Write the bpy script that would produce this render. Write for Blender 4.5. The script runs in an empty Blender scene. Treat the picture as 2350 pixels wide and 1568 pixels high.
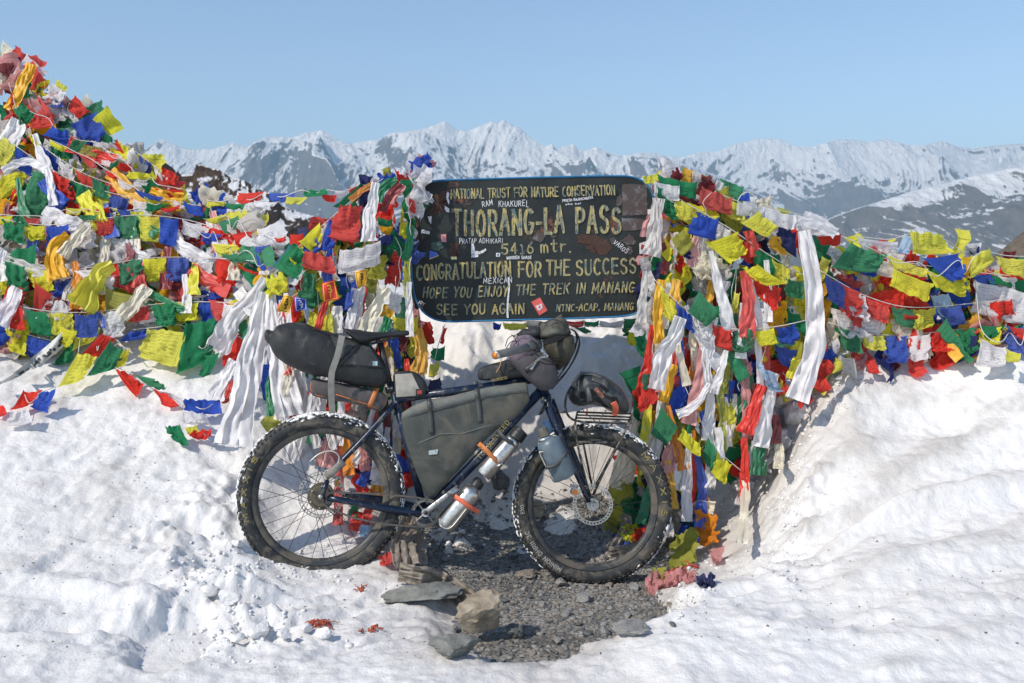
import bpy, math, random
import numpy as np
from math import sin, cos, pi, radians, sqrt
random.seed(7)
rng = np.random.default_rng(11)
sc = bpy.context.scene
COL = sc.collection

# ------------------------------------------------------------------ camera, sky, sun, exposure
F, CX, HY, CAMH = 2285.0, 1175.0, 618.0, 1.35     # focal length and horizon in the photograph's own pixels, eye height
cam_d = bpy.data.cameras.new('camera'); cam = bpy.data.objects.new('camera', cam_d); COL.objects.link(cam)
cam.location = (0, 0, CAMH); cam.rotation_euler = (radians(90), 0, 0)
cam_d.sensor_width = 36; cam_d.lens = 35
cam_d.shift_y = -0.0706
cam_d.clip_start = 0.1; cam_d.clip_end = 90000
cam_d.dof.use_dof = True; cam_d.dof.focus_distance = 4.4; cam_d.dof.aperture_fstop = 7.1
sc.camera = cam
SUN_AZ, SUN_EL = radians(-128), radians(42)        # azimuth from +Y towards +X seen from above; the sun stands left and a little behind the camera
w = bpy.data.worlds.new('World'); sc.world = w; w.use_nodes = True
nt = w.node_tree; bg = nt.nodes['Background']
sky = nt.nodes.new('ShaderNodeTexSky'); sky.sky_type = 'NISHITA'; sky.sun_disc = False
sky.sun_elevation = SUN_EL; sky.altitude = 800; sky.air_density = 1.0; sky.dust_density = 0.3; sky.ozone_density = 1.1
sun_dir = np.array([-cos(SUN_EL)*cos(radians(38)), -cos(SUN_EL)*sin(radians(38)), sin(SUN_EL)])   # towards the sun
sky.sun_rotation = math.atan2(sun_dir[0], sun_dir[1])
nt.links.new(sky.outputs[0], bg.inputs[0]); bg.inputs[1].default_value = 0.138
sd = bpy.data.lights.new('sun', 'SUN'); so = bpy.data.objects.new('sun', sd); COL.objects.link(so)
sd.energy = 3.05; sd.angle = radians(0.53); sd.color = (1.0, 0.915, 0.79)
from mathutils import Vector
so.rotation_euler = Vector(sun_dir).to_track_quat('Z', 'Y').to_euler()
vs = sc.view_settings
vs.view_transform = 'Standard'; vs.look = 'None'; vs.gamma = 1; vs.use_curve_mapping = False; vs.exposure = 0.42

# ------------------------------------------------------------------ helpers
def V(*a): return np.array(a, float)
def nrm(v):
    v = np.asarray(v, float); return v/ (np.linalg.norm(v)+1e-12)
def at(px, py, Y):                                  # a point of the place from where it is seen and how far away it stands
    return V((px-CX)/F*Y, Y, CAMH+(HY-py)/F*Y)
class Plane:
    def __init__(s, p0, n): s.p0 = np.array(p0, float); s.n = nrm(n)
    def at(s, px, py, lift=0.0):
        o = V(0, 0, CAMH); d = V((px-CX)/F, 1, (HY-py)/F)
        t = np.dot(s.p0 + s.n*lift - o, s.n)/np.dot(d, s.n)
        return o + d*t

_perm = np.random.default_rng(3).permutation(4096)
_gr = np.random.default_rng(4).uniform(0, 2*pi, 4096)
def perlin(x, y, seed=0):
    x = np.asarray(x, float); y = np.asarray(y, float)
    xi = np.floor(x).astype(np.int64); yi = np.floor(y).astype(np.int64)
    xf = x-xi; yf = y-yi
    def g(ix, iy, dx, dy):
        h = _perm[(ix + _perm[(iy+seed*57) & 4095]) & 4095]; a = _gr[h]
        return np.cos(a)*dx + np.sin(a)*dy
    u = xf*xf*xf*(xf*(xf*6-15)+10); v = yf*yf*yf*(yf*(yf*6-15)+10)
    a = g(xi, yi, xf, yf); b = g(xi+1, yi, xf-1, yf); c = g(xi, yi+1, xf, yf-1); d = g(xi+1, yi+1, xf-1, yf-1)
    return (a+(b-a)*u) + ((c+(d-c)*u)-(a+(b-a)*u))*v
def fbm(x, y, oct=4, seed=0, gain=.5, lac=2.03):
    r = 0; a = 1; s = 0
    for i in range(oct):
        r = r + a*perlin(x, y, seed+i*13); s += a; a *= gain; x = x*lac+17.3; y = y*lac-9.1
    return r/s*1.6
def ridged(x, y, oct=5, seed=0, gain=.55, lac=2.05):
    r = 0; a = 1; s = 0; w = 1
    for i in range(oct):
        n = 1-np.abs(perlin(x, y, seed+i*13))*2.0; n = np.clip(n, 0, 1)**2
        r = r + a*n*w; s += a; w = np.clip(n*1.6, 0, 1); a *= gain; x = x*lac+5.2; y = y*lac+11.7
    return r/s
def sstep(a, b, x):
    t = np.clip((x-a)/(b-a), 0, 1); return t*t*(3-2*t)

def tag(o, label=None, cat=None, group=None, kind=None):
    if label: o['label'] = label
    if cat: o['category'] = cat
    if group: o['group'] = group
    if kind: o['kind'] = kind
    return o
_wl = {}
def wloc(o):
    return _wl.get(o.name, V(0, 0, 0)) if o is not None else V(0, 0, 0)
def thing(name, label, cat, loc, group=None):
    o = bpy.data.objects.new(name, None); COL.objects.link(o); o.empty_display_size = .05
    o.location = tuple(float(c) for c in loc); _wl[o.name] = np.array(loc, float)
    return tag(o, label, cat, group)
def sub(name, parent, loc=None):                    # an Empty part that holds sub-parts
    o = bpy.data.objects.new(name, None); COL.objects.link(o); o.empty_display_size = .05
    o.parent = parent; l = wloc(parent) if loc is None else np.array(loc, float)
    o.location = tuple(l-wloc(parent)); _wl[o.name] = l
    return o
def link(name, me, parent=None, mat=None, loc=None):
    o = bpy.data.objects.new(name, me); COL.objects.link(o)
    if mat is not None and not me.materials: me.materials.append(mat)
    if parent is not None:
        o.parent = parent
        l = wloc(parent) if loc is None else np.array(loc, float)
        o.location = tuple(l-wloc(parent)); _wl[o.name] = l
    elif loc is not None:
        o.location = tuple(loc); _wl[o.name] = np.array(loc, float)
    return o
class MB:
    def __init__(s): s.v = []; s.f = []; s.mi = []; s.n = 0
    def add(s, vs, fs, mi=0):
        vs = np.asarray(vs, float).reshape(-1, 3)
        s.v.append(vs); s.f += [tuple(i+s.n for i in f) for f in fs]; s.mi += [mi]*len(fs); s.n += len(vs); return s
    def quad(s, a, b, c, d, mi=0): return s.add([a, b, c, d], [(0, 1, 2, 3)], mi)
    def box(s, c, ax, ay, az):                      # centre and three half-axis vectors
        c, ax, ay, az = map(np.asarray, (c, ax, ay, az))
        vs = [c+sx*ax+sy*ay+sz*az for sz in (-1, 1) for sy in (-1, 1) for sx in (-1, 1)]
        return s.add(vs, [(0, 2, 3, 1), (4, 5, 7, 6), (0, 1, 5, 4), (2, 6, 7, 3), (0, 4, 6, 2), (1, 3, 7, 5)])
    def tube(s, path, r, seg=8, cap=True, closed=False, flat=None, up=None):
        P = [np.asarray(p, float) for p in path]; n = len(P)
        R = list(r) if hasattr(r, '__len__') else [r]*n
        vs = []; N = None
        for i in range(n):
            if closed: t = nrm(P[(i+1) % n]-P[i-1])
            else: t = nrm(P[min(i+1, n-1)]-P[max(i-1, 0)])
            if N is None:
                a = np.asarray(up, float) if up is not None else (V(0, 0, 1) if abs(t[2]) < .9 else V(1, 0, 0))
                N = nrm(np.cross(t, np.cross(a, t)))
            else: N = nrm(N-t*np.dot(N, t))
            B = np.cross(t, N)
            for k in range(seg):
                a = 2*pi*k/seg
                fl = flat if flat else 1.0
                vs.append(P[i]+(N*cos(a)+B*sin(a)*fl)*R[i])
        fs = []
        for i in range(n if closed else n-1):
            j = (i+1) % n
            for k in range(seg):
                k2 = (k+1) % seg; fs.append((i*seg+k, i*seg+k2, j*seg+k2, j*seg+k))
        if cap and not closed:
            fs.append(tuple(range(seg-1, -1, -1))); fs.append(tuple((n-1)*seg+k for k in range(seg)))
        return s.add(vs, fs)
    def loft(s, rings, cap=True, closed=False):
        n = len(rings); m = len(rings[0]); vs = [p for r in rings for p in r]; fs = []
        for i in range(n if closed else n-1):
            j = (i+1) % n
            for k in range(m):
                k2 = (k+1) % m; fs.append((i*m+k, i*m+k2, j*m+k2, j*m+k))
        if cap and not closed:
            fs.append(tuple(range(m-1, -1, -1))); fs.append(tuple((n-1)*m+k for k in range(m)))
        return s.add(vs, fs)
    def mesh(s, name, origin=V(0, 0, 0), smooth=True, mats=()):
        me = bpy.data.meshes.new(name)
        v = np.concatenate(s.v)-origin
        me.from_pydata([tuple(p) for p in v.tolist()], [], s.f)
        if smooth: me.polygons.foreach_set('use_smooth', [True]*len(me.polygons))
        for m in mats: me.materials.append(m)
        if len(mats) > 1: me.polygons.foreach_set('material_index', s.mi)
        me.update(); return me
def part(name, mb, mat, parent, smooth=True, kind=None, label=None, sharp=None):
    mats = mat if isinstance(mat, (list, tuple)) else (mat,)
    me = mb.mesh(name, wloc(parent), smooth, mats)
    if sharp is not None and smooth: me.set_sharp_from_angle(angle=radians(sharp))
    o = link(name, me, parent)
    if kind: o['kind'] = kind
    if label: o['label'] = label
    return o
def grid_mesh(name, P, origin=V(0, 0, 0), mat=None, uv=None, smooth=True, attrs=None, extra=None):
    n, m = P.shape[:2]
    me = bpy.data.meshes.new(name)
    v = (P.reshape(-1, 3)-origin).astype(np.float32)
    i = np.arange((n-1)*(m-1)); r = i//(m-1); c = i % (m-1); a = r*m+c
    q = np.stack([a, a+1, a+m+1, a+m], 1).astype(np.int32)
    me.vertices.add(n*m); me.vertices.foreach_set('co', v.ravel())
    me.loops.add(q.size); me.loops.foreach_set('vertex_index', q.ravel())
    me.polygons.add(len(q)); me.polygons.foreach_set('loop_start', np.arange(0, q.size, 4, dtype=np.int32))
    try: me.polygons.foreach_set('loop_total', np.full(len(q), 4, dtype=np.int32))
    except Exception: pass
    if smooth: me.polygons.foreach_set('use_smooth', np.ones(len(q), dtype=bool))
    if uv is not None:
        l = me.uv_layers.new(name='UVMap'); l.data.foreach_set('uv', uv.reshape(-1, 2)[q.ravel()].astype(np.float32).ravel())
    if attrs:
        for k, arr in attrs.items():
            at_ = me.attributes.new(k, 'FLOAT', 'POINT'); at_.data.foreach_set('value', arr.ravel().astype(np.float32))
    if mat is not None: me.materials.append(mat)
    me.update(calc_edges=True); me.validate()
    return me

# ------------------------------------------------------------------ materials
class NT:
    def __init__(s, name):
        s.m = bpy.data.materials.new(name); s.m.use_nodes = True; s.t = s.m.node_tree; s.t.nodes.clear()
        s.out = s.t.nodes.new('ShaderNodeOutputMaterial')
    def n(s, ty, **kw):
        x = s.t.nodes.new(ty)
        for k, v in kw.items(): setattr(x, k, v)
        return x
    def l(s, a, b): s.t.links.new(a, b)
    def set(s, node, **kw):
        for k, v in kw.items(): node.inputs[k.replace('_', ' ')].default_value = v
        return node
    def noise(s, scale, detail=4, rough=.55, vec=None, dist=0.0):
        x = s.n('ShaderNodeTexNoise'); x.inputs['Scale'].default_value = scale; x.inputs['Detail'].default_value = detail
        x.inputs['Roughness'].default_value = rough; x.inputs['Distortion'].default_value = dist
        if vec is not None: s.l(vec, x.inputs['Vector'])
        return x.outputs['Fac']
    def ramp(s, fac, a, b, ca=0.0, cb=1.0):
        x = s.n('ShaderNodeMapRange'); x.inputs['From Min'].default_value = a; x.inputs['From Max'].default_value = b
        x.inputs['To Min'].default_value = ca; x.inputs['To Max'].default_value = cb; s.l(fac, x.inputs['Value']); return x.outputs[0]
    def mix(s, fac, a, b):
        x = s.n('ShaderNodeMix'); x.data_type = 'RGBA'
        if isinstance(fac, float): x.inputs[0].default_value = fac
        else: s.l(fac, x.inputs[0])
        for v, i in ((a, 6), (b, 7)):
            if isinstance(v, tuple): x.inputs[i].default_value = (*v[:3], 1)
            else: s.l(v, x.inputs[i])
        return x.outputs[2]
    def math(s, op, a, b=None):
        x = s.n('ShaderNodeMath'); x.operation = op
        for v, i in ((a, 0), (b, 1)):
            if v is None: continue
            if isinstance(v, (int, float)): x.inputs[i].default_value = v
            else: s.l(v, x.inputs[i])
        return x.outputs[0]
    def bump(s, h, strength=.3, dist=.01, normal=None):
        x = s.n('ShaderNodeBump'); x.inputs['Strength'].default_value = strength; x.inputs['Distance'].default_value = dist
        s.l(h, x.inputs['Height'])
        if normal is not None: s.l(normal, x.inputs['Normal'])
        return x.outputs[0]
    def obj(s): return s.n('ShaderNodeTexCoord').outputs['Object']
    def pri(s, col, rough=.6, metal=0.0, bump=None, spec=.5, sheen=0.0):
        p = s.n('ShaderNodeBsdfPrincipled')
        for v, k in ((col, 'Base Color'), (rough, 'Roughness'), (metal, 'Metallic')):
            if isinstance(v, tuple): p.inputs[k].default_value = (*v[:3], 1)
            elif isinstance(v, (int, float)): p.inputs[k].default_value = v
            else: s.l(v, p.inputs[k])
        p.inputs['Specular IOR Level'].default_value = spec
        p.inputs['Sheen Weight'].default_value = sheen
        if bump is not None: s.l(bump, p.inputs['Normal'])
        return p
    def done(s, sh): s.l(sh if not hasattr(sh, 'outputs') else sh.outputs[0], s.out.inputs['Surface']); return s.m

def surf(name, col, rough=.6, metal=0.0, dust=0.0, dustcol=(.33, .28, .22), dscale=9, bs=60, bst=.15, bd=.003, var=.25, spec=.5):
    """general surface: colour with slight variation, dust / mud patches and fine relief"""
    t = NT(name); o = t.obj()
    c = t.mix(t.ramp(t.noise(dscale*2.3, 5, .6, o), .3, .7), tuple(x*(1-var) for x in col), tuple(min(1, x*(1+var)) for x in col))
    r = rough
    if dust > 0:
        n1 = t.noise(dscale, 6, .65, o, .6)
        lo = .72-dust*.5
        f = t.ramp(n1, lo, lo+.14)
        c = t.mix(t.math('MULTIPLY', f, .85), c, dustcol)
        r = t.ramp(f, 0, 1, rough, .9)
    b = t.bump(t.noise(bs, 4, .6, o), bst, bd)
    return t.done(t.pri(c, r, metal, b, spec))
# ------------------------------------------------------------------ the land: snow, gravel hollow, slopes, far ranges
def m_snow():
    t = NT('snow'); o = t.obj()
    big = t.noise(.9, 4, .55, o, .3); fine = t.noise(26, 6, .62, o); grain = t.noise(230, 3, .6, o)
    at_ = t.n('ShaderNodeAttribute', attribute_name='dirt').outputs['Fac']
    d = t.ramp(t.math('ADD', t.math('MULTIPLY', at_, .60), t.math('MULTIPLY', fine, .55)), .34, .80, 0, .9)
    c = t.mix(d, (.755, .745, .735), (.44, .415, .39))
    c = t.mix(t.ramp(big, .40, .72, 0, .55), c, (.63, .61, .59))
    specks = t.ramp(t.noise(95, 2, .5, o), .735, .765)
    c = t.mix(t.math('MULTIPLY', specks, t.math('ADD', t.math('MULTIPLY', at_, .55), .10)), c, (.12, .11, .10))
    b = t.bump(grain, .32, .006, t.bump(fine, .5, .02))
    p = t.pri(c, .62, 0, b, .35)
    p.inputs['Subsurface Weight'].default_value = .0
    return t.done(p)
def m_gravel():
    t = NT('gravel'); o = t.obj()
    v = t.n('ShaderNodeTexVoronoi'); v.inputs['Scale'].default_value = 85; t.l(o, v.inputs['Vector'])
    v2 = t.n('ShaderNodeTexVoronoi'); v2.inputs['Scale'].default_value = 30; t.l(o, v2.inputs['Vector'])
    sep = t.n('ShaderNodeSeparateColor'); t.l(v.outputs['Color'], sep.inputs[0])
    c = t.mix(sep.outputs[0], (.13, .126, .118), (.42, .40, .37))
    c = t.mix(t.ramp(t.noise(3, 4, .6, o), .4, .65), c, (.19, .18, .16))
    wet = t.ramp(t.noise(2.2, 3, .5, o), .52, .66, 0, .75)
    c = t.mix(wet, c, (.085, .08, .074))
    h = t.math('ADD', t.math('MULTIPLY', v.outputs['Distance'], -.5), t.math('MULTIPLY', v2.outputs['Distance'], -.8))
    return t.done(t.pri(c, t.ramp(wet, 0, .75, .9, .5), 0, t.bump(h, .9, .02), .4))
def m_stone(name, a, b, sc_=14):
    t = NT(name); o = t.obj()
    c = t.mix(t.ramp(t.noise(sc_, 6, .65, o, 1.0), .35, .65), a, b)
    c = t.mix(t.ramp(t.noise(sc_*5, 3, .6, o), .62, .72, 0, .6), c, tuple(x*.45 for x in a))
    return t.done(t.pri(c, .85, 0, t.bump(t.noise(sc_*3.5, 8, .7, o), .7, .012), .3))
M_SNOW = m_snow(); M_GRAVEL = m_gravel()

# heights known from where ground points are seen in the photograph and how far they stand
GP = [  # px, py, Y
 (0,1568,3.2),(0,1300,3.9),(0,1100,4.4),(0,950,4.85),(0,820,5.3),(300,1568,3.25),(300,1300,4.0),(300,1100,4.5),(300,950,4.95),(300,860,5.2),
 (540,1568,3.25),(540,1350,3.95),(540,1200,4.35),(540,1050,4.75),(600,990,4.95),(737,1331,4.21),(650,1280,4.32),(660,1190,4.55),(700,1130,4.75),(790,1200,4.55),(760,1040,5.0),
 (800,1420,3.9),(800,1568,3.22),(900,1330,4.15),(900,1240,4.5),(930,1130,4.95),(930,1000,5.2),
 (1000,1568,3.2),(1100,1568,3.2),(1250,1560,3.22),
 (1450,1510,3.3),(1600,1430,3.62),(1700,1568,3.2),(1750,1400,3.75),
 (1700,1280,4.45),(1640,1240,4.7),(1720,1200,4.8),(1700,1110,5.0),(1765,1120,4.95),(1600,1330,4.3),
 (1860,1330,4.02),(1850,1200,4.28),(1840,1080,4.5),(1870,990,4.72),(1830,940,4.95),(1900,900,4.9),(2000,860,4.95),(2110,826,5.0),(2220,832,4.95),(2350,836,4.9),
 (2350,1000,4.5),(2350,1200,4.05),(2350,1400,3.6),(2350,1568,3.2),(2100,1000,4.6),(2100,1200,4.1),(2100,1400,3.6),(2000,1300,3.9),(1950,1150,4.28),(1950,1480,3.42),
 (1200,1130,5.02),(1250,1050,5.10),(1450,1050,5.08),(1100,1060,5.08),(1020,960,5.22),(1250,900,5.30),(1450,900,5.28),(1050,820,5.45),(1250,790,5.50),(1450,790,5.46),(1250,735,5.85),(1050,738,5.85),(1450,738,5.85),
 (50,700,5.65),(50,500,6.1),(50,360,6.5),(30,260,6.8),(150,370,6.7),(250,450,6.5),(250,560,6.15),(250,700,5.75),(400,470,6.5),(420,600,6.15),(430,740,5.65),(560,560,6.3),(580,680,5.9),(560,820,5.35),
 (700,720,6.0),(700,900,5.4),(850,760,5.8),(850,920,5.35),(1600,760,5.8),(1600,950,5.35),(1600,1100,5.12),(1760,800,5.8),(1760,940,5.3),(2000,760,5.8),(2200,760,5.8),(2350,770,5.8)]
GW = [(at(*g)[0], g[2], at(*g)[2]) for g in GP]
GW += [(x, 2.2, -.06) for x in (-3, -1.5, 0, 1.5, 3)] + [(x, 0, -.15) for x in (-8, -3, 0, 3, 8)] + [(x, -8, -.3) for x in (-9, 0, 9)]
GW += [(-4.5, 4.5, .7), (-4.5, 6.5, 2.2), (-3.6, 7.6, 1.5), (-2.2, 7.6, 1.1), (-9, 4, .8), (-9, 8, 1.8), (4.2, 4.2, .6), (4.2, 5.2, .9), (9, 4, .8),
       (-1.2, 7.6, 1.1), (0, 7.6, 1.0), (1.2, 7.6, .95), (2.6, 7.6, .9), (4.2, 7.6, .8), (9, 9, .5), (-1.2, 9, .7), (0, 9, .6), (2.5, 9, .5), (-5, 9, .9), (-9, 11, .5), (0, 11, -.2), (5, 11, -.3)]
GW = np.array(GW)
_d = np.hypot(GW[:, None, 0]-GW[None, :, 0], GW[:, None, 1]-GW[None, :, 1])
_phi = lambda r: np.sqrt(r*r+.04)
_n = len(GW); _A = np.zeros((_n+3, _n+3)); _A[:_n, :_n] = _phi(_d)+np.eye(_n)*.0; _A[:_n, _n] = 1; _A[:_n, _n+1:] = GW[:, :2]; _A[_n:, :_n] = _A[:_n, _n:].T
_A[:_n, :_n] += -np.eye(_n)*.02
_w = np.linalg.solve(_A, np.concatenate([GW[:, 2], np.zeros(3)]))
def rbf(X, Y):
    Z = _w[_n]+_w[_n+1]*X+_w[_n+2]*Y
    for i in range(_n): Z = Z+_w[i]*_phi(np.hypot(X-GW[i, 0], Y-GW[i, 1]))
    return Z

def axis(*segs):
    out = []
    for a, b, st in segs: out += list(np.arange(a, b-1e-9, st))
    out.append(segs[-1][1]); return np.array(out)
gx = axis((-26, -9, 1.2), (-9, -3.6, .3), (-3.6, 3.6, .0125), (3.6, 9, .3), (9, 26, 1.2))
gy = axis((-16, 0, 1.0), (0, 2.9, .15), (2.9, 5.6, .0115), (5.6, 7.6, .03), (7.6, 13, .2))
GXX, GYY = np.meshgrid(gx, gy)
def base_height(X, Y):
    Z = rbf(X, Y)
    fade = sstep(10, 22, np.abs(X))*.999
    return Z*(1-fade)+(.2)*fade
BASE = base_height(GXX, GYY)
def interp(A, X, Y):
    X = np.clip(X, gx[0], gx[-1]-1e-6); Y = np.clip(Y, gy[0], gy[-1]-1e-6)
    i = np.clip(np.searchsorted(gx, X, side='right')-1, 0, len(gx)-2); j = np.clip(np.searchsorted(gy, Y, side='right')-1, 0, len(gy)-2)
    u = (X-gx[i])/(gx[i+1]-gx[i]); v = (Y-gy[j])/(gy[j+1]-gy[j])
    return (A[j, i]*(1-u)+A[j, i+1]*u)*(1-v)+(A[j+1, i]*(1-u)+A[j+1, i+1]*u)*v
_ys = np.arange(2.95, 8.5, .015)
def hit(px, py, A=None):                            # ground point seen at (px, py)
    A = BASE if A is None else A
    X = (px-CX)/F*_ys; Zr = CAMH+(HY-py)/F*_ys
    G = interp(A, X, _ys); k = np.argmax(Zr < G)
    if not (Zr < G).any(): return None
    return V(X[k], _ys[k], G[k])
def hitXY(pts, A=None): return np.array([hit(*p, A=A)[:2] for p in pts])
def poly_sd(X, Y, P):                               # signed distance to a polygon, positive inside
    P = np.asarray(P); inside = np.zeros(X.shape, bool); d = np.full(X.shape, 1e9)
    for i in range(len(P)):
        a = P[i]; b = P[(i+1) % len(P)]
        e = b-a; t = np.clip(((X-a[0])*e[0]+(Y-a[1])*e[1])/(e@e+1e-12), 0, 1)
        d = np.minimum(d, np.hypot(X-a[0]-t*e[0], Y-a[1]-t*e[1]))
        c = ((a[1] > Y) != (b[1] > Y)); xx = (b[0]-a[0])*(Y-a[1])/(b[1]-a[1]+1e-12)+a[0]
        inside ^= c & (X < xx)
    return np.where(inside, d, -d)
# the bare hollow under and before the bicycle
PIT = hitXY([(940,1190),(935,1250),(950,1320),(1010,1345),(1065,1385),(1050,1440),(1065,1490),(1106,1512),(1180,1524),(1250,1526),(1300,1512),(1342,1479),(1406,1472),(1470,1472),(1530,1462),(1578,1453),(1588,1419),
  (1530,1400),(1502,1355),(1500,1320),(1560,1300),(1590,1270),(1540,1220),(1500,1180),(1450,1150),(1330,1135),(1180,1140),(1090,1135),(1030,1170)])
sd_pit = poly_sd(GXX, GYY, PIT)
n_lo = fbm(GXX*1.3, GYY*1.3, 4, 21); n_md = fbm(GXX*6, GYY*6, 4, 31); n_hi = fbm(GXX*22, GYY*22, 4, 41); n_vh = fbm(GXX*75, GYY*75, 2, 51)
near = sstep(1.5, 3, GYY)*(1-sstep(6.5, 7.6, GYY))
gravel_z = BASE+.010*n_md*near+.004*n_hi*near-.02
# snow thickness over the gravel: none in the hollow, a lip round it (thick and clean on the near right side)
edge = -sd_pit+.035*n_md+.018*n_hi
lipR = sstep(.25, .6, GXX)*(1-sstep(3.75, 4.0, GYY))      # near right lip
lipL = 1-lipR
th = np.where(edge < 0, -.05, 0)+lipL*(.055*sstep(0, .16, edge))+lipR*(.10*sstep(0, .035, edge))+(-.05)*(edge < 0)*0
def spot(px, py, rx, ry, h, sh=2.0, rot=0):
    c = hit(px, py); dx = GXX-c[0]; dy = GYY-c[1]
    u = (dx*cos(rot)+dy*sin(rot))/rx; v = (-dx*sin(rot)+dy*cos(rot))/ry
    return h*np.exp(-(u*u+v*v)**(sh/2))
lump = np.zeros_like(BASE)
# footprints and broken crust at the left
chunk = np.clip(spot(480,1450,.30,.22,1,3)+spot(430,1290,.26,.16,1,3)+spot(520,1240,.16,.2,1,3)+spot(640,1500,.22,.1,.7)+spot(330,1500,.2,.2,.5)+spot(580,1400,.3,.1,.6)+spot(480,1180,.15,.2,.8), 0, 1)
wallm = np.clip(sum(spot(a, b, .13, .16, 1, 3) for a, b in ((1800,1300),(1800,1200),(1810,1100),(1830,1010),(1870,940),(1940,890),(1850,1180),(1900,950),(1720,1180),(1700,1080),(1780,1380))), 0, 1)
back = sstep(5.05, 5.3, GYY)*sstep(-.6, -.3, GXX)*(1-sstep(.9, 1.1, GXX))
def bill(x, y, s, oct=3): 
    r = 0; a = 1
    for i in range(oct): r = r+a*np.abs(perlin(x, y, s+i*7)); x = x*2.1+3; y = y*2.1+1; a *= .5
    return r
blob1 = .5-bill(GXX*7, GYY*7, 61); blob2 = .5-bill(GXX*17, GYY*17, 71)
lump += chunk*(.085*blob1+.035*blob2)+wallm*(.055*blob1+.035*blob2)
lump += spot(300,1420,.40,.055,.05,2,-.25)-spot(395,1500,.13,.20,.13,4,.1)-spot(500,1475,.22,.10,.09,3)-spot(215,1480,.16,.035,.05,2,.15)
lump += -spot(500,1330,.12,.07,.08,3)-spot(440,1245,.1,.06,.06,3)-spot(360,1290,.09,.05,.04,3)+spot(540,1390,.14,.07,.05,2)-spot(600,1420,.16,.04,.05,2,.4)
lump += -spot(530,1105,.09,.035,.05,3)-spot(640,1180,.12,.08,.04,2)+spot(600,1130,.12,.1,.04,2)
# wind lips of the near right bank
rb = sstep(.55, 1.0, GXX)*(1-sstep(5.6, 6.2, GYY))
strk = fbm(GXX*1.6+GYY*2.2, (GYY-GXX*.35)*6, 4, 81)
lump += rb*(.034*strk+.05*fbm(GXX*1.1, GYY*2.3, 3, 85))
lump += spot(1940,1290,.42,.05,.045,2,.38)+spot(2150,1190,.5,.04,.04,2,.2)-spot(1990,1215,.25,.05,.05,2,.45)
lump += back*(.20*fbm(GXX*2.6, GYY*2.2, 4, 91)+.12*(.5-bill(GXX*4.2, GYY*5, 95)))
# boot prints trodden into the crust
_fp = np.random.default_rng(17)
for (a, b_) in ((120,1330),(230,1260),(180,1180),(330,1230),(90,1480),(250,1370),(700,1400),(790,1450),(860,1400),(640,1390),(900,1500),(760,1530),(420,1120),(300,1080),(560,1160),(960,1440),(690,1470),(150,1080),(1600,1370),(1680,1420),(1640,1310),(2000,1500),(1800,1480)):
    rt = _fp.uniform(.2, 1.4); lump += -spot(a, b_, .105, .042, .030, 4, rt)+spot(a-4, b_+3, .13, .062, .012, 4, rt)
smoothm = 1-.70*rb*(1-wallm)-.2*back
snow_z = gravel_z+.02+th+near*(.016*n_lo+smoothm*(.0095*n_md+.0055*n_hi+.0020*n_vh)*(1+1.2*chunk+1.4*wallm))+lump*sstep(-.02, .12, edge)
snow_z = np.where(edge < 0, gravel_z-.04, np.maximum(snow_z, gravel_z+.012*sstep(0, .05, edge)))
snow_z += rb*(.012*np.maximum(n_hi, 0))*.5
# a few small snow patches that lie in the hollow
for (a, b, r, h) in ((1060,1240,.05,.05),(1010,1225,.06,.05),(1140,1190,.07,.05),(1210,1165,.10,.06),(1100,1180,.05,.05),(1030,1260,.03,.04),(1290,1190,.10,.06),(1160,1160,.12,.07),(1200,1260,.03,.035)):
    c = hit(a, b); rr = np.hypot((GXX-c[0])/r, (GYY-c[1])/(r*.8)); snow_z = np.maximum(snow_z, gravel_z+(h*(1-rr*rr)+.03*n_hi-.012)*(rr < 1.6)-.05*(rr >= 1.6))
edge_dirt = np.clip(np.exp(-np.abs(edge)/.10)*(lipL)*.8+.55*np.exp(-((edge-.1)/.25)**2)*lipL+.6*rb*sstep(-.1, .6, strk+.3*n_md)+.45*sstep(-.1, .5, n_lo+.4*n_md)*sstep(3.4, 4.4, GYY)+.25*sstep(.0, .5, n_md)*(GXX < 0)+.7*np.exp(-((GXX-1.35)**2+(GYY-4.75)**2)/.1), 0, 1)
grass_P = np.stack([GXX, GYY, gravel_z], -1)
jj = np.where((gy > 1.5) & (gy < 6.6))[0]; ii = np.where((gx > -1.6) & (gx < 2.4))[0]
Pg = grass_P[jj[0]:jj[-1]+1:2, ii[0]:ii[-1]+1:2]
tag(link('gravel_ground', grid_mesh('gravel_ground', Pg, mat=M_GRAVEL)), kind='structure')
# sink the rim of the snow sheet so that it passes under the slopes beyond
Ps = np.stack([GXX, GYY, snow_z], -1)
tag(link('snow', grid_mesh('snow', Ps, mat=M_SNOW, attrs={'dirt': edge_dirt})), kind='structure')
TOP = np.maximum(snow_z, gravel_z)

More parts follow.
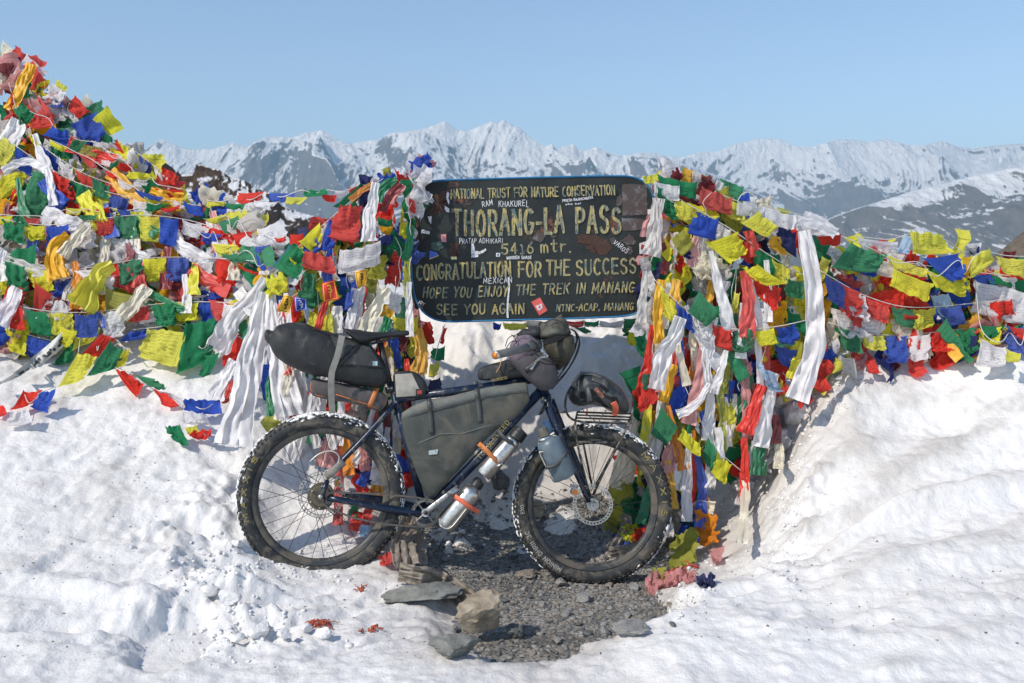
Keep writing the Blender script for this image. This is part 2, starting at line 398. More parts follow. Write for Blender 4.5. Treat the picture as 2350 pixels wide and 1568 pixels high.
# ---- far land
def m_range(name, rock_a, rock_b, snow_line, snow_soft, slope_lo, slope_hi, scale, snowc=(.92, .92, .92)):
    t = NT(name); g = t.n('ShaderNodeNewGeometry'); pos = g.outputs['Position']
    s = t.n('ShaderNodeSeparateXYZ'); t.l(g.outputs['Normal'], s.inputs[0])
    sp = t.n('ShaderNodeSeparateXYZ'); t.l(pos, sp.inputs[0])
    nz = t.noise(scale, 6, .6, pos); mpn = t.n('ShaderNodeMapping'); mpn.inputs['Scale'].default_value = (1.6, .6, .8); mpn.inputs['Rotation'].default_value = (0, .5, .4); t.l(pos, mpn.inputs[0]); n2 = t.noise(scale*3.4, 8, .66, mpn.outputs[0], .6)
    h = t.ramp(sp.outputs[2], snow_line-snow_soft, snow_line+snow_soft, -.5, .5)
    sl = t.ramp(s.outputs[2], slope_lo, slope_hi, -.5, .5)
    k = t.math('ADD', t.math('ADD', h, sl), t.math('ADD', t.math('MULTIPLY', t.math('SUBTRACT', nz, .5), 1.5), t.math('MULTIPLY', t.math('SUBTRACT', n2, .5), 1.7)))
    c = t.mix(t.ramp(n2, .35, .65), rock_a, rock_b)
    c = t.mix(t.ramp(k, -.07, .08), c, snowc)
    b = t.bump(n2, 1.0, 1/scale*.20)
    return t.done(t.pri(c, .9, 0, b, .1))
def mk_range(name, sky_pts, R1, R0, R2, base, mat, amp, n_az, n_r, lam, seed, pw=1.3, jag=0.0, skyfreq=60, rfun=None):
    xs = np.array([p[0] for p in sky_pts], float); ys = np.array([p[1] for p in sky_pts], float)
    px = np.linspace(xs[0], xs[-1], n_az); py = np.interp(px, xs, ys)
    r = np.concatenate([np.linspace(R0, R1, n_r), np.linspace(R1, R2, max(6, n_r//8))[1:]])
    PX, RR = np.meshgrid(px, r)
    t = np.clip((RR-R0)/(R1-R0), 0, 1)
    sharp = np.interp(px, xs, ys); kk = max(3, int(len(px)*.05)); smo = sharp.copy()
    for _ in range(3): smo = np.convolve(np.pad(smo, kk, mode='edge'), np.ones(2*kk+1)/(2*kk+1), 'valid')
    w5 = np.where(RR <= R1, t**5, 1)
    skyz = CAMH+(HY-(smo[None]*(1-w5)+sharp[None]*w5)-jag*w5**3*fbm(PX/skyfreq*6, PX*0+3.3, 5, seed+9))/F*R1
    X = (PX-CX)/F*RR; Yv = RR
    wx = X/lam+.35*perlin(X/lam*1.3, Yv/lam*1.3, seed+2); wy = Yv/(lam*1.9)+.35*perlin(X/lam*1.3+7, Yv/lam*1.3, seed+3)
    rd = .60*ridged(wx*.72, wy*.72, 7, seed, .50)+.40*ridged(X/lam*.36+2+.3*perlin(X/lam, Yv/lam, 8), Yv/lam*.22+5, 3, seed+40, .5)
    prof = t**pw
    h = base+(skyz-base)*prof
    h = h+(rd-.42)*amp*(np.clip(t*(1.0-t)*4, 0, 1)**.42)*(.35+.65*prof)
    lim = CAMH+(skyz-CAMH)*RR/R1-6*(1-t)*R1/19000; ex = np.maximum(h-lim, 0); h = np.where(RR < R1, h-ex*(1.0+.35*np.tanh(ex/200)), h)
    back = np.clip((RR-R1)/(R2-R1), 0, 1); h = np.where(RR > R1, base+(skyz-base)*(1-back)**1.3, h)
    P = np.stack([X, Yv, h], -1)
    return tag(link(name, grid_mesh(name, P, mat=mat)), kind='structure')
SK_A = [(-1300,372),(-1000,330),(-700,352),(-400,338),(-150,350),(100,335),(282,330),(308,327),(330,343),(372,319),(414,338),(445,343),(493,341),(535,327),(568,338),(608,314),(647,314),(674,316),(700,305),(740,299),(766,314),(797,334),(845,323),(867,327),(898,305),(942,301),(986,292),(1021,277),(1048,299),(1074,301),(1127,278),(1144,283),(1155,275),(1197,297),(1250,343),(1268,330),(1272,343),(1316,330),(1326,341),(1342,348),(1369,337),(1400,352),(1426,359),(1470,350),(1505,355),(1562,363),(1602,350),(1646,348),(1690,330),(1738,319),(1791,319),(1818,335),(1862,341),(1923,319),(1967,322),(1994,326),(2033,319),(2073,330),(2108,337),(2161,324),(2200,337),(2236,341),(2275,335),(2350,330),(2700,318),(3000,338),(3400,325)]
M_FAR = m_range('far_range', (.13, .12, .115), (.21, .19, .17), 1300, 1300, .50, .90, .0012)
M_FAR2 = m_range('lower_range', (.14, .12, .10), (.21, .18, .15), 1750, 480, .60, .97, .0014)
M_RIDGE = m_range('dark_ridge', (.05, .036, .03), (.12, .08, .055), 66, 60, .70, .97, .045)
M_HILL = m_range('brown_hill', (.13, .105, .08), (.20, .165, .125), 9, 10, .84, .98, .25)
mk_range('mountain_range', [p for p in SK_A if p[0] <= 1500]+[(1505,352),(1640,400),(1800,470)], 19000, 12500, 22000, -1100, M_FAR, 2300, 1700, 380, 2100, 101, 1.1, 2.0)
mk_range('mountain_range', [(1380,420),(1426,366)]+[p for p in SK_A if p[0] >= 1470], 23500, 13000, 27000, -1300, M_FAR2, 2200, 1300, 330, 2600, 131, 1.2, 1.6)
mk_range('mountain_range', [(1500,760),(1650,640),(1760,575),(1860,520),(1932,489),(2020,462),(2108,435),(2196,413),(2290,392),(2400,372),(2700,345),(3000,350),(3400,330)], 12500, 7200, 14500, -900,
         m_range('near_spur', (.13, .11, .09), (.20, .165, .135), 1050, 380, .56, .92, .0016), 1250, 1000, 280, 1500, 151, 1.1, 1.5)
mk_range('dark_ridge', [(-900,700),(-600,520),(-350,380),(-150,300),(0,275),(120,288),(282,341),(326,352),(370,367),(418,402),(445,398),(451,374),(475,382),(502,389),(528,407),(564,415),(590,433),(616,444),(647,473),(678,486),(718,495),(800,540),(950,600),(1100,680)], 420, 190, 520, -60, M_RIDGE, 30, 900, 240, 55, 171, 1.0, 3, 40)
mk_range('mountain_slope', [(2000,760),(2190,640),(2290,580),(2320,556),(2350,530),(2450,495),(2700,455),(3000,470),(3400,560)], 160, 60, 240, -40, M_HILL, 5, 300, 90, 30, 191, 1.0, 2)
# the pass falls away beyond the snowbank down into the valley
rr_ = np.concatenate([np.linspace(9.5, 60, 30), np.geomspace(66, 30000, 60)]); aa = np.radians(np.linspace(-80, 80, 121))
AA, RV = np.meshgrid(aa, rr_)
zz = np.where(RV < 4000, -.9-(RV-9.5)*.28, -.9-3990*.28-(RV-4000)*.01)+np.minimum(RV*.02, 60)*fbm(np.sin(AA)*RV/60, np.cos(AA)*RV/60, 4, 201)*(RV > 14)
M_VAL = m_range('valley_floor', (.13, .11, .09), (.20, .17, .14), -300, 300, .6, .95, .003)
tag(link('terrain', grid_mesh('terrain', np.stack([np.sin(AA)*RV, np.cos(AA)*RV, zz], -1), mat=M_VAL)), kind='structure')

# haze: the air between here and the ranges
hb = MB(); hb.box((0, 14500, 900), (21000, 0, 0), (0, 15500, 0), (0, 0, 2250))
t = NT('haze'); pv = t.n('ShaderNodeVolumePrincipled'); pv.inputs['Density'].default_value = 4.2e-5
pv.inputs['Color'].default_value = (.47, .75, 1.0, 1); pv.inputs['Absorption Color'].default_value = (.02, .02, .02, 1); pv.inputs['Anisotropy'].default_value = 0
t.l(pv.outputs[0], t.out.inputs['Volume'])
hz = link('haze', hb.mesh('haze', smooth=False, mats=(t.m,))); tag(hz, kind='stuff')
# ------------------------------------------------------------------ cloth
CLOTH = dict(y=(.80, .76, .05), g=(.02, .24, .10), r=(.78, .045, .028), b=(.035, .10, .52), w=(.84, .81, .84), o=(.95, .47, .015), c=(.84, .76, .60),
             p=(.66, .30, .29), m=(.22, .025, .03), n=(.012, .022, .13), l=(.42, .58, .78), t=(.03, .27, .24), e=(.60, .57, .55), k=(.40, .40, .06), s=(.55, .035, .02), z=(.34, .29, .235), h=(.78, .27, .02))
def m_cloth(name, col, ink=.68, satin=0.0, trans=.45, inkcol=None, dirt=.22):
    t = NT(name); uv = t.n('ShaderNodeUVMap').outputs[0]; o = t.obj()
    s = t.n('ShaderNodeSeparateXYZ'); t.l(uv, s.inputs[0]); u, v = s.outputs[0], s.outputs[1]
    rnd = t.n('ShaderNodeObjectInfo').outputs['Random']
    c = t.mix(t.ramp(t.noise(7, 4, .6, o), .3, .7), tuple(x*.82 for x in col), tuple(min(.92, x*1.12+.01) for x in col))
    g = sum(col)/3; fade = tuple(.55*x+.45*(.30+.35*g) for x in col)
    c = t.mix(t.ramp(rnd, .45, 1.0, 0, .38), c, fade)
    c = t.mix(t.ramp(t.noise(13, 5, .65, o, .5), .56, .74, 0, dirt), c, tuple(.35*x+.06 for x in col))
    if ink > 0:
        # printed prayer: rows of broken dark marks inside a ruled frame, with a figure in the middle
        w = t.n('ShaderNodeTexWave', wave_type='BANDS', bands_direction='Y', wave_profile='SIN'); w.inputs['Scale'].default_value = 2.9; w.inputs['Distortion'].default_value = .25; t.l(uv, w.inputs['Vector'])
        rows = t.ramp(w.outputs[0], .45, .62)
        mp = t.n('ShaderNodeMapping'); mp.inputs['Scale'].default_value = (46, 17, 1); t.l(uv, mp.inputs[0])
        mk = t.ramp(t.noise(1.0, 2, .6, mp.outputs[0]), .47, .55)
        inside = t.math('MULTIPLY', t.math('LESS_THAN', t.math('ABSOLUTE', t.math('SUBTRACT', u, .5)), .36), t.math('LESS_THAN', t.math('ABSOLUTE', t.math('SUBTRACT', v, .5)), .36))
        du = t.math('ABSOLUTE', t.math('SUBTRACT', t.math('MAXIMUM', t.math('ABSOLUTE', t.math('SUBTRACT', u, .5)), t.math('ABSOLUTE', t.math('SUBTRACT', v, .5))), .395))
        frame = t.math('LESS_THAN', du, .009)
        cx = t.math('POWER', t.math('SUBTRACT', u, .5), 2.0); cy = t.math('POWER', t.math('SUBTRACT', v, .5), 2.0)
        rad = t.math('SQRT', t.math('ADD', cx, cy))
        fig = t.math('MULTIPLY', t.math('LESS_THAN', rad, .15), t.ramp(t.noise(16, 3, .7, uv), .46, .54))
        rows = t.math('MULTIPLY', rows, t.math('GREATER_THAN', rad, .17))
        k = t.math('MAXIMUM', t.math('MAXIMUM', t.math('MULTIPLY', t.math('MULTIPLY', rows, mk), inside), fig), frame)
        k = t.math('MULTIPLY', k, t.ramp(t.noise(3.1, 3, .5, uv), .35, .6, .25, 1))
        k = t.math('MULTIPLY', k, t.ramp(rnd, .0, .25, .15, ink) if ink < 1 else 1.0)
        c = t.mix(k, c, inkcol or tuple(x*.16+.01 for x in col))
    weave = t.noise(420, 2, .5, o)
    b = t.bump(weave, .25, .002, t.bump(t.noise(38, 5, .6, o, .4), .35, .008))
    p = t.pri(c, .38 if satin else .85, 0, b, .45 if satin else .15, .15)
    tr = t.n('ShaderNodeBsdfTranslucent'); t.l(c, tr.inputs[0]); t.l(b, tr.inputs[1])
    mx = t.n('ShaderNodeMixShader'); mx.inputs[0].default_value = trans; t.l(p.outputs[0], mx.inputs[1]); t.l(tr.outputs[0], mx.inputs[2])
    return t.done(mx.outputs[0])
NAMES = dict(y='yellow', g='green', r='red', b='blue', w='white', o='golden', c='cream', p='pink', m='maroon', n='navy', l='pale_blue', t='teal', e='grey', k='olive', s='crimson', z='sackcloth', h='orange')
M_FLAG = {k: m_cloth('flag_cotton_'+NAMES[k], c) for k, c in CLOTH.items()}
M_SCARF = {k: m_cloth('scarf_'+NAMES[k], c, 0, 1, .30, dirt=.2) for k, c in CLOTH.items()}
M_CORD = surf('cord', (.55, .53, .5), .8)

def sim(Q, slack, n=15, steps=60, grav=.5, pinb=True, seed=1, rough=1.0, wind=(0, -.15)):
    """let a batch of cloths settle: Q (N,4,3) corners TL TR BR BL, slack (N,) extra length"""
    Q = np.asarray(Q, float); N = len(Q); slack = np.asarray(slack, float).reshape(N, 1, 1)
    a = np.linspace(0, 1, n); U, W = np.meshgrid(a, a)
    U = U[None, :, :, None]; W = W[None, :, :, None]
    q = Q[:, :, None, None, :]
    X = (q[:, 0]*(1-U)+q[:, 1]*U)*(1-W)+(q[:, 3]*(1-U)+q[:, 2]*U)*W
    w_ = (np.linalg.norm(Q[:, 0]-Q[:, 1], axis=1)+np.linalg.norm(Q[:, 3]-Q[:, 2], axis=1))/2
    h_ = (np.linalg.norm(Q[:, 0]-Q[:, 3], axis=1)+np.linalg.norm(Q[:, 1]-Q[:, 2], axis=1))/2
    sz = np.sqrt(w_*h_)[:, None, None]
    rx = np.maximum(w_[:, None, None], .03)/(n-1)*slack; ry = np.maximum(h_[:, None, None], .03)/(n-1)*slack
    r = np.random.default_rng(seed)
    ph = r.uniform(0, 2*pi, (N, 4)); fr = r.uniform(.7, 2.3, (N, 4)); an = r.uniform(0, pi, (N, 4))
    dep = 0
    uu, ww = U[..., 0], W[..., 0]
    for k in range(4):
        A = an[:, k, None, None]; dep = dep+np.sin(((uu-.5)*np.cos(A)+(ww-.5)*np.sin(A))*2*pi*fr[:, k, None, None]+ph[:, k, None, None])/(1+.5*k)
    nm = np.cross(Q[:, 1]-Q[:, 0], Q[:, 3]-Q[:, 0]); nm /= np.linalg.norm(nm, axis=1, keepdims=True)+1e-9
    X = X+(dep*sz*.055*rough)[..., None]*nm[:, None, None, :]+r.normal(0, .006, X.shape)*rough
    free = np.ones((N, n, n, 1)); free[:, 0, 0] = 0; free[:, 0, -1] = 0
    if pinb: free[:, -1, -1] = 0; free[:, -1, 0] = 0
    for j, (y, x) in enumerate(((0, 0), (0, -1), (-1, -1), (-1, 0))):
        if j < 2 or pinb: X[:, y, x] = Q[:, j]
    prev = X.copy(); dt2 = (1/40)**2
    acc = np.array([0, wind[1]*.3, -grav*.9])*dt2
    X0 = X.copy(); edge_ = np.zeros((1, n, n, 1)); edge_[:, 0] = edge_[:, -1] = .10; edge_[:, :, 0] = edge_[:, :, -1] = .10; edge_ = np.maximum(edge_, .012)
    def con(A, B, fA, fB, L, mode=0, st=1.0):
        d = B-A; l = np.sqrt((d*d).sum(-1, keepdims=True))+1e-9
        e = (l-L[..., None])/l
        if mode == 1: e = np.minimum(e, 0)
        ws = fA+fB; ws = np.where(ws == 0, 1, ws)
        c = d*e*st/ws
        return c
    for it in range(steps):
        v = (X-prev)*.90; prev = X.copy(); X = X+(v+acc)*free; X = X+(X0-X)*edge_*free
        for _ in range(3):
            for s0 in (0, 1):
                A = X[:, :, s0:-1:2]; B = X[:, :, s0+1::2]; k = min(A.shape[2], B.shape[2]); fA = free[:, :, s0:-1:2][:, :, :k]; fB = free[:, :, s0+1::2][:, :, :k]
                c = con(A[:, :, :k], B[:, :, :k], fA, fB, np.broadcast_to(rx, (N, n, k)))
                X[:, :, s0:-1:2][:, :, :k] += c*fA; X[:, :, s0+1::2][:, :, :k] -= c*fB
                A = X[:, s0:-1:2]; B = X[:, s0+1::2]; k = min(A.shape[1], B.shape[1]); fA = free[:, s0:-1:2][:, :k]; fB = free[:, s0+1::2][:, :k]
                c = con(A[:, :k], B[:, :k], fA, fB, np.broadcast_to(ry, (N, k, n)))
                X[:, s0:-1:2][:, :k] += c*fA; X[:, s0+1::2][:, :k] -= c*fB
        for s0 in (0, 1, 2):
            for ax in (0, 1):
                sl = [slice(None)]*4; s2 = [slice(None)]*4
                sl[2-ax] = slice(s0, -2, 3) if n-2 > s0 else slice(0, 0); s2[2-ax] = slice(s0+2, None, 3)
                A = X[tuple(sl)]; B = X[tuple(s2)]; k = min(A.shape[2-ax], B.shape[2-ax])
                ks = [slice(None)]*4; ks[2-ax] = slice(0, k); ks = tuple(ks)
                A = A[ks]; B = B[ks]; fA = free[tuple(sl)][ks]; fB = free[tuple(s2)][ks]
                L = np.broadcast_to((ry if ax == 1 else rx)*1.72, A.shape[:3])
                c = con(A, B, fA, fB, L, 1, .5)
                X[tuple(sl)][ks] += c*fA; X[tuple(s2)][ks] -= c*fB
    return X
def frayed(P, r, amt=.06):
    n, m = P.shape[:2]; P = P.copy()
    k = r.uniform(-amt, amt, m); P[-1] += (P[-1]-P[-2])*k[:, None]*6
    k = r.uniform(-amt, amt, n); P[:, -1] += (P[:, -1]-P[:, -2])*k[:, None]*3
    return P
UVC = {}
def uvgrid(n, m):
    if (n, m) not in UVC:
        u, v = np.meshgrid(np.linspace(0, 1, m), np.linspace(1, 0, n)); UVC[(n, m)] = np.stack([u, v], -1)
    return UVC[(n, m)]
def up2(P):                                          # one Catmull-Rom refinement of a cloth grid
    def along(P, ax):
        P = np.moveaxis(P, ax, 0); a = np.concatenate([2*P[:1]-P[1:2], P, 2*P[-1:]-P[-2:-1]])
        mid = (-a[:-3]+9*a[1:-2]+9*a[2:-1]-a[3:])/16
        out = np.empty((2*len(P)-1,)+P.shape[1:]); out[0::2] = P; out[1::2] = mid
        return np.moveaxis(out, 0, ax)
    return along(along(P, 0), 1)
def fringe(P, r, ln=.03, p=.6):                      # loose threads hanging off the lower edge
    mb = MB(); E = P[-1]
    for i in range(len(E)-1):
        for s in range(2):
            if r.random() > p: continue
            a = E[i]+(E[i+1]-E[i])*(s*.5); b = a+(E[i+1]-E[i])*.16; d = nrm(P[-1][i]-P[-3][i])*ln*r.uniform(.4, 1.2)+r.normal(0, ln*.15, 3)
            mb.add([a, b, (a+b)/2+d], [(0, 1, 2)])
    return mb
_fr = np.random.default_rng(77)
def cloth_obj(name, P, mat, parent=None, fr=True, loc=None):
    P = frayed(up2(P), _fr) if fr else P
    org = wloc(parent) if parent is not None else loc
    me = grid_mesh(name, P, org, mat, uvgrid(*P.shape[:2]))
    if parent is not None: return link(name, me, parent)
    return link(name, me, None, None, loc)

# --------- where the hung cloth stands: its distance for each direction
_gpx = np.arange(-60, 2441, 20); _gpy = np.arange(100, 1561, 20)
YG = np.full((len(_gpy), len(_gpx)), 99.0)
_yy = np.arange(2.95, 8.2, .02)
for j, py_ in enumerate(_gpy):
    XX = (_gpx[:, None]-CX)/F*_yy[None]; ZZ = np.broadcast_to(CAMH+(HY-py_)/F*_yy[None], XX.shape)
    below = ZZ < interp(TOP, XX, np.broadcast_to(_yy[None], XX.shape)); k = below.argmax(1); YG[j] = np.where(below.any(1), _yy[k], 99)
def yground(px, py):
    i = int(np.clip((px+60)/20, 0, len(_gpx)-1)); j = int(np.clip((py-100)/20, 0, len(_gpy)-1))
    return float(YG[j:j+2, i:i+2].min())
def depth(px, py):
    kx = [-100, 480, 620, 700, 1000, 1440, 1700, 1900, 2400]
    left = 5.12+(850-py)/720*1.28
    cen = 4.78 if py < 700 else 4.78-.12*min(1, (py-700)/300)
    right = 4.85
    if px < 500: d = left
    elif px < 660: k = (px-500)/160; d = left*(1-k)+cen*k
    elif px < 1200: d = cen
    elif px < 1750: d = right
    else: d = 4.85+(px-1750)/600*.35
    return min(d, yground(px, py)-.035)
def W(px, py, off=0.0): return at(px, py, depth(px, py)-off)

# crop coordinate systems used while measuring
def k4(x, y): return ((x/2.24)*.94, (y/2.24+100)*.94)
def k8(x, y): return ((x/3.136)*.94, (y/3.136+650)*.94)
def k5(x, y): return ((x/2.09+500)*.94, (y/2.09+350)*.94)
def k6(x, y): return ((x/1.96+1500)*.94, (y/1.96+400)*.94)
def k7(x, y): return ((x/2.851+1950)*.94, (y/2.851+450)*.94)
def k1(x, y): return ((x/2.24+550)*.94, (y/2.24+740)*.94)
def k9(x, y): return ((x/4.48+1150)*.94, (y/4.48+750)*.94)
QUEUE = []                                          # cloths waiting for the batch simulation
def flag(K, col, pts, parent, off=.08, slack=1.12, label=None, cat=None, group=None, mat=None, name='flag', lean=None):
    P = [K(*p) for p in pts]
    cx = sum(p[0] for p in P)/4; cy = sum(p[1] for p in P)/4; d0 = depth(cx, cy)-off
    jit = np.random.default_rng(int(abs(cx*7+cy*13))).normal(0, .022, 4)
    q = []
    for i, p in enumerate(P):
        d = min(.45*(depth(*p)-off)+.55*d0+jit[i], yground(*p)-.012)
        q.append(at(p[0], p[1], d))
    QUEUE.append(dict(q=q, col=col, parent=parent, slack=slack, label=label, cat=cat, group=group, mat=mat, name=name)); return q
def run_queue():
    if not QUEUE: return
    X = sim([d['q'] for d in QUEUE], [d['slack'] for d in QUEUE], n=13, steps=70, seed=5)
    for d, P in zip(QUEUE, X):
        m = d['mat'] or M_FLAG[d['col']]
        o = cloth_obj(d['name'], P, m, d['parent'], loc=d['q'][0])
        if d['label']: tag(o, d['label'], d['cat'], d['group'])
        elif d.get('label') is None and d['parent'] is None: pass
    QUEUE.clear()
def smooth_path(pts, n):
    P = np.array(pts, float); t = np.concatenate([[0], np.cumsum(np.linalg.norm(np.diff(P, axis=0), axis=1))]); t /= t[-1]
    s = np.linspace(0, 1, n)
    out = np.stack([np.interp(s, t, P[:, k]) for k in range(P.shape[1])], 1)
    for _ in range(max(1, n//6)): out[1:-1] = (out[:-2]+2*out[1:-1]+out[2:])/4
    return out
def scarf(K, col, path, w0, w1, label=None, cat='scarf', parent=None, off=.12, pleats=3, group=None, fr=0.0, mat=None, n=44, m=23, amp=.46, name='scarf', droop=None):
    pts = [K(*p) for p in path]; s = K(1, 0)[0]-K(0, 0)[0]
    c = smooth_path(pts, n); r = np.random.default_rng(int(c.sum()) % 99991)
    wid = np.interp(np.linspace(0, 1, n), np.linspace(0, 1, 2), [w0*s, w1*s]); tt = np.linspace(0, 1, n); wid = wid*(1+.42*perlin(tt*3.1+r.uniform(0, 50), tt*0, 3)+.2*perlin(tt*9+r.uniform(0, 50), tt*0, 4))
    c = c+np.stack([perlin(tt*3+r.uniform(0, 50), tt*0, 5), perlin(tt*3+r.uniform(0, 50), tt*0, 6)], 1)*wid.mean()*.28*np.sin(tt*pi)[:, None]
    tan = np.gradient(c, axis=0); tan /= np.linalg.norm(tan, axis=1, keepdims=True)+1e-9
    per = np.stack([-tan[:, 1], tan[:, 0]], 1)
    dd = np.array([depth(*p) for p in c])-off
    dd = np.minimum(np.convolve(np.pad(dd, 6, mode='edge'), np.ones(13)/13, 'valid'), dd+.03)
    yg = np.array([yground(*p) for p in c])-.015
    ph = r.uniform(0, 6.3); u = np.linspace(-.5, .5, m); P = np.zeros((n, m, 3))
    drift = np.cumsum(r.normal(0, .10, n)); drift2 = np.cumsum(r.normal(0, .08, n)); skew = r.uniform(-.3, .3)
    sd_ = int(r.integers(1, 900)); lenw = max(1.2, np.linalg.norm(np.diff(c, axis=0), axis=1).sum()/max(20, wid.mean()))
    for i in range(n):
        si = i/(n-1)*lenw*.55
        fold = .5-np.abs(perlin(u*pleats*.85+ph+.55*np.sin(si*1.7+ph), u*0+si, sd_))*2.6+.7*perlin(u*pleats*2.6+3, u*0+si*1.7, sd_+5)+.22*perlin(u*pleats*4+si*2.2, u*0+si*4, sd_+9)+.5*perlin(u*.9+si*.8, u*0+si*2.6, sd_+12)
        lat = u+.05*np.sin(u*2*pi*pleats*.9+ph+drift2[i])+.05*perlin(np.sign(u)*3.3, u*0+si*2.2, sd_+3)*np.abs(u)*2
        q = c[i]+per[i]*0
        Yd = dd[i]-fold*wid[i]/F*dd[i]*amp*.55+skew*u*wid[i]/F*dd[i]
        ww = wid[i]
        for j in range(m):
            yd = min(Yd[j], yg[i]); P[i, j] = at(q[0]+per[i, 0]*lat[j]*ww, q[1]+per[i, 1]*lat[j]*ww, yd)
    if fr: P[-1] += (P[-1]-P[-2])*r.uniform(-1, 1.2, m)[:, None]
    base = P[0, m//2]
    mt = mat or M_SCARF[col]
    me = grid_mesh(name, P, base if parent is None else wloc(parent), mt, uvgrid(n, m))
    if fr:
        pass
    o = link(name, me, parent, None, base if parent is None else None)
    if parent is None: tag(o, label, cat, group)
    elif label: o['label'] = label
    if fr:
        fm = fringe(P, r, fr)
        if fm.n: part('fringe', fm, mt, o if parent is None else parent, kind='stuff')
    return o
def cord(parent, pts, r=.0022, K=None, off=.09):
    P = []
    for p in pts:
        x, y = K(*p) if K else p; P.append((x, y, min(depth(x, y)-off, yground(x, y)-.01)))
    P = smooth_path(P, max(8, len(P)*4)); mb = MB(); mb.tube([at(*p) for p in P], r, 5)
    return part('cord', mb, M_CORD, parent)
def string(label, K, flags, line=None, off=.16, group='strings of prayer flags stretched over the heap'):
    x, y = K(*flags[0][1][0]); t_ = thing('prayer_flag_string', label, 'prayer flags', W(x, y, off), group)
    tops = []
    for f in flags:
        flag(K, f[0], f[1], t_, off+random.uniform(-.02, .02), f[2] if len(f) > 2 else 1.07); tops += [f[1][0], f[1][1]]
    cord(t_, line or sorted(tops, key=lambda p: p[0]), .0022, K, off+.005)
    return t_
def one(label, K, col, pts, off=.10, slack=1.12, name='prayer_flag', cat='prayer flag', group=None, mat=None):
    flag(K, col, pts, None, off, slack, label, cat, group, mat, name)

# ---- strings
string('long string of prayer flags slanting down the left heap from its peak', k4, [
 ('g', [(70,370),(115,340),(195,385),(140,465)]), ('r', [(185,410),(275,405),(305,460),(150,480)]), ('b', [(290,460),(370,490),(385,545),(225,515)]), ('b', [(300,530),(392,535),(385,570),(290,560)]),
 ('g', [(400,535),(490,535),(440,600),(365,590)]), ('k', [(460,560),(565,575),(520,635),(425,610)]), ('w', [(590,595),(675,620),(600,690),(520,655)]), ('g', [(610,660),(655,640),(640,680),(580,700)]),
 ('r', [(650,655),(720,670),(720,712),(640,700)]), ('y', [(705,708),(832,712),(862,752),(680,742)]), ('w', [(740,755),(815,775),(790,787),(720,790)]), ('g', [(770,785),(872,785),(840,812),(780,802)]), ('r', [(835,798),(1000,812),(1005,835),(890,850)])], off=.22)
string('second string of prayer flags slanting across the left heap towards the flying string', k4, [
 ('y', [(270,540),(350,572),(365,590),(280,562)]), ('r', [(420,615),(500,640),(527,685),(500,690)]), ('r', [(565,700),(630,722),(637,748),(600,742)]), ('w', [(640,750),(742,790),(705,806),(650,790)]), ('b', [(730,805),(892,850),(880,864),(762,842)]),
 ('y', [(785,850),(942,882),(905,892),(800,882)]), ('g', [(800,885),(930,888),(880,918),(790,922)]), ('r', [(870,912),(990,893),(980,912),(895,922)]), ('w', [(960,868),(1024,895),(1005,908),(930,892)]), ('b', [(1000,870),(1102,903),(1122,958),(1020,932)])], off=.24)
string('third string of prayer flags sagging from the heap to the tangle beside the sign', k4, [
 ('y', [(1110,972),(1252,932),(1282,952),(1160,1002)]), ('g', [(1190,985),(1302,952),(1345,1022),(1230,1052)]), ('r', [(1260,1060),(1392,1038),(1335,1112),(1290,1102)]), ('w', [(1345,1060),(1475,1055),(1452,1122),(1308,1106)]), ('b', [(1385,1122),(1490,1108),(1452,1142),(1400,1142)]), ('r', [(1500,1070),(1560,1062),(1568,1085),(1510,1088)])], off=.2)
string('nearly level string of small prayer flags crossing the left heap', k4, [
 ('y', [(-20,948),(72,955),(62,1002),(-20,997)]), ('g', [(75,958),(127,955),(167,1012),(80,997)]), ('r', [(125,955),(227,963),(202,1002),(135,987)]), ('w', [(215,955),(292,963),(272,1012),(225,992)]), ('b', [(330,930),(402,953),(392,977),(330,972)]), ('y', [(360,908),(452,908),(432,947),(360,947)]),
 ('r', [(470,912),(592,903),(607,937),(470,947)]), ('g', [(430,945),(542,943),(522,972),(440,962)]), ('w', [(560,938),(642,933),(622,977),(562,972)]), ('b', [(640,918),(782,908),(762,937),(650,947)]), ('y', [(710,928),(842,923),(832,952),(720,957)])], off=.2)
string('string of prayer flags flying free against the mountains left of the sign', k5, [
 ('y', [(8,290),(142,283),(132,302),(8,320)]), ('g', [(92,303),(217,303),(192,327),(120,320)]), ('r', [(165,250),(307,242),(257,300),(158,297)]), ('w', [(250,288),(387,288),(352,317),(253,314)]), ('b', [(328,250),(462,248),(432,282),(330,285)]),
 ('y', [(410,270),(542,267),(482,302),(413,298)]), ('g', [(508,226),(612,226),(637,250),(498,264)]), ('r', [(590,253),(677,253),(662,302),(600,277)]), ('w', [(662,245),(742,238),(702,267),(668,272)]), ('g', [(800,198),(828,215),(700,312),(648,325)])], off=.12)
string('string of prayer flags dipping over the heap below the third string', k4, [
 ('w', [(1020,1003),(1162,1008),(1132,1052),(1060,1042)]), ('b', [(1090,1045),(1227,1058),(1172,1102),(1110,1092)]), ('y', [(1150,1108),(1332,1120),(1292,1152),(1210,1162)]), ('g', [(1210,1160),(1342,1148),(1392,1197),(1280,1202)]), ('r', [(1285,1210),(1402,1263),(1432,1262),(1330,1252)]), ('b', [(1390,1148),(1442,1220),(1452,1247),(1420,1237)])], off=.22)
string('string of big prayer flags blowing down the snow slope at lower left', k8, [
 ('y', [(640,368),(742,440),(767,520),(545,657)]), ('g', [(720,428),(832,500),(882,527),(760,502)]), ('r', [(775,513),(892,540),(742,692),(600,680)]), ('y', [(600,658),(742,688),(650,852),(438,927)]), ('g', [(850,558),(957,660),(850,792),(655,847)]), ('y', [(950,638),(992,625),(962,762),(860,762)])], off=.10, group='strings of flags on the left snow slope')
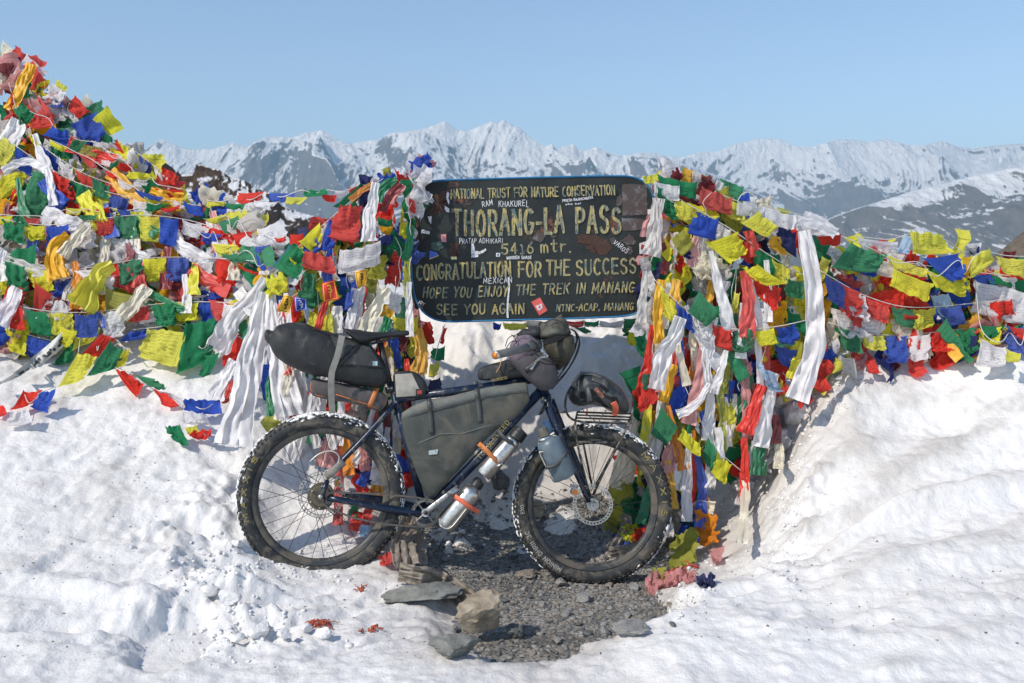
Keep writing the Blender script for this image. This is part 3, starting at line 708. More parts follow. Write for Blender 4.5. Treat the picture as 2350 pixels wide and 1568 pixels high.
string('string of prayer flags lying on the snow towards the big white scarf', k8, [
 ('r', [(865,763),(952,800),(1112,882),(1050,1012)]), ('g', [(1010,818),(1192,862),(1282,922),(1150,917)]), ('r', [(1168,928),(1282,970),(1392,1072),(1250,1062)]), ('w', [(1280,960),(1400,1010),(1420,1060),(1380,1060)]), ('b', [(1418,1013),(1682,1013),(1702,1132),(1400,1090)]), ('w', [(1400,1090),(1552,1120),(1622,1202),(1388,1182)])], off=.05, group='strings of flags on the left snow slope')
string('string of red, blue and white prayer flags lying at the left edge on the snow', k8, [
 ('r', [(-40,1030),(20,1060),(62,1120),(-40,1150)]), ('r', [(180,943),(327,948),(232,1052),(70,1105)]), ('w', [(88,1110),(217,1075),(262,1192),(28,1222)]), ('b', [(340,958),(427,923),(372,1122),(213,1062)])], off=.06, group='strings of flags on the left snow slope')
string('row of large yellow and green flags hung above the snow', k8, [
 ('b', [(1010,488),(1167,478),(1102,532),(895,572)]), ('y', [(1130,470),(1432,480),(1352,772),(1048,682)]), ('g', [(1418,428),(1652,388),(1642,702),(1338,837)]), ('g', [(1560,680),(1692,650),(1602,832),(1520,832)])], off=.08, group='strings of flags on the left snow slope')
string('string of white and dark printed flags rolled along the top right of the tangle', k6, [
 ('w', [(590,178),(722,205),(722,248),(582,242)]), ('w', [(718,205),(872,240),(862,312),(722,268)]), ('w', [(865,240),(1010,255),(1062,350),(870,318)]), ('b', [(598,150),(642,123),(652,182),(590,162)])], off=.16, group='strings of flags tied to the sign on the right')
string('taut string of large flags running from the board to the right edge', k7, [
 ('s', [(120,358),(302,340),(282,422),(150,402)]), ('g', [(372,398),(604,480),(562,612),(215,582)]), ('y', [(600,480),(905,588),(882,642),(645,572)]), ('y', [(655,578),(942,690),(907,804),(638,712)]), ('y', [(890,588),(1152,678),(1168,775),(960,722)]), ('b', [(850,508),(1132,478),(1168,602),(1090,692)]), ('o', [(1138,498),(1202,498),(1192,642),(1158,652)]), ('y', [(1202,488),(1322,438),(1378,522),(1188,662)]), ('y', [(1370,500),(1620,503),(1620,655),(1420,602)])], off=.22, group='strings of flags tied to the sign on the right')
string('upper gauzy string of prayer flags behind the taut one on the right', k7, [
 ('w', [(390,358),(692,400),(682,472),(450,442)]), ('l', [(740,333),(788,370),(772,482),(676,482)]), ('y', [(780,308),(992,348),(1102,472),(788,482)]), ('g', [(1310,618),(1620,655),(1620,735),(1328,682)])], off=.10, group='strings of flags tied to the sign on the right')
string('low string of prayer flags on the crest of the right snowbank', k7, [
 ('w', [(1228,665),(1620,735),(1612,985),(1198,892)]), ('g', [(1258,980),(1452,983),(1382,1032),(1298,1062)]), ('r', [(1468,988),(1620,1003),(1620,1085),(1500,1032)]), ('w', [(1268,1058),(1442,1130),(1442,1252),(1228,1262)]), ('y', [(1438,1138),(1552,1178),(1542,1222),(1438,1232)])], off=.16, group='strings of flags tied to the sign on the right')
string('small prayer flags strung behind the board just under its lower edge', k9, [
 ('b', [(245,160),(332,165),(325,222),(240,212)]), ('y', [(350,158),(622,160),(602,232),(360,232)]), ('r', [(1010,138),(1242,138),(1232,202),(1070,192)]), ('g', [(1238,138),(1398,140),(1392,205),(1230,195)]), ('g', [(1100,200),(1250,212),(1330,260),(1230,262)]), ('w', [(1400,135),(1680,140),(1660,200),(1400,200)]), ('g', [(1668,128),(1862,100),(1702,202),(1668,318)]), ('y', [(1678,245),(1897,253),(1802,422),(1720,382)])],
 line=[(100,150),(700,155),(1300,205),(1900,250)], off=-.35, group=None)
string('knotted string of small prayer flags hanging under the left end of the board', k5, [
 ('r', [(1213,928),(1238,935),(1212,1022),(1193,1012)]), ('g', [(1160,1038),(1227,1030),(1222,1112),(1150,1082)]), ('y', [(1150,1118),(1197,1110),(1192,1172),(1138,1192)]), ('n', [(1145,1200),(1200,1190),(1215,1255),(1130,1260)])], line=[(1225,925),(1190,1030),(1170,1120),(1165,1200)], off=.05, group=None)
string('string of printed flags rolled on the wall of cloth right of the board', k6, [
 ('y', [(570,608),(603,614),(592,712),(558,706)]), ('g', [(560,710),(592,714),(592,802),(553,806)]), ('s', [(563,800),(632,815),(627,882),(553,912)]), ('b', [(550,1030),(575,1032),(570,1118),(545,1120)]), ('y', [(528,1140),(567,1130),(587,1232),(543,1247)])], line=[(585,490),(580,612),(572,712),(570,805),(562,1032),(555,1140)], off=.16, group='strings of flags tied to the sign on the right')
# ---- single cloths, left heap
one('dark red and grey knot of cloth crowning the right post line', k6, 'm', [(265,45),(300,15),(335,60),(280,72)], .10, 1.5)
one('dark twiggy scrap sticking up at the very top of the heap', k4, 'n', [(45,75),(80,62),(125,115),(85,120)], .06, 1.5)
one('worn red prayer flag at the very top left of the heap beside the golden scarf', k4, 'm', [(-20,118),(77,113),(87,168),(-10,192)])
one('faded pink prayer flag just below the golden scarf at the peak', k4, 'p', [(115,303),(202,320),(282,412),(168,442)])
one('dark navy flag sticking out against the sky right of the golden scarf', k4, 'n', [(238,258),(302,253),(357,277),(350,312)], .08)
one('olive yellow flag poking out between golden scarf and navy flag', k4, 'y', [(205,225),(277,203),(267,247),(183,302)], .06)
one('blue prayer flag under the navy one on the skyline of the heap', k4, 'b', [(178,308),(337,313),(352,362),(208,332)], .07)
one('crumpled white cloth on the skyline right of the blue flag', k4, 'w', [(345,328),(402,343),(412,412),(338,392)], .06, 1.4)
one('sky blue cloth with a dark print draped over the skyline above the string', k4, 'l', [(480,473),(562,480),(647,562),(468,532)], .06)
one('cream cloth left of the sky blue one on the skyline', k4, 'c', [(412,488),(477,473),(467,532),(408,522)], .07)
one('long white cloth lying along the skyline under the sky blue one', k4, 'w', [(500,543),(602,550),(657,592),(518,572)], .09)
one('broad pale yellow flag hanging at the left edge under the white twist', k4, 'y', [(8,728),(162,703),(92,852),(-45,905)], .12, 1.2)
one('broad dark green cloth hanging beside the big blue flag', k4, 'g', [(173,708),(287,738),(252,955),(105,952)], .15, 1.18)
one('big medium blue flag between the dark green and the salmon one', k4, 'b', [(288,723),(402,788),(352,922),(245,962)], .14, 1.15)
one('salmon red cloth hanging below the big blue flag', k4, 'r', [(400,783),(442,900),(400,1062),(293,1032)], .12, 1.2)
one('crumpled dark green bunch in the middle of the upper heap', k4, 'g', [(288,573),(402,598),(372,722),(258,652)], .10, 1.5)
one('crumpled olive flag right of the dark green bunch', k4, 'k', [(408,648),(532,708),(482,762),(366,762)], .10, 1.4)
one('grey white balled cloth under the crumpled olive flag', k4, 'e', [(438,768),(522,758),(542,832),(428,842)], .12, 1.4)
one('brownish maroon flag behind the second string', k4, 'm', [(718,828),(812,880),(782,912),(698,907)], .06, 1.2)
one('small golden flag with ragged lower edge in the middle of the heap', k4, 'o', [(868,1150),(962,1118),(992,1222),(908,1224)], .14, 1.15)
one('big brown orange flag folded under the third string', k4, 'h', [(815,1058),(952,1048),(952,1132),(848,1152)], .08, 1.3)
one('square green flag hanging straight left of the golden scarf', k4, 'g', [(58,1150),(197,1103),(192,1297),(58,1252)], .18, 1.1)
one('large crimson flag draped over the right end of the yellow scarf', k4, 'r', [(588,1240),(757,1223),(732,1382),(568,1302)], .20, 1.22)
one('large olive flag with a printed horse wheel under the crimson one', k4, 'k', [(566,1335),(752,1398),(752,1522),(588,1547)], .14, 1.05)
one('big dusty red flag at the left edge above the snow', k4, 'r', [(38,1328),(152,1348),(112,1482),(-25,1490)], .12, 1.15)
one('pointed red flag hanging next to the white gauze cloth', k4, 's', [(185,1303),(292,1390),(252,1482),(188,1512)], .16, 1.1)
one('large white draped cloth at the foot of the heap with grey folds', k4, 'e', [(786,1298),(965,1258),(995,1340),(880,1362)], .12, 1.3)
one('red flag hanging over the edge of the white cloth at the heap foot', k4, 'r', [(938,1328),(1087,1280),(1062,1372),(982,1432)], .16, 1.1)
one('pale cloth between two red flags at the heap foot', k4, 'w', [(1083,1283),(1162,1288),(1142,1392),(995,1402)], .15, 1.15)
one('second red flag of the pair, the one next to the sign tangle', k4, 'r', [(1150,1288),(1284,1283),(1232,1352),(1150,1372)], .16, 1.1)
one('yellow flag at the left edge right under the dark blue ones', k4, 'y', [(-20,1213),(77,1260),(32,1352),(-25,1405)], .14, 1.1)
one('white gauze cloth with orange marks over the printed banner', k8, 'w', [(398,198),(542,300),(502,402),(270,400)], .14, 1.2)
one('green flag half hidden behind the black and white banner', k8, 'g', [(505,600),(600,560),(540,720),(400,752)], .02, 1.1)
one('bright red pointed flag between the heap and the big white scarf', k8, 'r', [(1588,250),(1843,288),(1762,402),(1668,422)], .14, 1.15)
one('red printed flag half covered by the big white scarf', k8, 'r', [(1728,558),(1892,468),(1852,682),(1713,772)], .08, 1.1)
one('deep red cloth under the white scarf lower down', k8, 's', [(1740,880),(1800,850),(1745,1040),(1690,1040)], .05, 1.1)
one('tangled green flag lying on the snow before the white scarf', k8, 'g', [(1253,1230),(1372,1203),(1452,1372),(1330,1292)], .03, 1.3)
one('small yellow flag lying on the snow beside the tangled green one', k8, 'y', [(1418,1230),(1502,1203),(1532,1262),(1440,1272)], .04, 1.2)
one('shredded red flag lying on the snow beside the small yellow one', k8, 'r', [(1438,1268),(1622,1238),(1602,1302),(1490,1292)], .035, 1.3)
one('pale blue printed rag lying on the snow at the foot of the white scarf', k8, 'l', [(1560,1280),(1732,1268),(1742,1352),(1620,1322)], .03, 1.3)
one('blue rag lying on the snow below the white papers', k8, 'b', [(150,600),(290,555),(260,670),(215,665)], .05, 1.2)
one('yellow rag hanging left of the white papers', k8, 'y', [(30,450),(160,370),(150,400),(60,470)], .12, 1.2)
one('long lime yellow rag hanging at the left foot of the heap', k8, 'y', [(180,390),(260,430),(190,560),(80,565)], .10, 1.3)
# ---- around the left post
one('sheer blue cloth blown up like a balloon above the corner of the board', k5, 'b', [(1038,88),(1142,42),(1168,130),(1098,197)], .02, 1.45)
one('bunched blue cloth knotted on top of the left post', k5, 'b', [(876,158),(962,138),(992,192),(898,202)], .12, 1.6)
one('red flag curling over the left edge of the board', k5, 'r', [(1038,258),(1072,290),(1082,357),(1038,332)], .13)
one('torn red flag sticking up at the top of the left post', k5, 'r', [(968,125),(1000,155),(1075,185),(990,195)], .08, 1.2)
one('big round red flag in the middle of the left tangle', k5, 'r', [(690,308),(802,318),(788,502),(622,472)], .22, 1.15)
one('blue flag left behind the big round red one', k5, 'b', [(638,380),(702,420),(642,522),(578,552)], .12, 1.15)
one('white flag with blue print stretched level under the red one', k5, 'w', [(688,540),(897,495),(897,612),(678,662)], .26, 1.06)
one('yellow end of the long sheer cloth slanting up to the post', k5, 'y', [(592,396),(600,470),(562,562),(470,500)], .16, 1.1)
one('large sheer green cloth slanting down from the post to the knot', k5, 'g', [(452,508),(545,560),(482,702),(343,622)], .18, 1.12)
one('blue edge cloth beside the large sheer green one', k5, 'b', [(440,513),(452,520),(345,640),(318,640)], .17, 1.1)
one('vivid orange red flag folded under the printed white one', k5, 'r', [(513,543),(642,570),(678,664),(488,617)], .22, 1.15)
one('dark green flag hanging in a point above the black seat bag', k5, 'g', [(500,648),(565,660),(562,832),(478,782)], .18, 1.2)
one('lime yellow knot of cloth at the top of the big white scarves', k5, 'y', [(313,668),(398,668),(432,742),(318,782)], .20, 1.5)
one('large yellow printed flag hanging behind the black seat bag', k5, 'y', [(538,848),(645,868),(662,970),(522,932)], .14, 1.15)
one('white printed paper flag hanging beside the board', k5, 'w', [(948,748),(1012,770),(992,862),(928,832)], .20)
one('yellow green printed flag under the left lower corner of the board', k5, 'y', [(958,878),(1092,878),(1082,962),(968,932)], .16, 1.2)
one('red flag hanging right of the golden scarf under the board', k5, 's', [(1098,898),(1152,908),(1172,1012),(1128,1022)], .10)
one('lime flag at the left edge of the board', k5, 'y', [(998,388),(1062,420),(1042,482),(988,462)], .14)
one('bright green roll of cloth across the left post', k5, 'g', [(878,373),(957,383),(952,417),(878,407)], .20, 1.2)
one('yellow cloth stuffed under the green roll on the left post', k5, 'o', [(888,413),(967,418),(942,452),(898,442)], .17, 1.3)
one('navy blue cloth under the yellow one on the left post', k5, 'n', [(888,458),(962,458),(952,512),(888,502)], .15, 1.3)
one('white flag with dark print tilting down from the green cloth', k5, 'w', [(500,640),(520,640),(460,720),(430,712)], .20)
one('blue folded cloth hung below the red mantra tag', k5, 'b', [(600,800),(715,780),(718,815),(595,848)], .13, 1.25)
one('small blue printed flag hanging by its knot above the saddle', k5, 'b', [(728,745),(762,748),(745,820),(708,855)], .18)
# ---- right of the board
one('big dark green flag rolled from the right top corner of the board', k6, 'g', [(203,48),(397,83),(387,167),(223,112)], .14, 1.15)
one('lime rag tied on the right top corner of the board', k6, 'y', [(135,60),(222,28),(217,72),(148,88)], .10, 1.2)
one('white flag with a printed picture over the right edge of the board', k6, 'w', [(193,78),(312,100),(312,177),(186,152)], .20, 1.06)
one('dark red flag with frayed upper edge on the skyline right of the board', k6, 's', [(418,105),(562,158),(564,242),(398,190)], .16, 1.2)
one('lime flag under the dark red frayed one', k6, 'y', [(318,168),(482,208),(500,252),(368,262)], .14, 1.2)
one('square blue flag blowing in front of the lime ones', k6, 'b', [(378,253),(502,248),(487,367),(343,325)], .22, 1.08)
one('wide lime printed flag below the square blue one', k6, 'y', [(428,370),(592,323),(638,407),(562,482)], .20, 1.1)
one('dull yellow printed flag left of the wide lime one', k6, 'k', [(268,348),(332,308),(388,382),(318,442)], .20, 1.1)
one('small pointed yellow flag against the right edge of the board', k6, 'y', [(246,345),(276,400),(262,467),(208,412)], .22, 1.1)
one('blue flag peeping out behind the dull yellow one', k6, 'n', [(350,385),(385,390),(380,450),(333,440)], .16)
one('yellow flag with an orange print under the white rolled string', k6, 'y', [(598,278),(692,223),(788,292),(732,352)], .24, 1.08)
one('golden orange cloth below the yellow flag with orange print', k6, 'o', [(742,343),(790,340),(830,437),(760,400)], .20, 1.3)
one('deep blue flag right of the golden orange cloth', k6, 'n', [(788,298),(872,318),(872,452),(768,365)], .18, 1.15)
one('dark green flag in shade under the deep blue one', k6, 'g', [(708,408),(792,430),(802,502),(698,492)], .16, 1.2)
one('narrow lime printed flag slanting right below the dark green one', k6, 'y', [(608,498),(682,480),(828,572),(720,578)], .24, 1.1)
one('bottle green flag left of the tall white scarf', k6, 'g', [(818,538),(902,560),(908,642),(818,622)], .18, 1.15)
one('cream cloth wound round the right post under the wide lime flag', k6, 'c', [(328,438),(482,418),(552,522),(418,552)], .16, 1.5)
one('grey white cloth wound under the cream one on the right post', k6, 'e', [(430,520),(560,470),(565,530),(470,560)], .18, 1.5)
one('red fringed cloth spreading from the red satin scarf', k6, 'r', [(640,508),(800,598),(772,702),(688,622)], .20, 1.2)
one('yellow wool tuft right of the red fringed cloth', k6, 'o', [(728,678),(822,658),(822,792),(718,772)], .16, 1.6)
one('large dark green cloth left of the tall white scarf lower down', k6, 'g', [(818,678),(932,748),(922,822),(798,742)], .16, 1.3)
one('pale sea green flag hanging cornerwise in the middle of the right tangle', k6, 'g', [(410,603),(507,710),(442,777),(348,702)], .26, 1.06)
one('red flag hanging cornerwise beside the helmet', k6, 'r', [(163,998),(212,1128),(115,1188),(118,1110)], .24, 1.1)
one('green printed flag hanging cornerwise above the front wheel', k6, 'g', [(223,1148),(303,1258),(252,1342),(173,1290)], .28, 1.05)
one('lime printed flag hanging right of the green cornerwise one', k6, 'y', [(328,1258),(412,1330),(412,1402),(298,1312)], .26, 1.1)
one('light blue printed flag blowing out over the snow clods', k6, 'l', [(688,948),(762,998),(814,1090),(728,1062)], .20, 1.12)
one('blue flag over the snow clods right of the dark tangle', k6, 'b', [(758,848),(882,888),(852,982),(788,940)], .16, 1.15)
one('rose printed flag in the dark part of the right tangle', k6, 'p', [(598,980),(658,938),(662,992),(618,1042)], .18, 1.1)
one('small green flag tied above the red cornerwise one', k6, 'g', [(140,1000),(170,1000),(165,1075),(130,1070)], .26, 1.15)
one('long red cloth with grey lettering sagging along the right string', k7, 'r', [(198,638),(445,760),(425,884),(306,912)], .16, 1.12)
one('right half of the long red cloth under the green roll', k7, 'r', [(430,768),(742,698),(722,884),(430,872)], .15, 1.14)
one('red banner with white letters under the green roll', k7, 's', [(128,538),(252,588),(475,690),(395,725)], .12, 1.1)
one('red gauze flag in front of the white cloth on the right', k7, 's', [(728,758),(852,778),(965,912),(714,944)], .15, 1.2)
one('light violet blue flag beside the red gauze one', k7, 'l', [(918,768),(1042,758),(1112,912),(978,922)], .16, 1.12)
one('dark blue flag left of the large white printed one', k7, 'b', [(998,718),(1172,678),(1214,842),(1098,842)], .12, 1.15)
one('ragged white cloth with fringed edge low on the right', k7, 'w', [(215,858),(625,918),(542,1094),(328,1052)], .12, 1.25)
one('mustard gauze flag right of the ragged white cloth', k7, 'y', [(648,928),(742,958),(752,1092),(538,1102)], .09, 1.15)
one('olive printed flag touching the right snowbank', k7, 'k', [(738,1058),(852,1110),(842,1187),(698,1130)], .08, 1.15)
one('maroon flag lying on the crest of the right snowbank', k7, 'm', [(868,1058),(962,1088),(1034,1202),(838,1212)], .06, 1.15)
one('long narrow green flag leaning onto the right snowbank crest', k7, 'g', [(952,1020),(1030,925),(1225,1215),(1165,1242)], .14, 1.1)
one('pale yellow gauze flag right of the narrow green one', k7, 'y', [(1048,928),(1182,928),(1204,1092),(1088,1082)], .08, 1.1)
one('blue crumpled flag low beside the tall white scarf', k7, 'b', [(155,1158),(272,1108),(284,1252),(188,1342)], .08, 1.3)
one('grey flag printed with fine text low on the right', k7, 'e', [(288,1188),(383,1208),(414,1352),(318,1302)], .10, 1.1)
one('red rag on the slope of the right snowbank', k7, 'r', [(468,1220),(522,1213),(584,1312),(478,1292)], .08, 1.2)
one('dark blue flag low at the left foot of the large white printed one', k7, 'n', [(1190,1050),(1250,1040),(1230,1190),(1200,1150)], .07, 1.1)
one('olive flag draped over the foot of the right post', k1, 'k', [(0,0),(0,0),(0,0),(0,0)]) if False else None
def kp(x, y): return (x, y)
one('olive printed flag folded at the foot of the right tangle', kp, 'k', [(1545,1225),(1600,1215),(1600,1290),(1535,1300)], .10, 1.3)
one('mustard brown rag at the foot of the right post', kp, 'h', [(1595,1170),(1640,1180),(1650,1240),(1605,1250)], .10, 1.4)
one('dark green rag bundled behind the front tyre', kp, 'g', [(1560,1150),(1615,1130),(1625,1215),(1560,1215)], .08, 1.4)
one('small red rag lying at the edge of the shaded snow', kp, 'p', [(1628,1262),(1665,1250),(1655,1285),(1635,1282)], .05, 1.2)
one('teal blue rag near the foot of the right post', kp, 't', [(1565,1110),(1600,1105),(1605,1150),(1575,1160)], .12, 1.3)
for lb, c, q in (('yellow flag lying on the gravel seen through the front wheel', 'y', [(1425,1205),(1460,1195),(1470,1230),(1430,1240)]), ('red rag lying on the gravel seen through the front wheel', 'r', [(1455,1210),(1485,1205),(1478,1245),(1450,1240)]),
                 ('blue rag lying on the gravel seen through the front wheel', 'b', [(1405,1225),(1440,1225),(1445,1250),(1410,1250)]), ('green cloth hanging low behind the front wheel', 'g', [(1445,1110),(1480,1080),(1500,1130),(1450,1190)]),
                 ('blue and teal cloth at the rim of the front wheel', 't', [(1465,1150),(1500,1120),(1505,1180),(1475,1200)])):
    one(lb, kp, c, q, .04, 1.35)
for lb, c, q in (('dull red rag in the heap of scraps by the front tyre', 'p', [(1480,1325),(1530,1310),(1545,1335),(1490,1348)]), ('crimson rag lying over the scraps by the front tyre', 's', [(1525,1312),(1570,1300),(1575,1325),(1540,1335)]), ('pink scrap at the far end of the scraps', 'p', [(1570,1305),(1595,1310),(1592,1330),(1575,1328)]),
                 ('dark blue scrap lying at the right end of the scraps', 'b', [(1595,1318),(1640,1320),(1635,1332),(1605,1332)]), ('yellow scrap among the red scraps', 'y', [(1500,1302),(1525,1300),(1530,1322),(1505,1322)]), ('red rag tucked under the rear tyre', 'r', [(870,1275),(900,1262),(905,1285),(880,1290)])):
    one(lb, kp, {'r': 'm', 's': 'p', 'y': 'k', 'b': 'n'}.get(c, c) if 'tyre' not in lb or 'scraps' in lb else 'r', q, .02, 1.5, name='rag', cat='rag')
# ---- scarves (long pleated cloths)
scarf(k4, 'o', [(170,125),(150,190),(110,260),(45,380)], 60, 70, 'shiny golden satin scarf draped from the peak of the heap', off=.16, pleats=2.2)
scarf(k4, 'w', [(15,715),(90,665),(160,655),(235,690),(290,725)], 45, 40, 'twisted white scarf looping above the pale yellow flag', off=.2, pleats=2)
scarf(k4, 'y', [(450,835),(480,900),(520,960),(550,1010)], 80, 95, 'bright yellow satin scarf in the middle of the heap', off=.2, fr=.02)
scarf(k4, 'o', [(385,1070),(320,1130),(290,1190),(320,1300)], 90, 130, 'golden fringed scarf in front of the heap left of centre', off=.24, fr=.04)
scarf(k4, 'c', [(475,1015),(430,1070),(385,1110),(340,1180)], 60, 70, 'cream satin scarf beside the golden fringed one', off=.25)
scarf(k4, 'w', [(740,950),(760,1010),(740,1080),(700,1140)], 50, 80, 'greyish white scarf hanging under the level string', off=.14)
scarf(k4, 'y', [(620,1225),(560,1260),(500,1330),(440,1455)], 70, 170, 'broad yellow satin scarf with fringe spreading over the heap foot', off=.26, fr=.05, pleats=3.5)
scarf(k4, 'e', [(460,1230),(420,1290),(380,1350),(360,1420)], 35, 60, 'dirty white scarf running down to the fringe of the yellow one', off=.18)
scarf(k4, 'g', [(740,1300),(800,1370),(900,1420),(1000,1480)], 30, 45, 'dark green rope of cloth along the white cloth at the heap foot', off=.17)
scarf(k4, 'w', [(760,1520),(900,1500),(1050,1450),(1170,1390)], 60, 90, 'long grey white cloth lying along the foot of the heap', off=.10)
scarf(k4, 'e', [(600,800),(570,870),(640,930),(660,980)], 60, 70, 'grey crumpled scarf left of the brownish maroon flag', off=.10, pleats=2)
scarf(k4, 'c', [(600,1050),(580,1110),(570,1180),(560,1240)], 55, 60, 'cream rag scarf hanging in the centre of the heap', off=.14)
scarf(k4, 'w', [(700,1090),(720,1150),(790,1190),(810,1240)], 60, 50, 'white scarf knotted above the crimson flag', off=.18)
scarf(k8, 'b', [(520,275),(620,320),(720,345),(785,400),(795,475)], 35, 30, 'blue cloth drooping in a loop over the banner', off=.16, pleats=1.5)
scarf(k8, 'w', [(2030,90),(1940,220),(1810,370),(1740,500),(1650,640)], 70, 210, 'bright white scarf with frayed end blown to the left', off=.24, fr=.05, pleats=3)
scarf(k8, 'w', [(2030,200),(1970,480),(1890,900),(1830,1200),(1800,1370)], 130, 300, 'biggest white scarf hanging down to the snow beside the rear tyre', off=.20, pleats=3)
scarf(k5, 'w', [(335,770),(350,950),(390,1150),(440,1390)], 50, 150, 'off white silk scarf hanging just left of the seat bag', off=.20, pleats=3)
scarf(k5, 'w', [(395,800),(400,850),(385,930)], 35, 50, 'short white scarf behind the round end of the seat bag', off=.14)
scarf(k5, 'g', [(985,190),(920,215),(890,250),(885,300)], 45, 60, 'green cloth folded over the top of the left post', off=.20)
scarf(k5, 'm', [(1000,205),(960,245),(930,290),(905,350)], 45, 35, 'maroon cloth twisted down from the top of the left post', off=.22, pleats=2)
scarf(k5, 'p', [(1010,210),(990,240),(960,275),(950,310)], 50, 30, 'dusty pink cloth next to the twisted maroon one', off=.19, pleats=2)
scarf(k5, 'h', [(870,200),(800,240),(740,290)], 30, 35, 'rust red cloth twisted along the line to the left post', off=.18, pleats=2)
scarf(k5, 'w', [(872,200),(855,280),(835,380),(835,500)], 40, 85, 'white satin scarf hanging from the top of the left post', off=.26, pleats=2.5)
scarf(k5, 'g', [(1050,420),(1045,500),(1025,600)], 40, 40, 'green cloth hanging along the left edge of the board', off=.13)
scarf(k5, 'y', [(1030,560),(1030,640),(1030,720),(1040,800)], 45, 35, 'yellow cloth hanging along the left edge of the board', off=.12)
scarf(k5, 'b', [(1015,600),(1020,690),(1035,800),(1070,870)], 30, 30, 'blue cloth hanging down to the lower corner of the board', off=.11)
scarf(k5, 'c', [(935,735),(900,790),(860,860),(815,960)], 40, 100, 'cream knotted scarf hanging above the saddle', off=.24, pleats=2.5)
scarf(k5, 'w', [(770,740),(755,820),(735,960)], 38, 45, 'white ribbon scarf with red symbols left of the cream one', off=.16, pleats=1.5)
scarf(k5, 'w', [(805,730),(790,820),(775,950)], 32, 35, 'second white ribbon scarf behind the saddle', off=.15, pleats=1.5)
scarf(k5, 'w', [(675,830),(672,900),(675,970)], 55, 55, 'plain white cloth hanging above the black seat bag', off=.14, pleats=1.5)
scarf(k5, 'r', [(820,730),(810,800),(800,900)], 22, 25, 'thin red strip between the white ribbon scarves', off=.12, pleats=1)
scarf(k5, 'o', [(1075,930),(1100,1010),(1110,1090),(1085,1175)], 60, 85, 'golden scarf hanging under the left corner of the board', off=.12)
scarf(k5, 'o', [(915,990),(925,1080),(945,1170)], 40, 40, 'golden cloth hanging behind the seat post', off=.14)
scarf(k5, 'b', [(960,990),(975,1060),(990,1150)], 40, 35, 'blue striped cloth behind the seat post', off=.10)
scarf(k5, 'g', [(345,1160),(330,1230),(330,1300),(350,1390)], 35, 60, 'green scarf under the off white silk one', off=.12)
scarf(k5, 'g', [(940,890),(920,940),(900,1000)], 50, 40, 'green cloth hanging right of the cream knotted scarf', off=.15)
scarf(k5, 's', [(130,1230),(110,1300)], 25, 25, 'dark red strip beside the big white scarf', off=.10, pleats=1)
scarf(k8, 'w', [(1790,720),(1720,850),(1640,1010)], 70, 110, 'white banner with red letters under the big white scarf', off=.10, pleats=2)
scarf(k1, 's', [(650,560),(640,750),(625,950),(615,1215)], 38, 52, 'long red scarf seen through the rear wheel', off=.05, pleats=1.6)
scarf(k1, 'w', [(705,560),(700,720),(690,900)], 60, 70, 'white stained scarf seen through the rear wheel', off=.06, pleats=2)
scarf(k1, 'p', [(600,640),(575,760),(545,900)], 60, 110, 'pale pink cloth frozen to the snow behind the rear wheel', off=.0, pleats=1.5)
scarf(k1, 'o', [(930,640),(920,720),(945,830)], 70, 80, 'orange scarf between rear tyre and seat tube', off=.06)
scarf(k1, 'o', [(820,860),(840,950),(830,1075)], 60, 90, 'golden scarf seen through the rear wheel', off=.06)
scarf(k1, 'b', [(800,880),(770,940),(735,1000)], 40, 60, 'blue cloth seen through the rear wheel', off=.08, pleats=1.5)
scarf(k1, 'r', [(725,1140),(715,1190),(700,1245)], 55, 50, 'red end of cloth under the chain', off=.05, pleats=1.5)
scarf(k1, 'r', [(785,1125),(775,1170),(765,1215)], 50, 55, 'orange red end of cloth under the chain', off=.05, pleats=1.5)
scarf(k1, 'g', [(712,1110),(700,1140),(695,1175)], 45, 40, 'green end of cloth under the chain stay', off=.06, pleats=1.5)
scarf(k1, 'l', [(765,1215),(758,1280)], 50, 55, 'pale blue end of cloth touching the snow under the chain', off=.06, pleats=1.5)
scarf(k1, 'b', [(985,870),(990,950),(1000,1010)], 35, 30, 'blue cloth behind the seat tube', off=.04, pleats=1.5)
scarf(k1, 'z', [(1010,1150),(985,1230),(960,1330),(990,1440)], 110, 150, 'dirty beige sacking wrapped round the foot of the left post', 'cloth', off=.14, pleats=3.5, amp=.9, name='sacking')
scarf(k1, 'z', [(1060,1240),(1070,1330),(1075,1430)], 60, 60, 'grey plastic shred hanging beside the sacking', 'cloth', off=.12, pleats=2, name='sacking')
# right
scarf(k6, 'e', [(212,165),(200,260),(190,370),(175,440)], 50, 80, 'grey gauze scarf hanging over the right edge of the board', off=.24, pleats=3)
scarf(k6, 'p', [(175,250),(150,300),(145,350)], 30, 40, 'pink gauze tuft blown against the board', off=.22, pleats=2)
scarf(k6, 'w', [(245,185),(310,215),(350,265)], 45, 30, 'white cloth slung from the printed picture flag', off=.18, pleats=2)
scarf(k6, 's', [(640,320),(660,380),(670,445)], 45, 40, 'short red satin strip behind the yellow flag', off=.18, pleats=1.5)
scarf(k6, 'w', [(905,320),(935,480),(965,680),(950,880),(915,1010),(870,1130)], 70, 115, 'tall shiny white scarf with printed border hanging over the right snowbank', off=.30, pleats=2.0, amp=.5)
scarf(k6, 'w', [(900,262),(980,290),(1060,335)], 75, 60, 'clear white film bunched at the top of the tall white scarf', off=.26, pleats=2.5)
scarf(k6, 'r', [(620,510),(640,620),(640,720),(630,830)], 50, 70, 'red satin scarf with fringe hanging from the white knot', off=.22, fr=.035, pleats=2)
scarf(k6, 'o', [(225,555),(210,650),(205,750),(215,860)], 50, 50, 'golden yellow satin scarf nearest the board on the right', off=.20, pleats=2)
scarf(k6, 'o', [(300,555),(288,640),(290,720),(320,760)], 45, 50, 'second golden yellow satin scarf right of the printed one', off=.19, pleats=2)
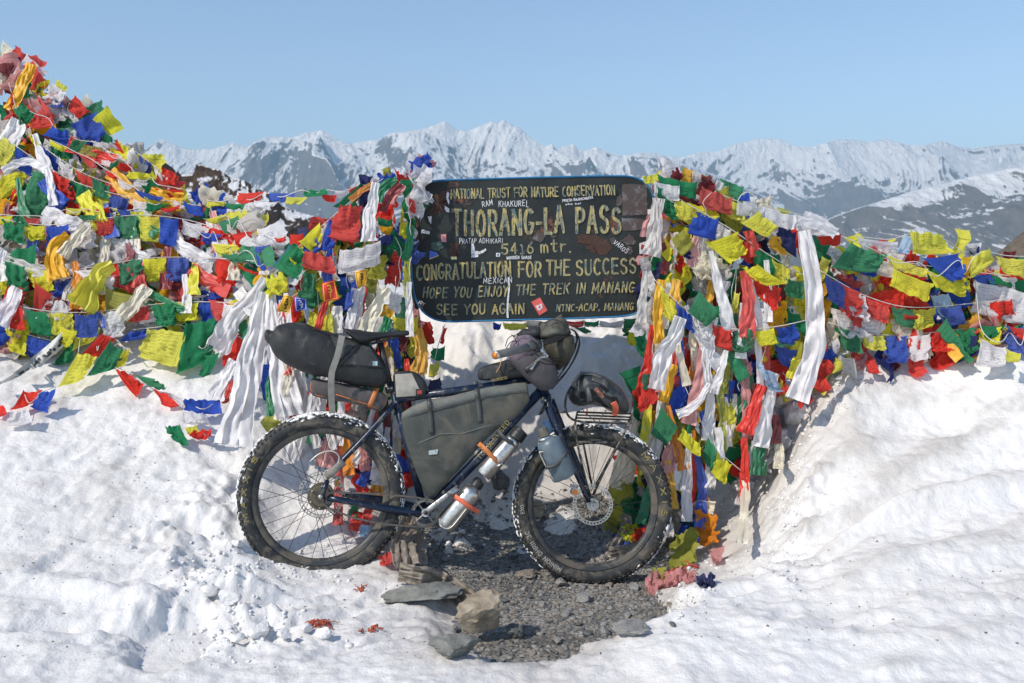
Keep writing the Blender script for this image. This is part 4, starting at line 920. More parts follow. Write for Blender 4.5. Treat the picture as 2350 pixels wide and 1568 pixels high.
scarf(k6, 'w', [(255,570),(250,680),(240,790)], 32, 35, 'white scarf printed with red and blue signs between the golden ones', off=.18, pleats=1)
scarf(k6, 'w', [(320,735),(285,830),(235,930),(200,1080)], 65, 90, 'heavy white draped scarf beside the golden ones', off=.26, pleats=2.5)
scarf(k6, 'o', [(285,960),(260,1050),(230,1140)], 40, 55, 'golden scarf end above the green cornerwise flag', off=.20, pleats=2)
scarf(k6, 'w', [(465,730),(450,840),(440,950),(450,1060)], 65, 45, 'pleated white scarf in the middle of the right tangle', off=.22, pleats=3)
scarf(k6, 'w', [(530,560),(515,640),(525,730)], 60, 40, 'white pleated cloth left of the rolled printed string', off=.18, pleats=3)
scarf(k6, 'c', [(600,500),(590,420)], 25, 25, 'cream knot on the right post line', off=.2, pleats=1.5) if False else None
scarf(k6, 's', [(330,830),(320,900),(310,1000)], 50, 55, 'dark red scarf right of the heavy white one', off=.14, pleats=2)
scarf(k6, 'h', [(400,840),(395,930),(370,1040)], 55, 50, 'orange red scarf in the middle of the right tangle', off=.16, pleats=2.5)
scarf(k6, 'o', [(490,880),(490,980),(480,1070)], 35, 40, 'narrow golden scarf left of the olive one', off=.15, pleats=1.5)
scarf(k6, 'k', [(548,880),(535,980),(520,1100)], 45, 55, 'olive printed scarf beside the blue and yellow string', off=.17, pleats=2)
scarf(k6, 'p', [(300,1310),(270,1400),(235,1500)], 60, 85, 'rose pink scarf hanging right beside the front tyre', off=.20, pleats=2)
scarf(k6, 'w', [(350,1370),(320,1450),(290,1560)], 45, 75, 'white scarf right of the rose pink one', off=.19, pleats=2)
scarf(k6, 'c', [(130,1170),(95,1290),(60,1420),(20,1560)], 50, 110, 'long cream scarf falling behind the front wheel', off=.10, pleats=3)
scarf(k6, 'o', [(170,1180),(160,1250),(190,1340)], 60, 60, 'ragged golden gauze behind the green cornerwise flag', off=.14, pleats=3, fr=.03)
scarf(k6, 'w', [(455,1050),(410,1130),(350,1180),(300,1200)], 30, 50, 'white scarf twisted to the left above the lime flag', off=.24, pleats=2)
scarf(k6, 'b', [(420,1180),(435,1240),(440,1320)], 35, 45, 'blue scarf end left of the snow clods', off=.14, pleats=1.5)
scarf(k6, 'r', [(705,1060),(680,1140),(655,1220),(625,1290)], 45, 80, 'long red scarf hanging in front of the snow clods', off=.20, pleats=2.2)
scarf(k6, 'g', [(700,1265),(690,1340),(685,1490)], 35, 85, 'pleated green scarf reaching the shaded snow', off=.18, pleats=3.5)
scarf(k6, 'g', [(720,1140),(730,1210),(725,1290)], 45, 45, 'green cloth above the pleated green scarf', off=.16, pleats=2)
scarf(k6, 'm', [(770,1200),(778,1270),(775,1340)], 45, 50, 'maroon scarf over the golden end at the trench edge', off=.16, pleats=2.5)
scarf(k6, 'c', [(790,1335),(790,1400),(785,1460)], 45, 55, 'tan scarf end at the trench edge', off=.15, pleats=3)
scarf(k6, 'g', [(640,1000),(640,1080),(600,1160),(560,1210)], 60, 50, 'dark green scarf looped left of the long red one', off=.15, pleats=2)
scarf(k6, 'g', [(550,1180),(548,1260),(535,1330)], 35, 35, 'green strip before the snow clods', off=.10, pleats=1.5)
scarf(k6, 'y', [(885,850),(870,940),(845,1030)], 40, 45, 'lime printed strip left of the tall white scarf', off=.16, pleats=2)
scarf(k6, 'g', [(730,810),(800,860),(860,840)], 40, 45, 'grey green cloth sagging above the blue flag on the clods', off=.17, pleats=2)
scarf(k7, 'o', [(990,1030),(1030,1110),(1120,1220)], 60, 75, 'orange scarf leaning onto the right snowbank crest', off=.10, pleats=2)
scarf(k7, 'r', [(1205,930),(1215,980),(1245,1035)], 40, 30, 'red strip at the corner of the large white printed flag', off=.14, pleats=1.5)
scarf(kp, 'c', [(1560,1185),(1600,1160),(1640,1165)], 25, 30, 'dirty cream rope of cloth tied round the right post', off=.16, pleats=2)
scarf(kp, 'z', [(1395,1260),(1430,1225),(1440,1195),(1400,1170)], 22, 26, 'knotted beige cloth on the gravel behind the front wheel', 'cloth', off=.03, pleats=2)
scarf(kp, 'z', [(1400,1270),(1440,1262),(1480,1250)], 25, 20, 'grey striped rag on the gravel seen through the front wheel', 'cloth', off=.02, pleats=3)
scarf(kp, 'z', [(915,1315),(965,1325),(1020,1340),(1060,1370),(1085,1400)], 42, 55, 'beige cloth twisted over the flat stone on the ground', 'cloth', off=.05, pleats=3.2, amp=.9, fr=.03, name='sacking')

# ---- the mass of smaller flags between the large ones, in bundles tied to their own stretch of line
POLY_L = [(-20,135),(40,130),(75,145),(105,185),(150,205),(190,250),(240,275),(285,318),(335,340),(380,385),(440,430),(530,475),(610,505),(640,545),(640,640),(600,730),(540,780),(400,745),(330,735),(250,745),(180,790),(90,800),(-20,790)]
POLY_C = [(868,408),(920,390),(975,400),(950,470),(940,600),(945,700),(990,765),(990,860),(950,880),(930,1000),(930,1090),(860,1090),(790,1060),(770,1000),(700,960),(620,940),(600,850),(612,700),(650,600),(720,530),(790,470)]
POLY_R = [(1500,405),(1550,400),(1650,435),(1750,480),(1850,520),(1960,570),(2080,585),(2180,600),(2360,610),(2360,760),(2200,790),(2080,800),(1990,835),(1880,850),(1830,880),(1790,900),(1700,960),(1780,1060),(1700,1060),(1640,1030),(1620,1130),(1570,1230),(1520,1200),(1480,1150),(1440,1210),(1400,1190),(1455,1050),(1470,900),(1490,750),(1480,620),(1500,500)]
def inpoly(x, y, P):
    c = False
    for i in range(len(P)):
        a, b = P[i], P[(i+1) % len(P)]
        if (a[1] > y) != (b[1] > y) and x < (b[0]-a[0])*(y-a[1])/(b[1]-a[1]+1e-9)+a[0]: c = not c
    return c
CL = [  # centre, label
 ((30,190),'bundle of red and white prayer flags at the very peak of the heap'), ((95,260),'bundle of prayer flags just under the peak, below the golden scarf'), ((35,330),'dark green and lime bundle of flags at the left edge under the peak'),
 ((150,330),'bundle of prayer flags behind the long slanting string'), ((235,370),'bundle of prayer flags on the skyline above the second string'), ((40,430),'bundle of prayer flags above the big green and blue cloths'),
 ((130,430),'bundle of prayer flags round the crumpled dark green bunch'), ((250,440),'faded bundle of prayer flags beside the grey balled cloth'), ((340,440),'bundle of prayer flags on the skyline where the strings cross'),
 ((40,560),'bundle of prayer flags at the left edge under the level string'), ((130,560),'bundle of dark flags round the golden fringed scarf'), ((230,545),'faded bundle of flags below the level string'), ((330,520),'bundle of reddish and golden flags in the middle of the heap'),
 ((430,520),'bundle of washed out flags under the third string'), ((530,570),'bundle of washed out flags on the right shoulder of the heap'), ((40,660),'bundle of flags low at the left edge of the heap'), ((150,680),'bundle of flags at the heap foot beside the yellow scarf'),
 ((270,640),'bundle of pale flags above the printed olive flag'), ((380,630),'bundle of grey flags above the white cloth at the heap foot'), ((480,650),'bundle of flags around the red pair at the heap foot'), ((580,660),'bundle of mixed flags next to the lime knot'),
 ((720,520),'bundle of blue and white flags behind the big sheer cloth'), ((830,440),'bundle of green flags along the line to the left post'), ((900,480),'bundle of flags wrapped round the upper left post'), ((700,660),'bundle of mantra flags above the black seat bag'),
 ((800,650),'bundle of narrow flags above the saddle'), ((900,620),'bundle of strings and flags left of the board'), ((920,780),'bundle of flags under the lower left corner of the board'), ((660,860),'bundle of flags behind the seat bag'), ((860,960),'bundle of flags behind the seat tube'),
 ((1540,460),'bundle of flags on the right top corner of the board'), ((1640,500),'bundle of flags under the dark green roll'), ((1760,560),'bundle of flags under the white rolled string'), ((1530,620),'bundle of thin flags along the right edge of the board'),
 ((1640,660),'bundle of flags round the wound cream cloth'), ((1760,700),'bundle of flags round the red satin scarf'), ((1860,660),'bundle of flags behind the tall white scarf'), ((1520,800),'bundle of flags left of the heavy white scarf'), ((1620,820),'bundle of flags round the pleated white scarf'),
 ((1730,830),'dark bundle of flags above the snow clods'), ((1500,960),'bundle of flags beside the helmet'), ((1590,950),'bundle of small flags over the green cornerwise flag'), ((1700,950),'dark bundle of flags left of the long red scarf'), ((1570,1090),'bundle of flags at the foot of the right post'),
 ((1960,640),'bundle of flags along the string right of the tall scarf'), ((2080,690),'bundle of flags in the middle of the right string'), ((2200,660),'bundle of flags near the right end of the string'), ((2320,680),'bundle of flags at the right edge of the picture'), ((1980,770),'bundle of flags low beside the tall white scarf'), ((2120,770),'bundle of flags on the snowbank crest')]
BUN = []
for c, lb in CL:
    o = thing('prayer_flag_bundle', lb, 'prayer flags', W(c[0], c[1], .05), 'bundles of prayer flags')
    BUN.append((c, o))
# ---- further strings that run over the heap and along the line on the right, flags in their fixed order of colours
SEQ = 'bwrgy'
def autostring(label, pts, fw, fh, off, seed, group, lean=(6, 0), K=kp):
    fw *= 1.16; fh *= 1.25; r = np.random.default_rng(seed); P = smooth_path([K(*p) for p in pts], 60); d = np.concatenate([[0], np.cumsum(np.linalg.norm(np.diff(P, axis=0), axis=1))]); k0 = int(r.integers(5)); s0 = r.uniform(0, fw*.5)
    o = thing('prayer_flag_string', label, 'prayer flags', W(P[0][0], P[0][1], off), group)
    while s0+fw < d[-1]:
        a = [np.interp(s0, d, P[:, k]) for k in (0, 1)]; b = [np.interp(s0+fw*.94, d, P[:, k]) for k in (0, 1)]; h = fh*r.uniform(.65, 1.2); lx, ly = lean[0]+r.normal(0, 8), lean[1]+r.normal(0, 6)
        if r.random() > .07: flag(K if False else kp, SEQ[k0 % 5], [tuple(a), tuple(b), (b[0]+lx+r.normal(0, 4), b[1]+h+ly), (a[0]+lx+r.normal(0, 3), a[1]+h+ly+r.normal(0, 3))], o, off+r.uniform(-.015, .02), r.uniform(1.05, 1.34))
        s0 += fw*r.uniform(.98, 1.06); k0 += 1
    cord(o, [tuple(P[i]) for i in range(0, 60, 6)]+[tuple(P[-1])], .0022, None, off+.006)
GH, GR_ = 'strings of prayer flags stretched over the heap', 'strings of flags tied to the sign on the right'
autostring('string of flags dropping steeply from the peak along the left edge', [(20,190),(45,280),(100,340),(190,400),(280,430)], 40, 34, .17, 1, GH)
autostring('string of flags sagging below the long slanting one', [(-10,300),(70,360),(170,420),(280,450),(390,470)], 42, 36, .18, 2, GH)
autostring('string of flags along the skyline of the left heap', [(70,190),(130,225),(190,275),(260,315),(330,360),(400,420)], 40, 26, .05, 3, GH)
autostring('string of flags crossing above the golden fringed scarf', [(-10,500),(90,520),(200,510),(300,490),(420,500),(520,530)], 44, 38, .20, 4, GH)
autostring('string of flags sagging through the middle of the heap', [(-10,590),(80,620),(190,620),(330,590),(470,590),(590,600)], 46, 42, .19, 5, GH)
autostring('string of flags along the foot of the heap above the snow', [(-10,690),(90,715),(210,720),(330,700),(450,690),(590,700)], 48, 42, .15, 6, GH)
autostring('lowest string of flags at the left, half lying on the snow', [(-10,745),(70,770),(150,790)], 46, 38, .06, 7, GH)
autostring('string of flags climbing from the lime knot to the left post', [(620,640),(690,560),(760,500),(830,440),(880,410)], 38, 34, .13, 8, 'strings of flags climbing to the left post', (8, 4))
autostring('second string climbing to the left post, under the sheer green cloth', [(640,700),(720,650),(800,590),(880,540)], 38, 34, .15, 9, 'strings of flags climbing to the left post', (8, 4))
autostring('string of flags falling from the right top corner of the board', [(1500,420),(1580,470),(1670,520),(1770,590),(1860,640)], 44, 38, .17, 10, GR_, (8, 4))
autostring('string of flags sagging under the taut one on the right', [(1880,620),(1980,680),(2080,710),(2200,700),(2370,680)], 48, 44, .17, 11, GR_, (8, 2))
autostring('string of flags close above the crest of the right snowbank', [(1900,740),(2000,770),(2090,770),(2200,755),(2370,745)], 46, 40, .12, 12, GR_, (4, 2))
autostring('string of flags slung across the middle of the right tangle', [(1500,640),(1580,720),(1680,760),(1790,750),(1870,730)], 42, 38, .21, 13, GR_, (4, 4))
autostring('string of flags hanging steeply at the lower part of the right tangle', [(1560,860),(1600,950),(1640,1030),(1700,1080)], 40, 34, .20, 14, GR_, (-14, 6))
autostring('long string of flags running in front of the upper right skyline', [(1640,440),(1760,490),(1880,545),(2000,590),(2120,610),(2370,640)], 46, 38, .10, 15, GR_, (8, 0))
# draped cloths lying over the heap and hanging in the lower right tangle
rs = np.random.default_rng(515)
WHR = ['under the peak at the left edge', 'left of the crumpled dark green bunch', 'right of the crumpled olive flag', 'under the skyline where the strings cross', 'above the golden fringed scarf', 'left of the crimson flag', 'right of the small golden flag', 'above the pale cloth at the heap foot', 'left of the lime knot', 'under the square green flag', 'at the left edge above the yellow rag', 'between crimson flag and heap foot string', 'under the third string', 'beside the long slanting string', 'on the right shoulder of the heap', 'over the level string']
SPT = [(30,300),(120,440),(290,430),(380,450),(140,500),(200,640),(430,570),(480,640),(570,690),(60,610),(20,700),(310,690),(500,540),(210,350),(590,580),(330,520)]
for (x, y), wh in zip(SPT, WHR):
    c_ = 'wwewyrgbwoc'[int(rs.integers(11))]; L = rs.uniform(70, 130); an = rs.uniform(.2, 1.3); dx, dy = L*cos(an)*(1 if rs.random() < .75 else -1), L*sin(an)*.7
    scarf(kp, c_, [(x-dx*.5, y-dy*.5), (x, y+6), (x+dx*.5, y+dy*.6)], rs.uniform(22, 34), rs.uniform(30, 56), NAMES[c_].replace('_', ' ')+' cloth draped '+wh, off=.19, pleats=2.2, fr=.02 if rs.random() < .4 else 0)
SP2 = [((1490,930),(1475,1010),(1480,1090),'y'),((1520,880),(1515,980),(1500,1060),'w'),((1545,960),(1550,1040),(1540,1130),'g'),((1575,1000),(1590,1090),(1580,1180),'r'),((1600,1040),(1612,1120),(1605,1210),'b'),((1530,1080),(1520,1150),(1535,1230),'e'),((1500,1040),(1495,1120),(1470,1200),'g'),((1625,960),(1632,1040),(1628,1120),'w'),((1560,780),(1565,860),(1555,930),'b'),((1650,880),(1660,960),(1655,1040),'k'),((1735,880),(1728,950),(1740,1020),'m'),((1600,690),(1590,770),(1600,850),'c')]
WH2 = ['yellow strip left of the red cornerwise flag', 'white strip above the red cornerwise flag', 'green strip under the sea green flags', 'red strip just above the foot of the right post', 'blue strip at the foot of the right post', 'grey strip behind the olive printed rag', 'green strip between front tyre and cream scarf', 'white strip left of the snow clods', 'blue strip under the pale sea green flag', 'olive strip left of the long red scarf', 'maroon strip above the pleated green scarf', 'cream strip beside the pleated white scarf']
for (a_, b_, c_, k_), wh in zip(SP2, WH2): scarf(kp, k_, [a_, b_, c_], 16, 26, wh+' in the right tangle', off=.17, pleats=1.8, fr=.015)
r = np.random.default_rng(2024)
colL = list('wwwwwwgggyyrrrbboeeccpkm'); colR = list('wwwgggyyyrrrbbooecpmkn')
fl = []
def scatter(poly, n, smin, smax, cols, hang):
    xs = [p[0] for p in poly]; ys = [p[1] for p in poly]; pts = []
    tries = 0
    while len(pts) < n and tries < 20000:
        tries += 1
        x = r.uniform(min(xs), max(xs)); y = r.uniform(min(ys), max(ys))
        if not inpoly(x, y, poly): continue
        if any(abs(x-a)+abs(y-b) < smin*.30 for a, b in pts): continue
        pts.append((x, y))
    for x, y in pts:
        s = r.uniform(smin, smax); cf = cols[r.integers(len(cols))]
        if hang: wd, ht, an = s*r.uniform(.35, .8), s*r.uniform(.9, 2.0), r.normal(0, .28)
        else: wd, ht, an = s*r.uniform(.6, 1.1), s*r.uniform(.5, 1.1), r.uniform(-1.0, 1.0)
        ca, sa = cos(an), sin(an); d0 = r.uniform(-.04, .10)
        P = [(-.5, -.5), (.5, -.5), (.5*r.uniform(.5, 1.1), .5), (-.5*r.uniform(.5, 1.1), .5)]
        q = []
        base = depth(x, y)
        for (a, b) in P:
            qx = x+(a*wd*ca-b*ht*sa); qy = y+(a*wd*sa+b*ht*ca)
            dl = .5*depth(qx, qy)+.5*base-d0+r.normal(0, .03); q.append(at(qx, qy, min(dl, yground(qx, qy)-.01)))
        bo = min(BUN, key=lambda t: (t[0][0]-x)**2+(t[0][1]-y)**2)[1]
        fl.append((q, cf, bo, r.uniform(1.06, 1.5)))
def strips(n, xr, yr, poly, Lr, wr, seed):
    r2 = np.random.default_rng(seed); k = 0; t_ = 0
    while k < n and t_ < 900:
        t_ += 1; x, y = r2.uniform(*xr), r2.uniform(*yr)
        if not inpoly(x, y, poly): continue
        L = r2.uniform(*Lr); dx = r2.normal(0, .18)*L; bo = min(BUN, key=lambda t: (t[0][0]-x)**2+(t[0][1]-y)**2)[1]
        scarf(kp, 'wwwyrrggbboecphmw'[int(r2.integers(17))], [(x, y), (x+dx*.4+r2.normal(0, 4), y+L*.5), (x+dx, y+L)], r2.uniform(9, 16), r2.uniform(*wr), parent=bo, off=r2.uniform(.12, .22), pleats=r2.uniform(1.2, 2.4), n=30, m=13, name='hanging_cloth'); k += 1
strips(26, (640, 950), (560, 900), POLY_C, (70, 190), (16, 34), 61)
strips(16, (770, 940), (850, 1010), POLY_C, (70, 150), (18, 34), 62)
strips(48, (1480, 1800), (520, 1060), POLY_R, (70, 210), (16, 36), 63)
strips(22, (0, 600), (300, 640), POLY_L, (50, 110), (20, 40), 64)
scatter(POLY_L, 330, 46, 96, colL, False)
scatter(POLY_C, 140, 40, 84, colR, True)
scatter(POLY_R, 280, 42, 88, colR, True)
Xf = sim([f[0] for f in fl], [f[3] for f in fl], n=10, steps=45, seed=9, rough=1.15)
for f, P in zip(fl, Xf):
    P = up2(P); me = grid_mesh('flag', frayed(P, r, .1), wloc(f[2]), M_FLAG[f[1]], uvgrid(*P.shape[:2])); link('flag', me, f[2])
run_queue()
# knots of thread and loose strings hanging in the tangle
for i in range(60):
    x, y = (r.uniform(620, 950), r.uniform(420, 900)) if i % 2 else (r.uniform(1490, 1800), r.uniform(420, 1050))
    if not inpoly(x, y, POLY_C if i % 2 else POLY_R): continue
    bo = min(BUN, key=lambda t: (t[0][0]-x)**2+(t[0][1]-y)**2)[1]
    L = r.uniform(40, 130); pts = [(x+r.normal(0, 5), y+L*k/4+r.normal(0, 3), depth(x, y)-.17) for k in range(5)]
    mb = MB(); mb.tube([at(p[0], p[1], min(p[2], yground(p[0], p[1])-.01)) for p in smooth_path(pts, 10)], .0018, 4); part('cord', mb, M_CORD, bo)
# ------------------------------------------------------------------ hand painted lettering: stroke alphabet, x,y in 0..1
def arc(cx, cy, rx, ry, a0, a1, n=9): return [(cx+rx*cos(radians(a0+(a1-a0)*i/(n-1))), cy+ry*sin(radians(a0+(a1-a0)*i/(n-1)))) for i in range(n)]
GL = {
'A': [[(0,0),(.46,1)],[(.46,1),(1,0)],[(.2,.36),(.8,.36)]],
'B': [[(.08,1),(.08,0)],[(.08,1)]+arc(.5,.76,.38,.24,90,-90,6)+[(.08,.52)],[(.08,.52)]+arc(.55,.26,.4,.26,90,-90,6)+[(.08,0)]],
'C': [arc(.55,.5,.5,.5,50,310,13)], 'D': [[(.08,1),(.08,0)],[(.08,1)]+arc(.4,.5,.55,.5,90,-90,9)+[(.08,0)]],
'E': [[(.1,1),(.1,0)],[(.1,1),(.95,1)],[(.1,.53),(.8,.53)],[(.1,0),(.95,0)]], 'F': [[(.1,1),(.1,0)],[(.1,1),(.95,1)],[(.1,.53),(.8,.53)]],
'G': [arc(.52,.5,.48,.5,50,330,13)+[(.95,.42)],[(.6,.42),(1,.42)]], 'H': [[(.08,1),(.08,0)],[(.92,1),(.92,0)],[(.08,.52),(.92,.52)]],
'I': [[(.5,1),(.5,0)]], 'J': [[(.8,1),(.8,.25)]+arc(.45,.25,.35,.25,0,-170,6)], 'K': [[(.08,1),(.08,0)],[(.92,1),(.1,.45)],[(.38,.62),(.98,0)]],
'L': [[(.1,1),(.1,0)],[(.1,0),(.95,0)]], 'M': [[(.04,0),(.1,1)],[(.1,1),(.5,.25)],[(.5,.25),(.9,1)],[(.9,1),(.96,0)]], 'N': [[(.08,0),(.08,1)],[(.08,1),(.92,0)],[(.92,0),(.92,1)]],
'O': [arc(.5,.5,.46,.5,90,450,17)], 'P': [[(.08,1),(.08,0)],[(.08,1)]+arc(.48,.73,.44,.27,90,-90,8)+[(.08,.46)]],
'R': [[(.08,1),(.08,0)],[(.08,1)]+arc(.48,.74,.42,.26,90,-90,8)+[(.08,.48)],[(.42,.48),(.98,0)]],
'S': [arc(.5,.75,.40,.25,30,210,8)+arc(.5,.25,.42,.26,60,-160,9)], 'T': [[(.5,1),(.5,0)],[(0,1),(1,1)]], 'U': [[(.08,1),(.08,.3)]+arc(.5,.3,.42,.3,180,360,8)+[(.92,1)]],
'V': [[(0,1),(.48,0)],[(.48,0),(1,1)]], 'W': [[(0,1),(.25,0)],[(.25,0),(.5,.8)],[(.5,.8),(.75,0)],[(.75,0),(1,1)]], 'X': [[(0,1),(1,0)],[(1,1),(0,0)]],
'Y': [[(0,1),(.5,.5)],[(1,1),(.5,.5)],[(.5,.5),(.45,0)]], 'Z': [[(0,1),(1,1)],[(1,1),(0,0)],[(0,0),(1,0)]],
'm': [[(.04,.62),(.06,0)],[(.05,.5),(.28,.66),(.46,.5),(.48,0)],[(.48,.5),(.72,.66),(.92,.5),(.96,0)]], 't': [[(.5,.95),(.45,.12),(.7,.02),(.9,.12)],[(.1,.64),(.95,.66)]], 'r': [[(.2,.64),(.2,0)],[(.2,.42),(.5,.64),(.9,.58)]],
'1': [[(.3,.8),(.55,1),(.55,0)],[(.25,0),(.85,0)]], '4': [[(.7,0),(.7,1)],[(.7,1),(0,.3)],[(0,.3),(1,.3)]], '5': [[(.9,1),(.15,1)],[(.15,1),(.1,.56)]+arc(.45,.32,.45,.32,110,-150,9)],
'6': [[(.75,1),(.3,.7)]+arc(.48,.3,.42,.3,150,510,12)], '!': [[(.5,1),(.45,.3)],[(.48,.06),(.5,0)]], '-': [[(.1,.5),(.9,.5)]], '.': [[(.4,.04),(.55,0)]], ',': [[(.5,.08),(.35,-.14)]],
'a': [arc(.45,.28,.36,.28,60,420,9),[(.85,.58),(.86,0)]], 'k': [[(.15,.95),(.15,0)],[(.8,.6),(.2,.28)],[(.35,.35),(.9,0)]], 'i': [[(.5,.6),(.5,0)],[(.5,.85),(.5,.8)]],
's': [arc(.5,.47,.32,.17,30,210,6)+arc(.5,.16,.34,.17,60,-160,7)], 'o': [arc(.5,.3,.38,.3,90,450,11)], 'n': [[(.15,.6),(.15,0)],[(.15,.42),(.5,.62),(.8,.45),(.82,0)]], 'e': [[(.15,.32),(.82,.32)]+arc(.48,.31,.35,.3,0,300,9)],
'2': [arc(.48,.72,.4,.28,160,-30,7)+[(.05,0)],[(.05,0),(.95,0)]], '3': [arc(.45,.75,.38,.25,150,-80,7)+arc(.45,.27,.42,.27,80,-150,8)], '0': [arc(.5,.5,.42,.5,90,450,13)], '9': [arc(.5,.7,.4,.3,0,360,10)+[(.85,.3),(.5,0)]],
}
WID = {'I': .3, '!': .3, '.': .3, ',': .3, '-': .55, 'M': 1.2, 'W': 1.3, 'm': 1.15, 'T': .95, 'J': .8, 'i': .35, 'L': .82, '1': .75, ' ': .62}
_tr = np.random.default_rng(5)
def lettering(text, map2, x0, y0, x1, y1, h, sw, slant=0.0, gap=.32, jit=.02, taper=.35, lift=0.0, mb=None, widths=None):
    """map2(x, y, lift) -> world; baseline from (x0,y0) to (x1,y1), capitals h tall, strokes sw wide; y grows downwards"""
    mb = mb or MB(); units = [WID.get(ch, 1.0) for ch in text]; tot = sum(units)+gap*(len(text)-1)
    d = V(x1-x0, y1-y0); L = np.linalg.norm(d); d /= L; up = V(d[1], -d[0]); k = L/tot; pos = 0; z = lift
    for ch, w_ in zip(text, units):
        if ch != ' ':
            jy = _tr.normal(0, jit)*h; js = 1+_tr.normal(0, jit)
            for st in GL.get(ch, []):
                z += .00018
                pts = smooth_path([(V(x0, y0)+d*((pos+px_*w_)*k)+up*(py_*h*js+jy)+d*(py_*h*slant)).tolist() for px_, py_ in st], max(4, len(st))) if len(st) < 4 else np.array([(V(x0, y0)+d*((pos+px_*w_)*k)+up*(py_*h*js+jy)+d*(py_*h*slant)) for px_, py_ in st])
                n = len(pts); t = np.gradient(pts, axis=0); t /= np.linalg.norm(t, axis=1, keepdims=True)+1e-9; nn = np.stack([-t[:, 1], t[:, 0]], 1)
                ww = sw*.5*(1-taper*np.linspace(0, 1, n)*_tr.uniform(.3, 1))
                # square brush ends run a little past the stroke
                pts = np.concatenate([[pts[0]-t[0]*sw*.35], pts, [pts[-1]+t[-1]*sw*.35]]); nn = np.concatenate([nn[:1], nn, nn[-1:]]); ww = np.concatenate([ww[:1], ww, ww[-1:]*.8])
                A = [map2(p[0]+a[0]*q, p[1]+a[1]*q, z) for p, a, q in zip(pts, nn, ww)]; B = [map2(p[0]-a[0]*q, p[1]-a[1]*q, z) for p, a, q in zip(pts, nn, ww)]
                n = len(A); mb.add(A+B, [(i, i+1, n+i+1, n+i) for i in range(n-1)])
        pos += w_+gap
    return mb

# ------------------------------------------------------------------ the board
def c3(x, y): return (x*.264+921.2, y*.264+376)
SIGN = Plane(at(1225, 570, 4.86), (.012, -1, .02))
sg = thing('pass_sign', 'black painted pass sign with blue edge and yellow lettering on two posts', 'sign', at(1225, 1150, 4.86))
def SM(x, y, l=0.0): p = c3(x, y); return SIGN.at(p[0], p[1], .0015+l)
OUT = [(300,137),(700,124),(1200,110),(1700,99),(1960,97),(2060,112),(2130,155),(2180,225),(2215,330),(2225,480),(2228,650),(2215,850),(2180,1060),(2140,1200),(2090,1295),(2010,1325),(1900,1338),(1400,1356),(900,1368),(420,1382),(330,1378),(240,1345),(160,1280),(110,1180),(85,1040),(72,800),(68,500),(75,350),(105,240),(170,165)]
def closed_smooth(P, n=140):
    P = np.array(P, float); t = np.concatenate([[0], np.cumsum(np.linalg.norm(np.diff(np.vstack([P, P[:1]]), axis=0), axis=1))]); s = np.linspace(0, t[-1], n, endpoint=False)
    Q = np.vstack([P, P[:1]]); R = np.stack([np.interp(s, t, Q[:, k]) for k in (0, 1)], 1)
    for _ in range(3): R = (np.roll(R, 1, 0)+2*R+np.roll(R, -1, 0))/4
    return R
OC = closed_smooth(OUT); cen_ = OC.mean(0)
def m_board():
    t = NT('board_paint'); o = t.obj()
    c = t.mix(t.ramp(t.noise(5, 5, .6, o), .35, .7), (.012, .016, .017), (.03, .036, .036))
    fl = t.ramp(t.noise(58, 4, .7, o, .4), .66, .70); c = t.mix(t.math('MULTIPLY', fl, .75), c, (.16, .055, .028))
    big = t.ramp(t.noise(6.5, 3, .55, o), .60, .66); fine = t.ramp(t.noise(42, 5, .75, o), .47, .53)
    c = t.mix(t.math('MULTIPLY', t.math('MULTIPLY', big, fine), .8), c, (.19, .075, .045))
    return t.done(t.pri(c, .55, 0, t.bump(t.noise(50, 5, .6, o), .25, .004), .3))
def m_brush():
    t = NT('brushed_lettering_paint'); o = t.obj()
    mp = t.n('ShaderNodeMapping'); mp.inputs['Scale'].default_value = (55, 10, 9); t.l(o, mp.inputs[0])
    k = t.ramp(t.noise(1.6, 3, .6, mp.outputs[0]), .40, .60)
    c = t.mix(k, (.47, .37, .13), (.10, .15, .16)); c = t.mix(t.ramp(t.noise(80, 4, .7, o), .57, .62), c, (.03, .035, .035))
    return t.done(t.pri(c, .6, 0, None, .3))
M_BOARD = m_board(); M_BRUSH = m_brush(); M_BLUE = surf('blue_edge_paint', (.015, .17, .36), .5, dust=.35, dustcol=(.08, .05, .04), dscale=30)
M_WHITEMARK = surf('white_marker', (.62, .63, .66), .7, var=.15); M_PAPER = surf('sticker_paper', (.62, .62, .66), .7, dust=.4, dustcol=(.2, .18, .17), dscale=40)
M_RUST = surf('bare_rust', (.10, .042, .028), .9, dust=.75, dustcol=(.05, .03, .025), dscale=60, bs=150, bst=.6)
def ring2(R, s, l): return [SM(*(cen_+(p-cen_)*s), l) for p in R]
def inset(R, d):
    t = np.roll(R, -1, 0)-np.roll(R, 1, 0); t /= np.linalg.norm(t, axis=1, keepdims=True); n = np.stack([-t[:, 1], t[:, 0]], 1)
    s = np.sign(((cen_-R)*n).sum(1).mean()); return R+n*d*s
TH = .022
b = MB(); Fi = inset(OC, 14); n_ = len(OC)
b.add([SM(*p, 0) for p in Fi], [tuple(range(n_))]); b.add([SM(*p, -TH) for p in Fi], [tuple(range(n_-1, -1, -1))]); part('board', b, M_BOARD, sg, smooth=False)
b = MB(); ra = [[SM(*p, .003) for p in inset(OC, 15)], [SM(*p, .006) for p in inset(OC, 7)], [SM(*p, .003) for p in OC], [SM(*p, -TH) for p in OC], [SM(*p, -TH-.002) for p in inset(OC, 16)], [SM(*p, -.003) for p in inset(OC, 16)]]
b.loft(ra, cap=False, closed=True); part('edge_frame', b, M_BLUE, sg, sharp=50)
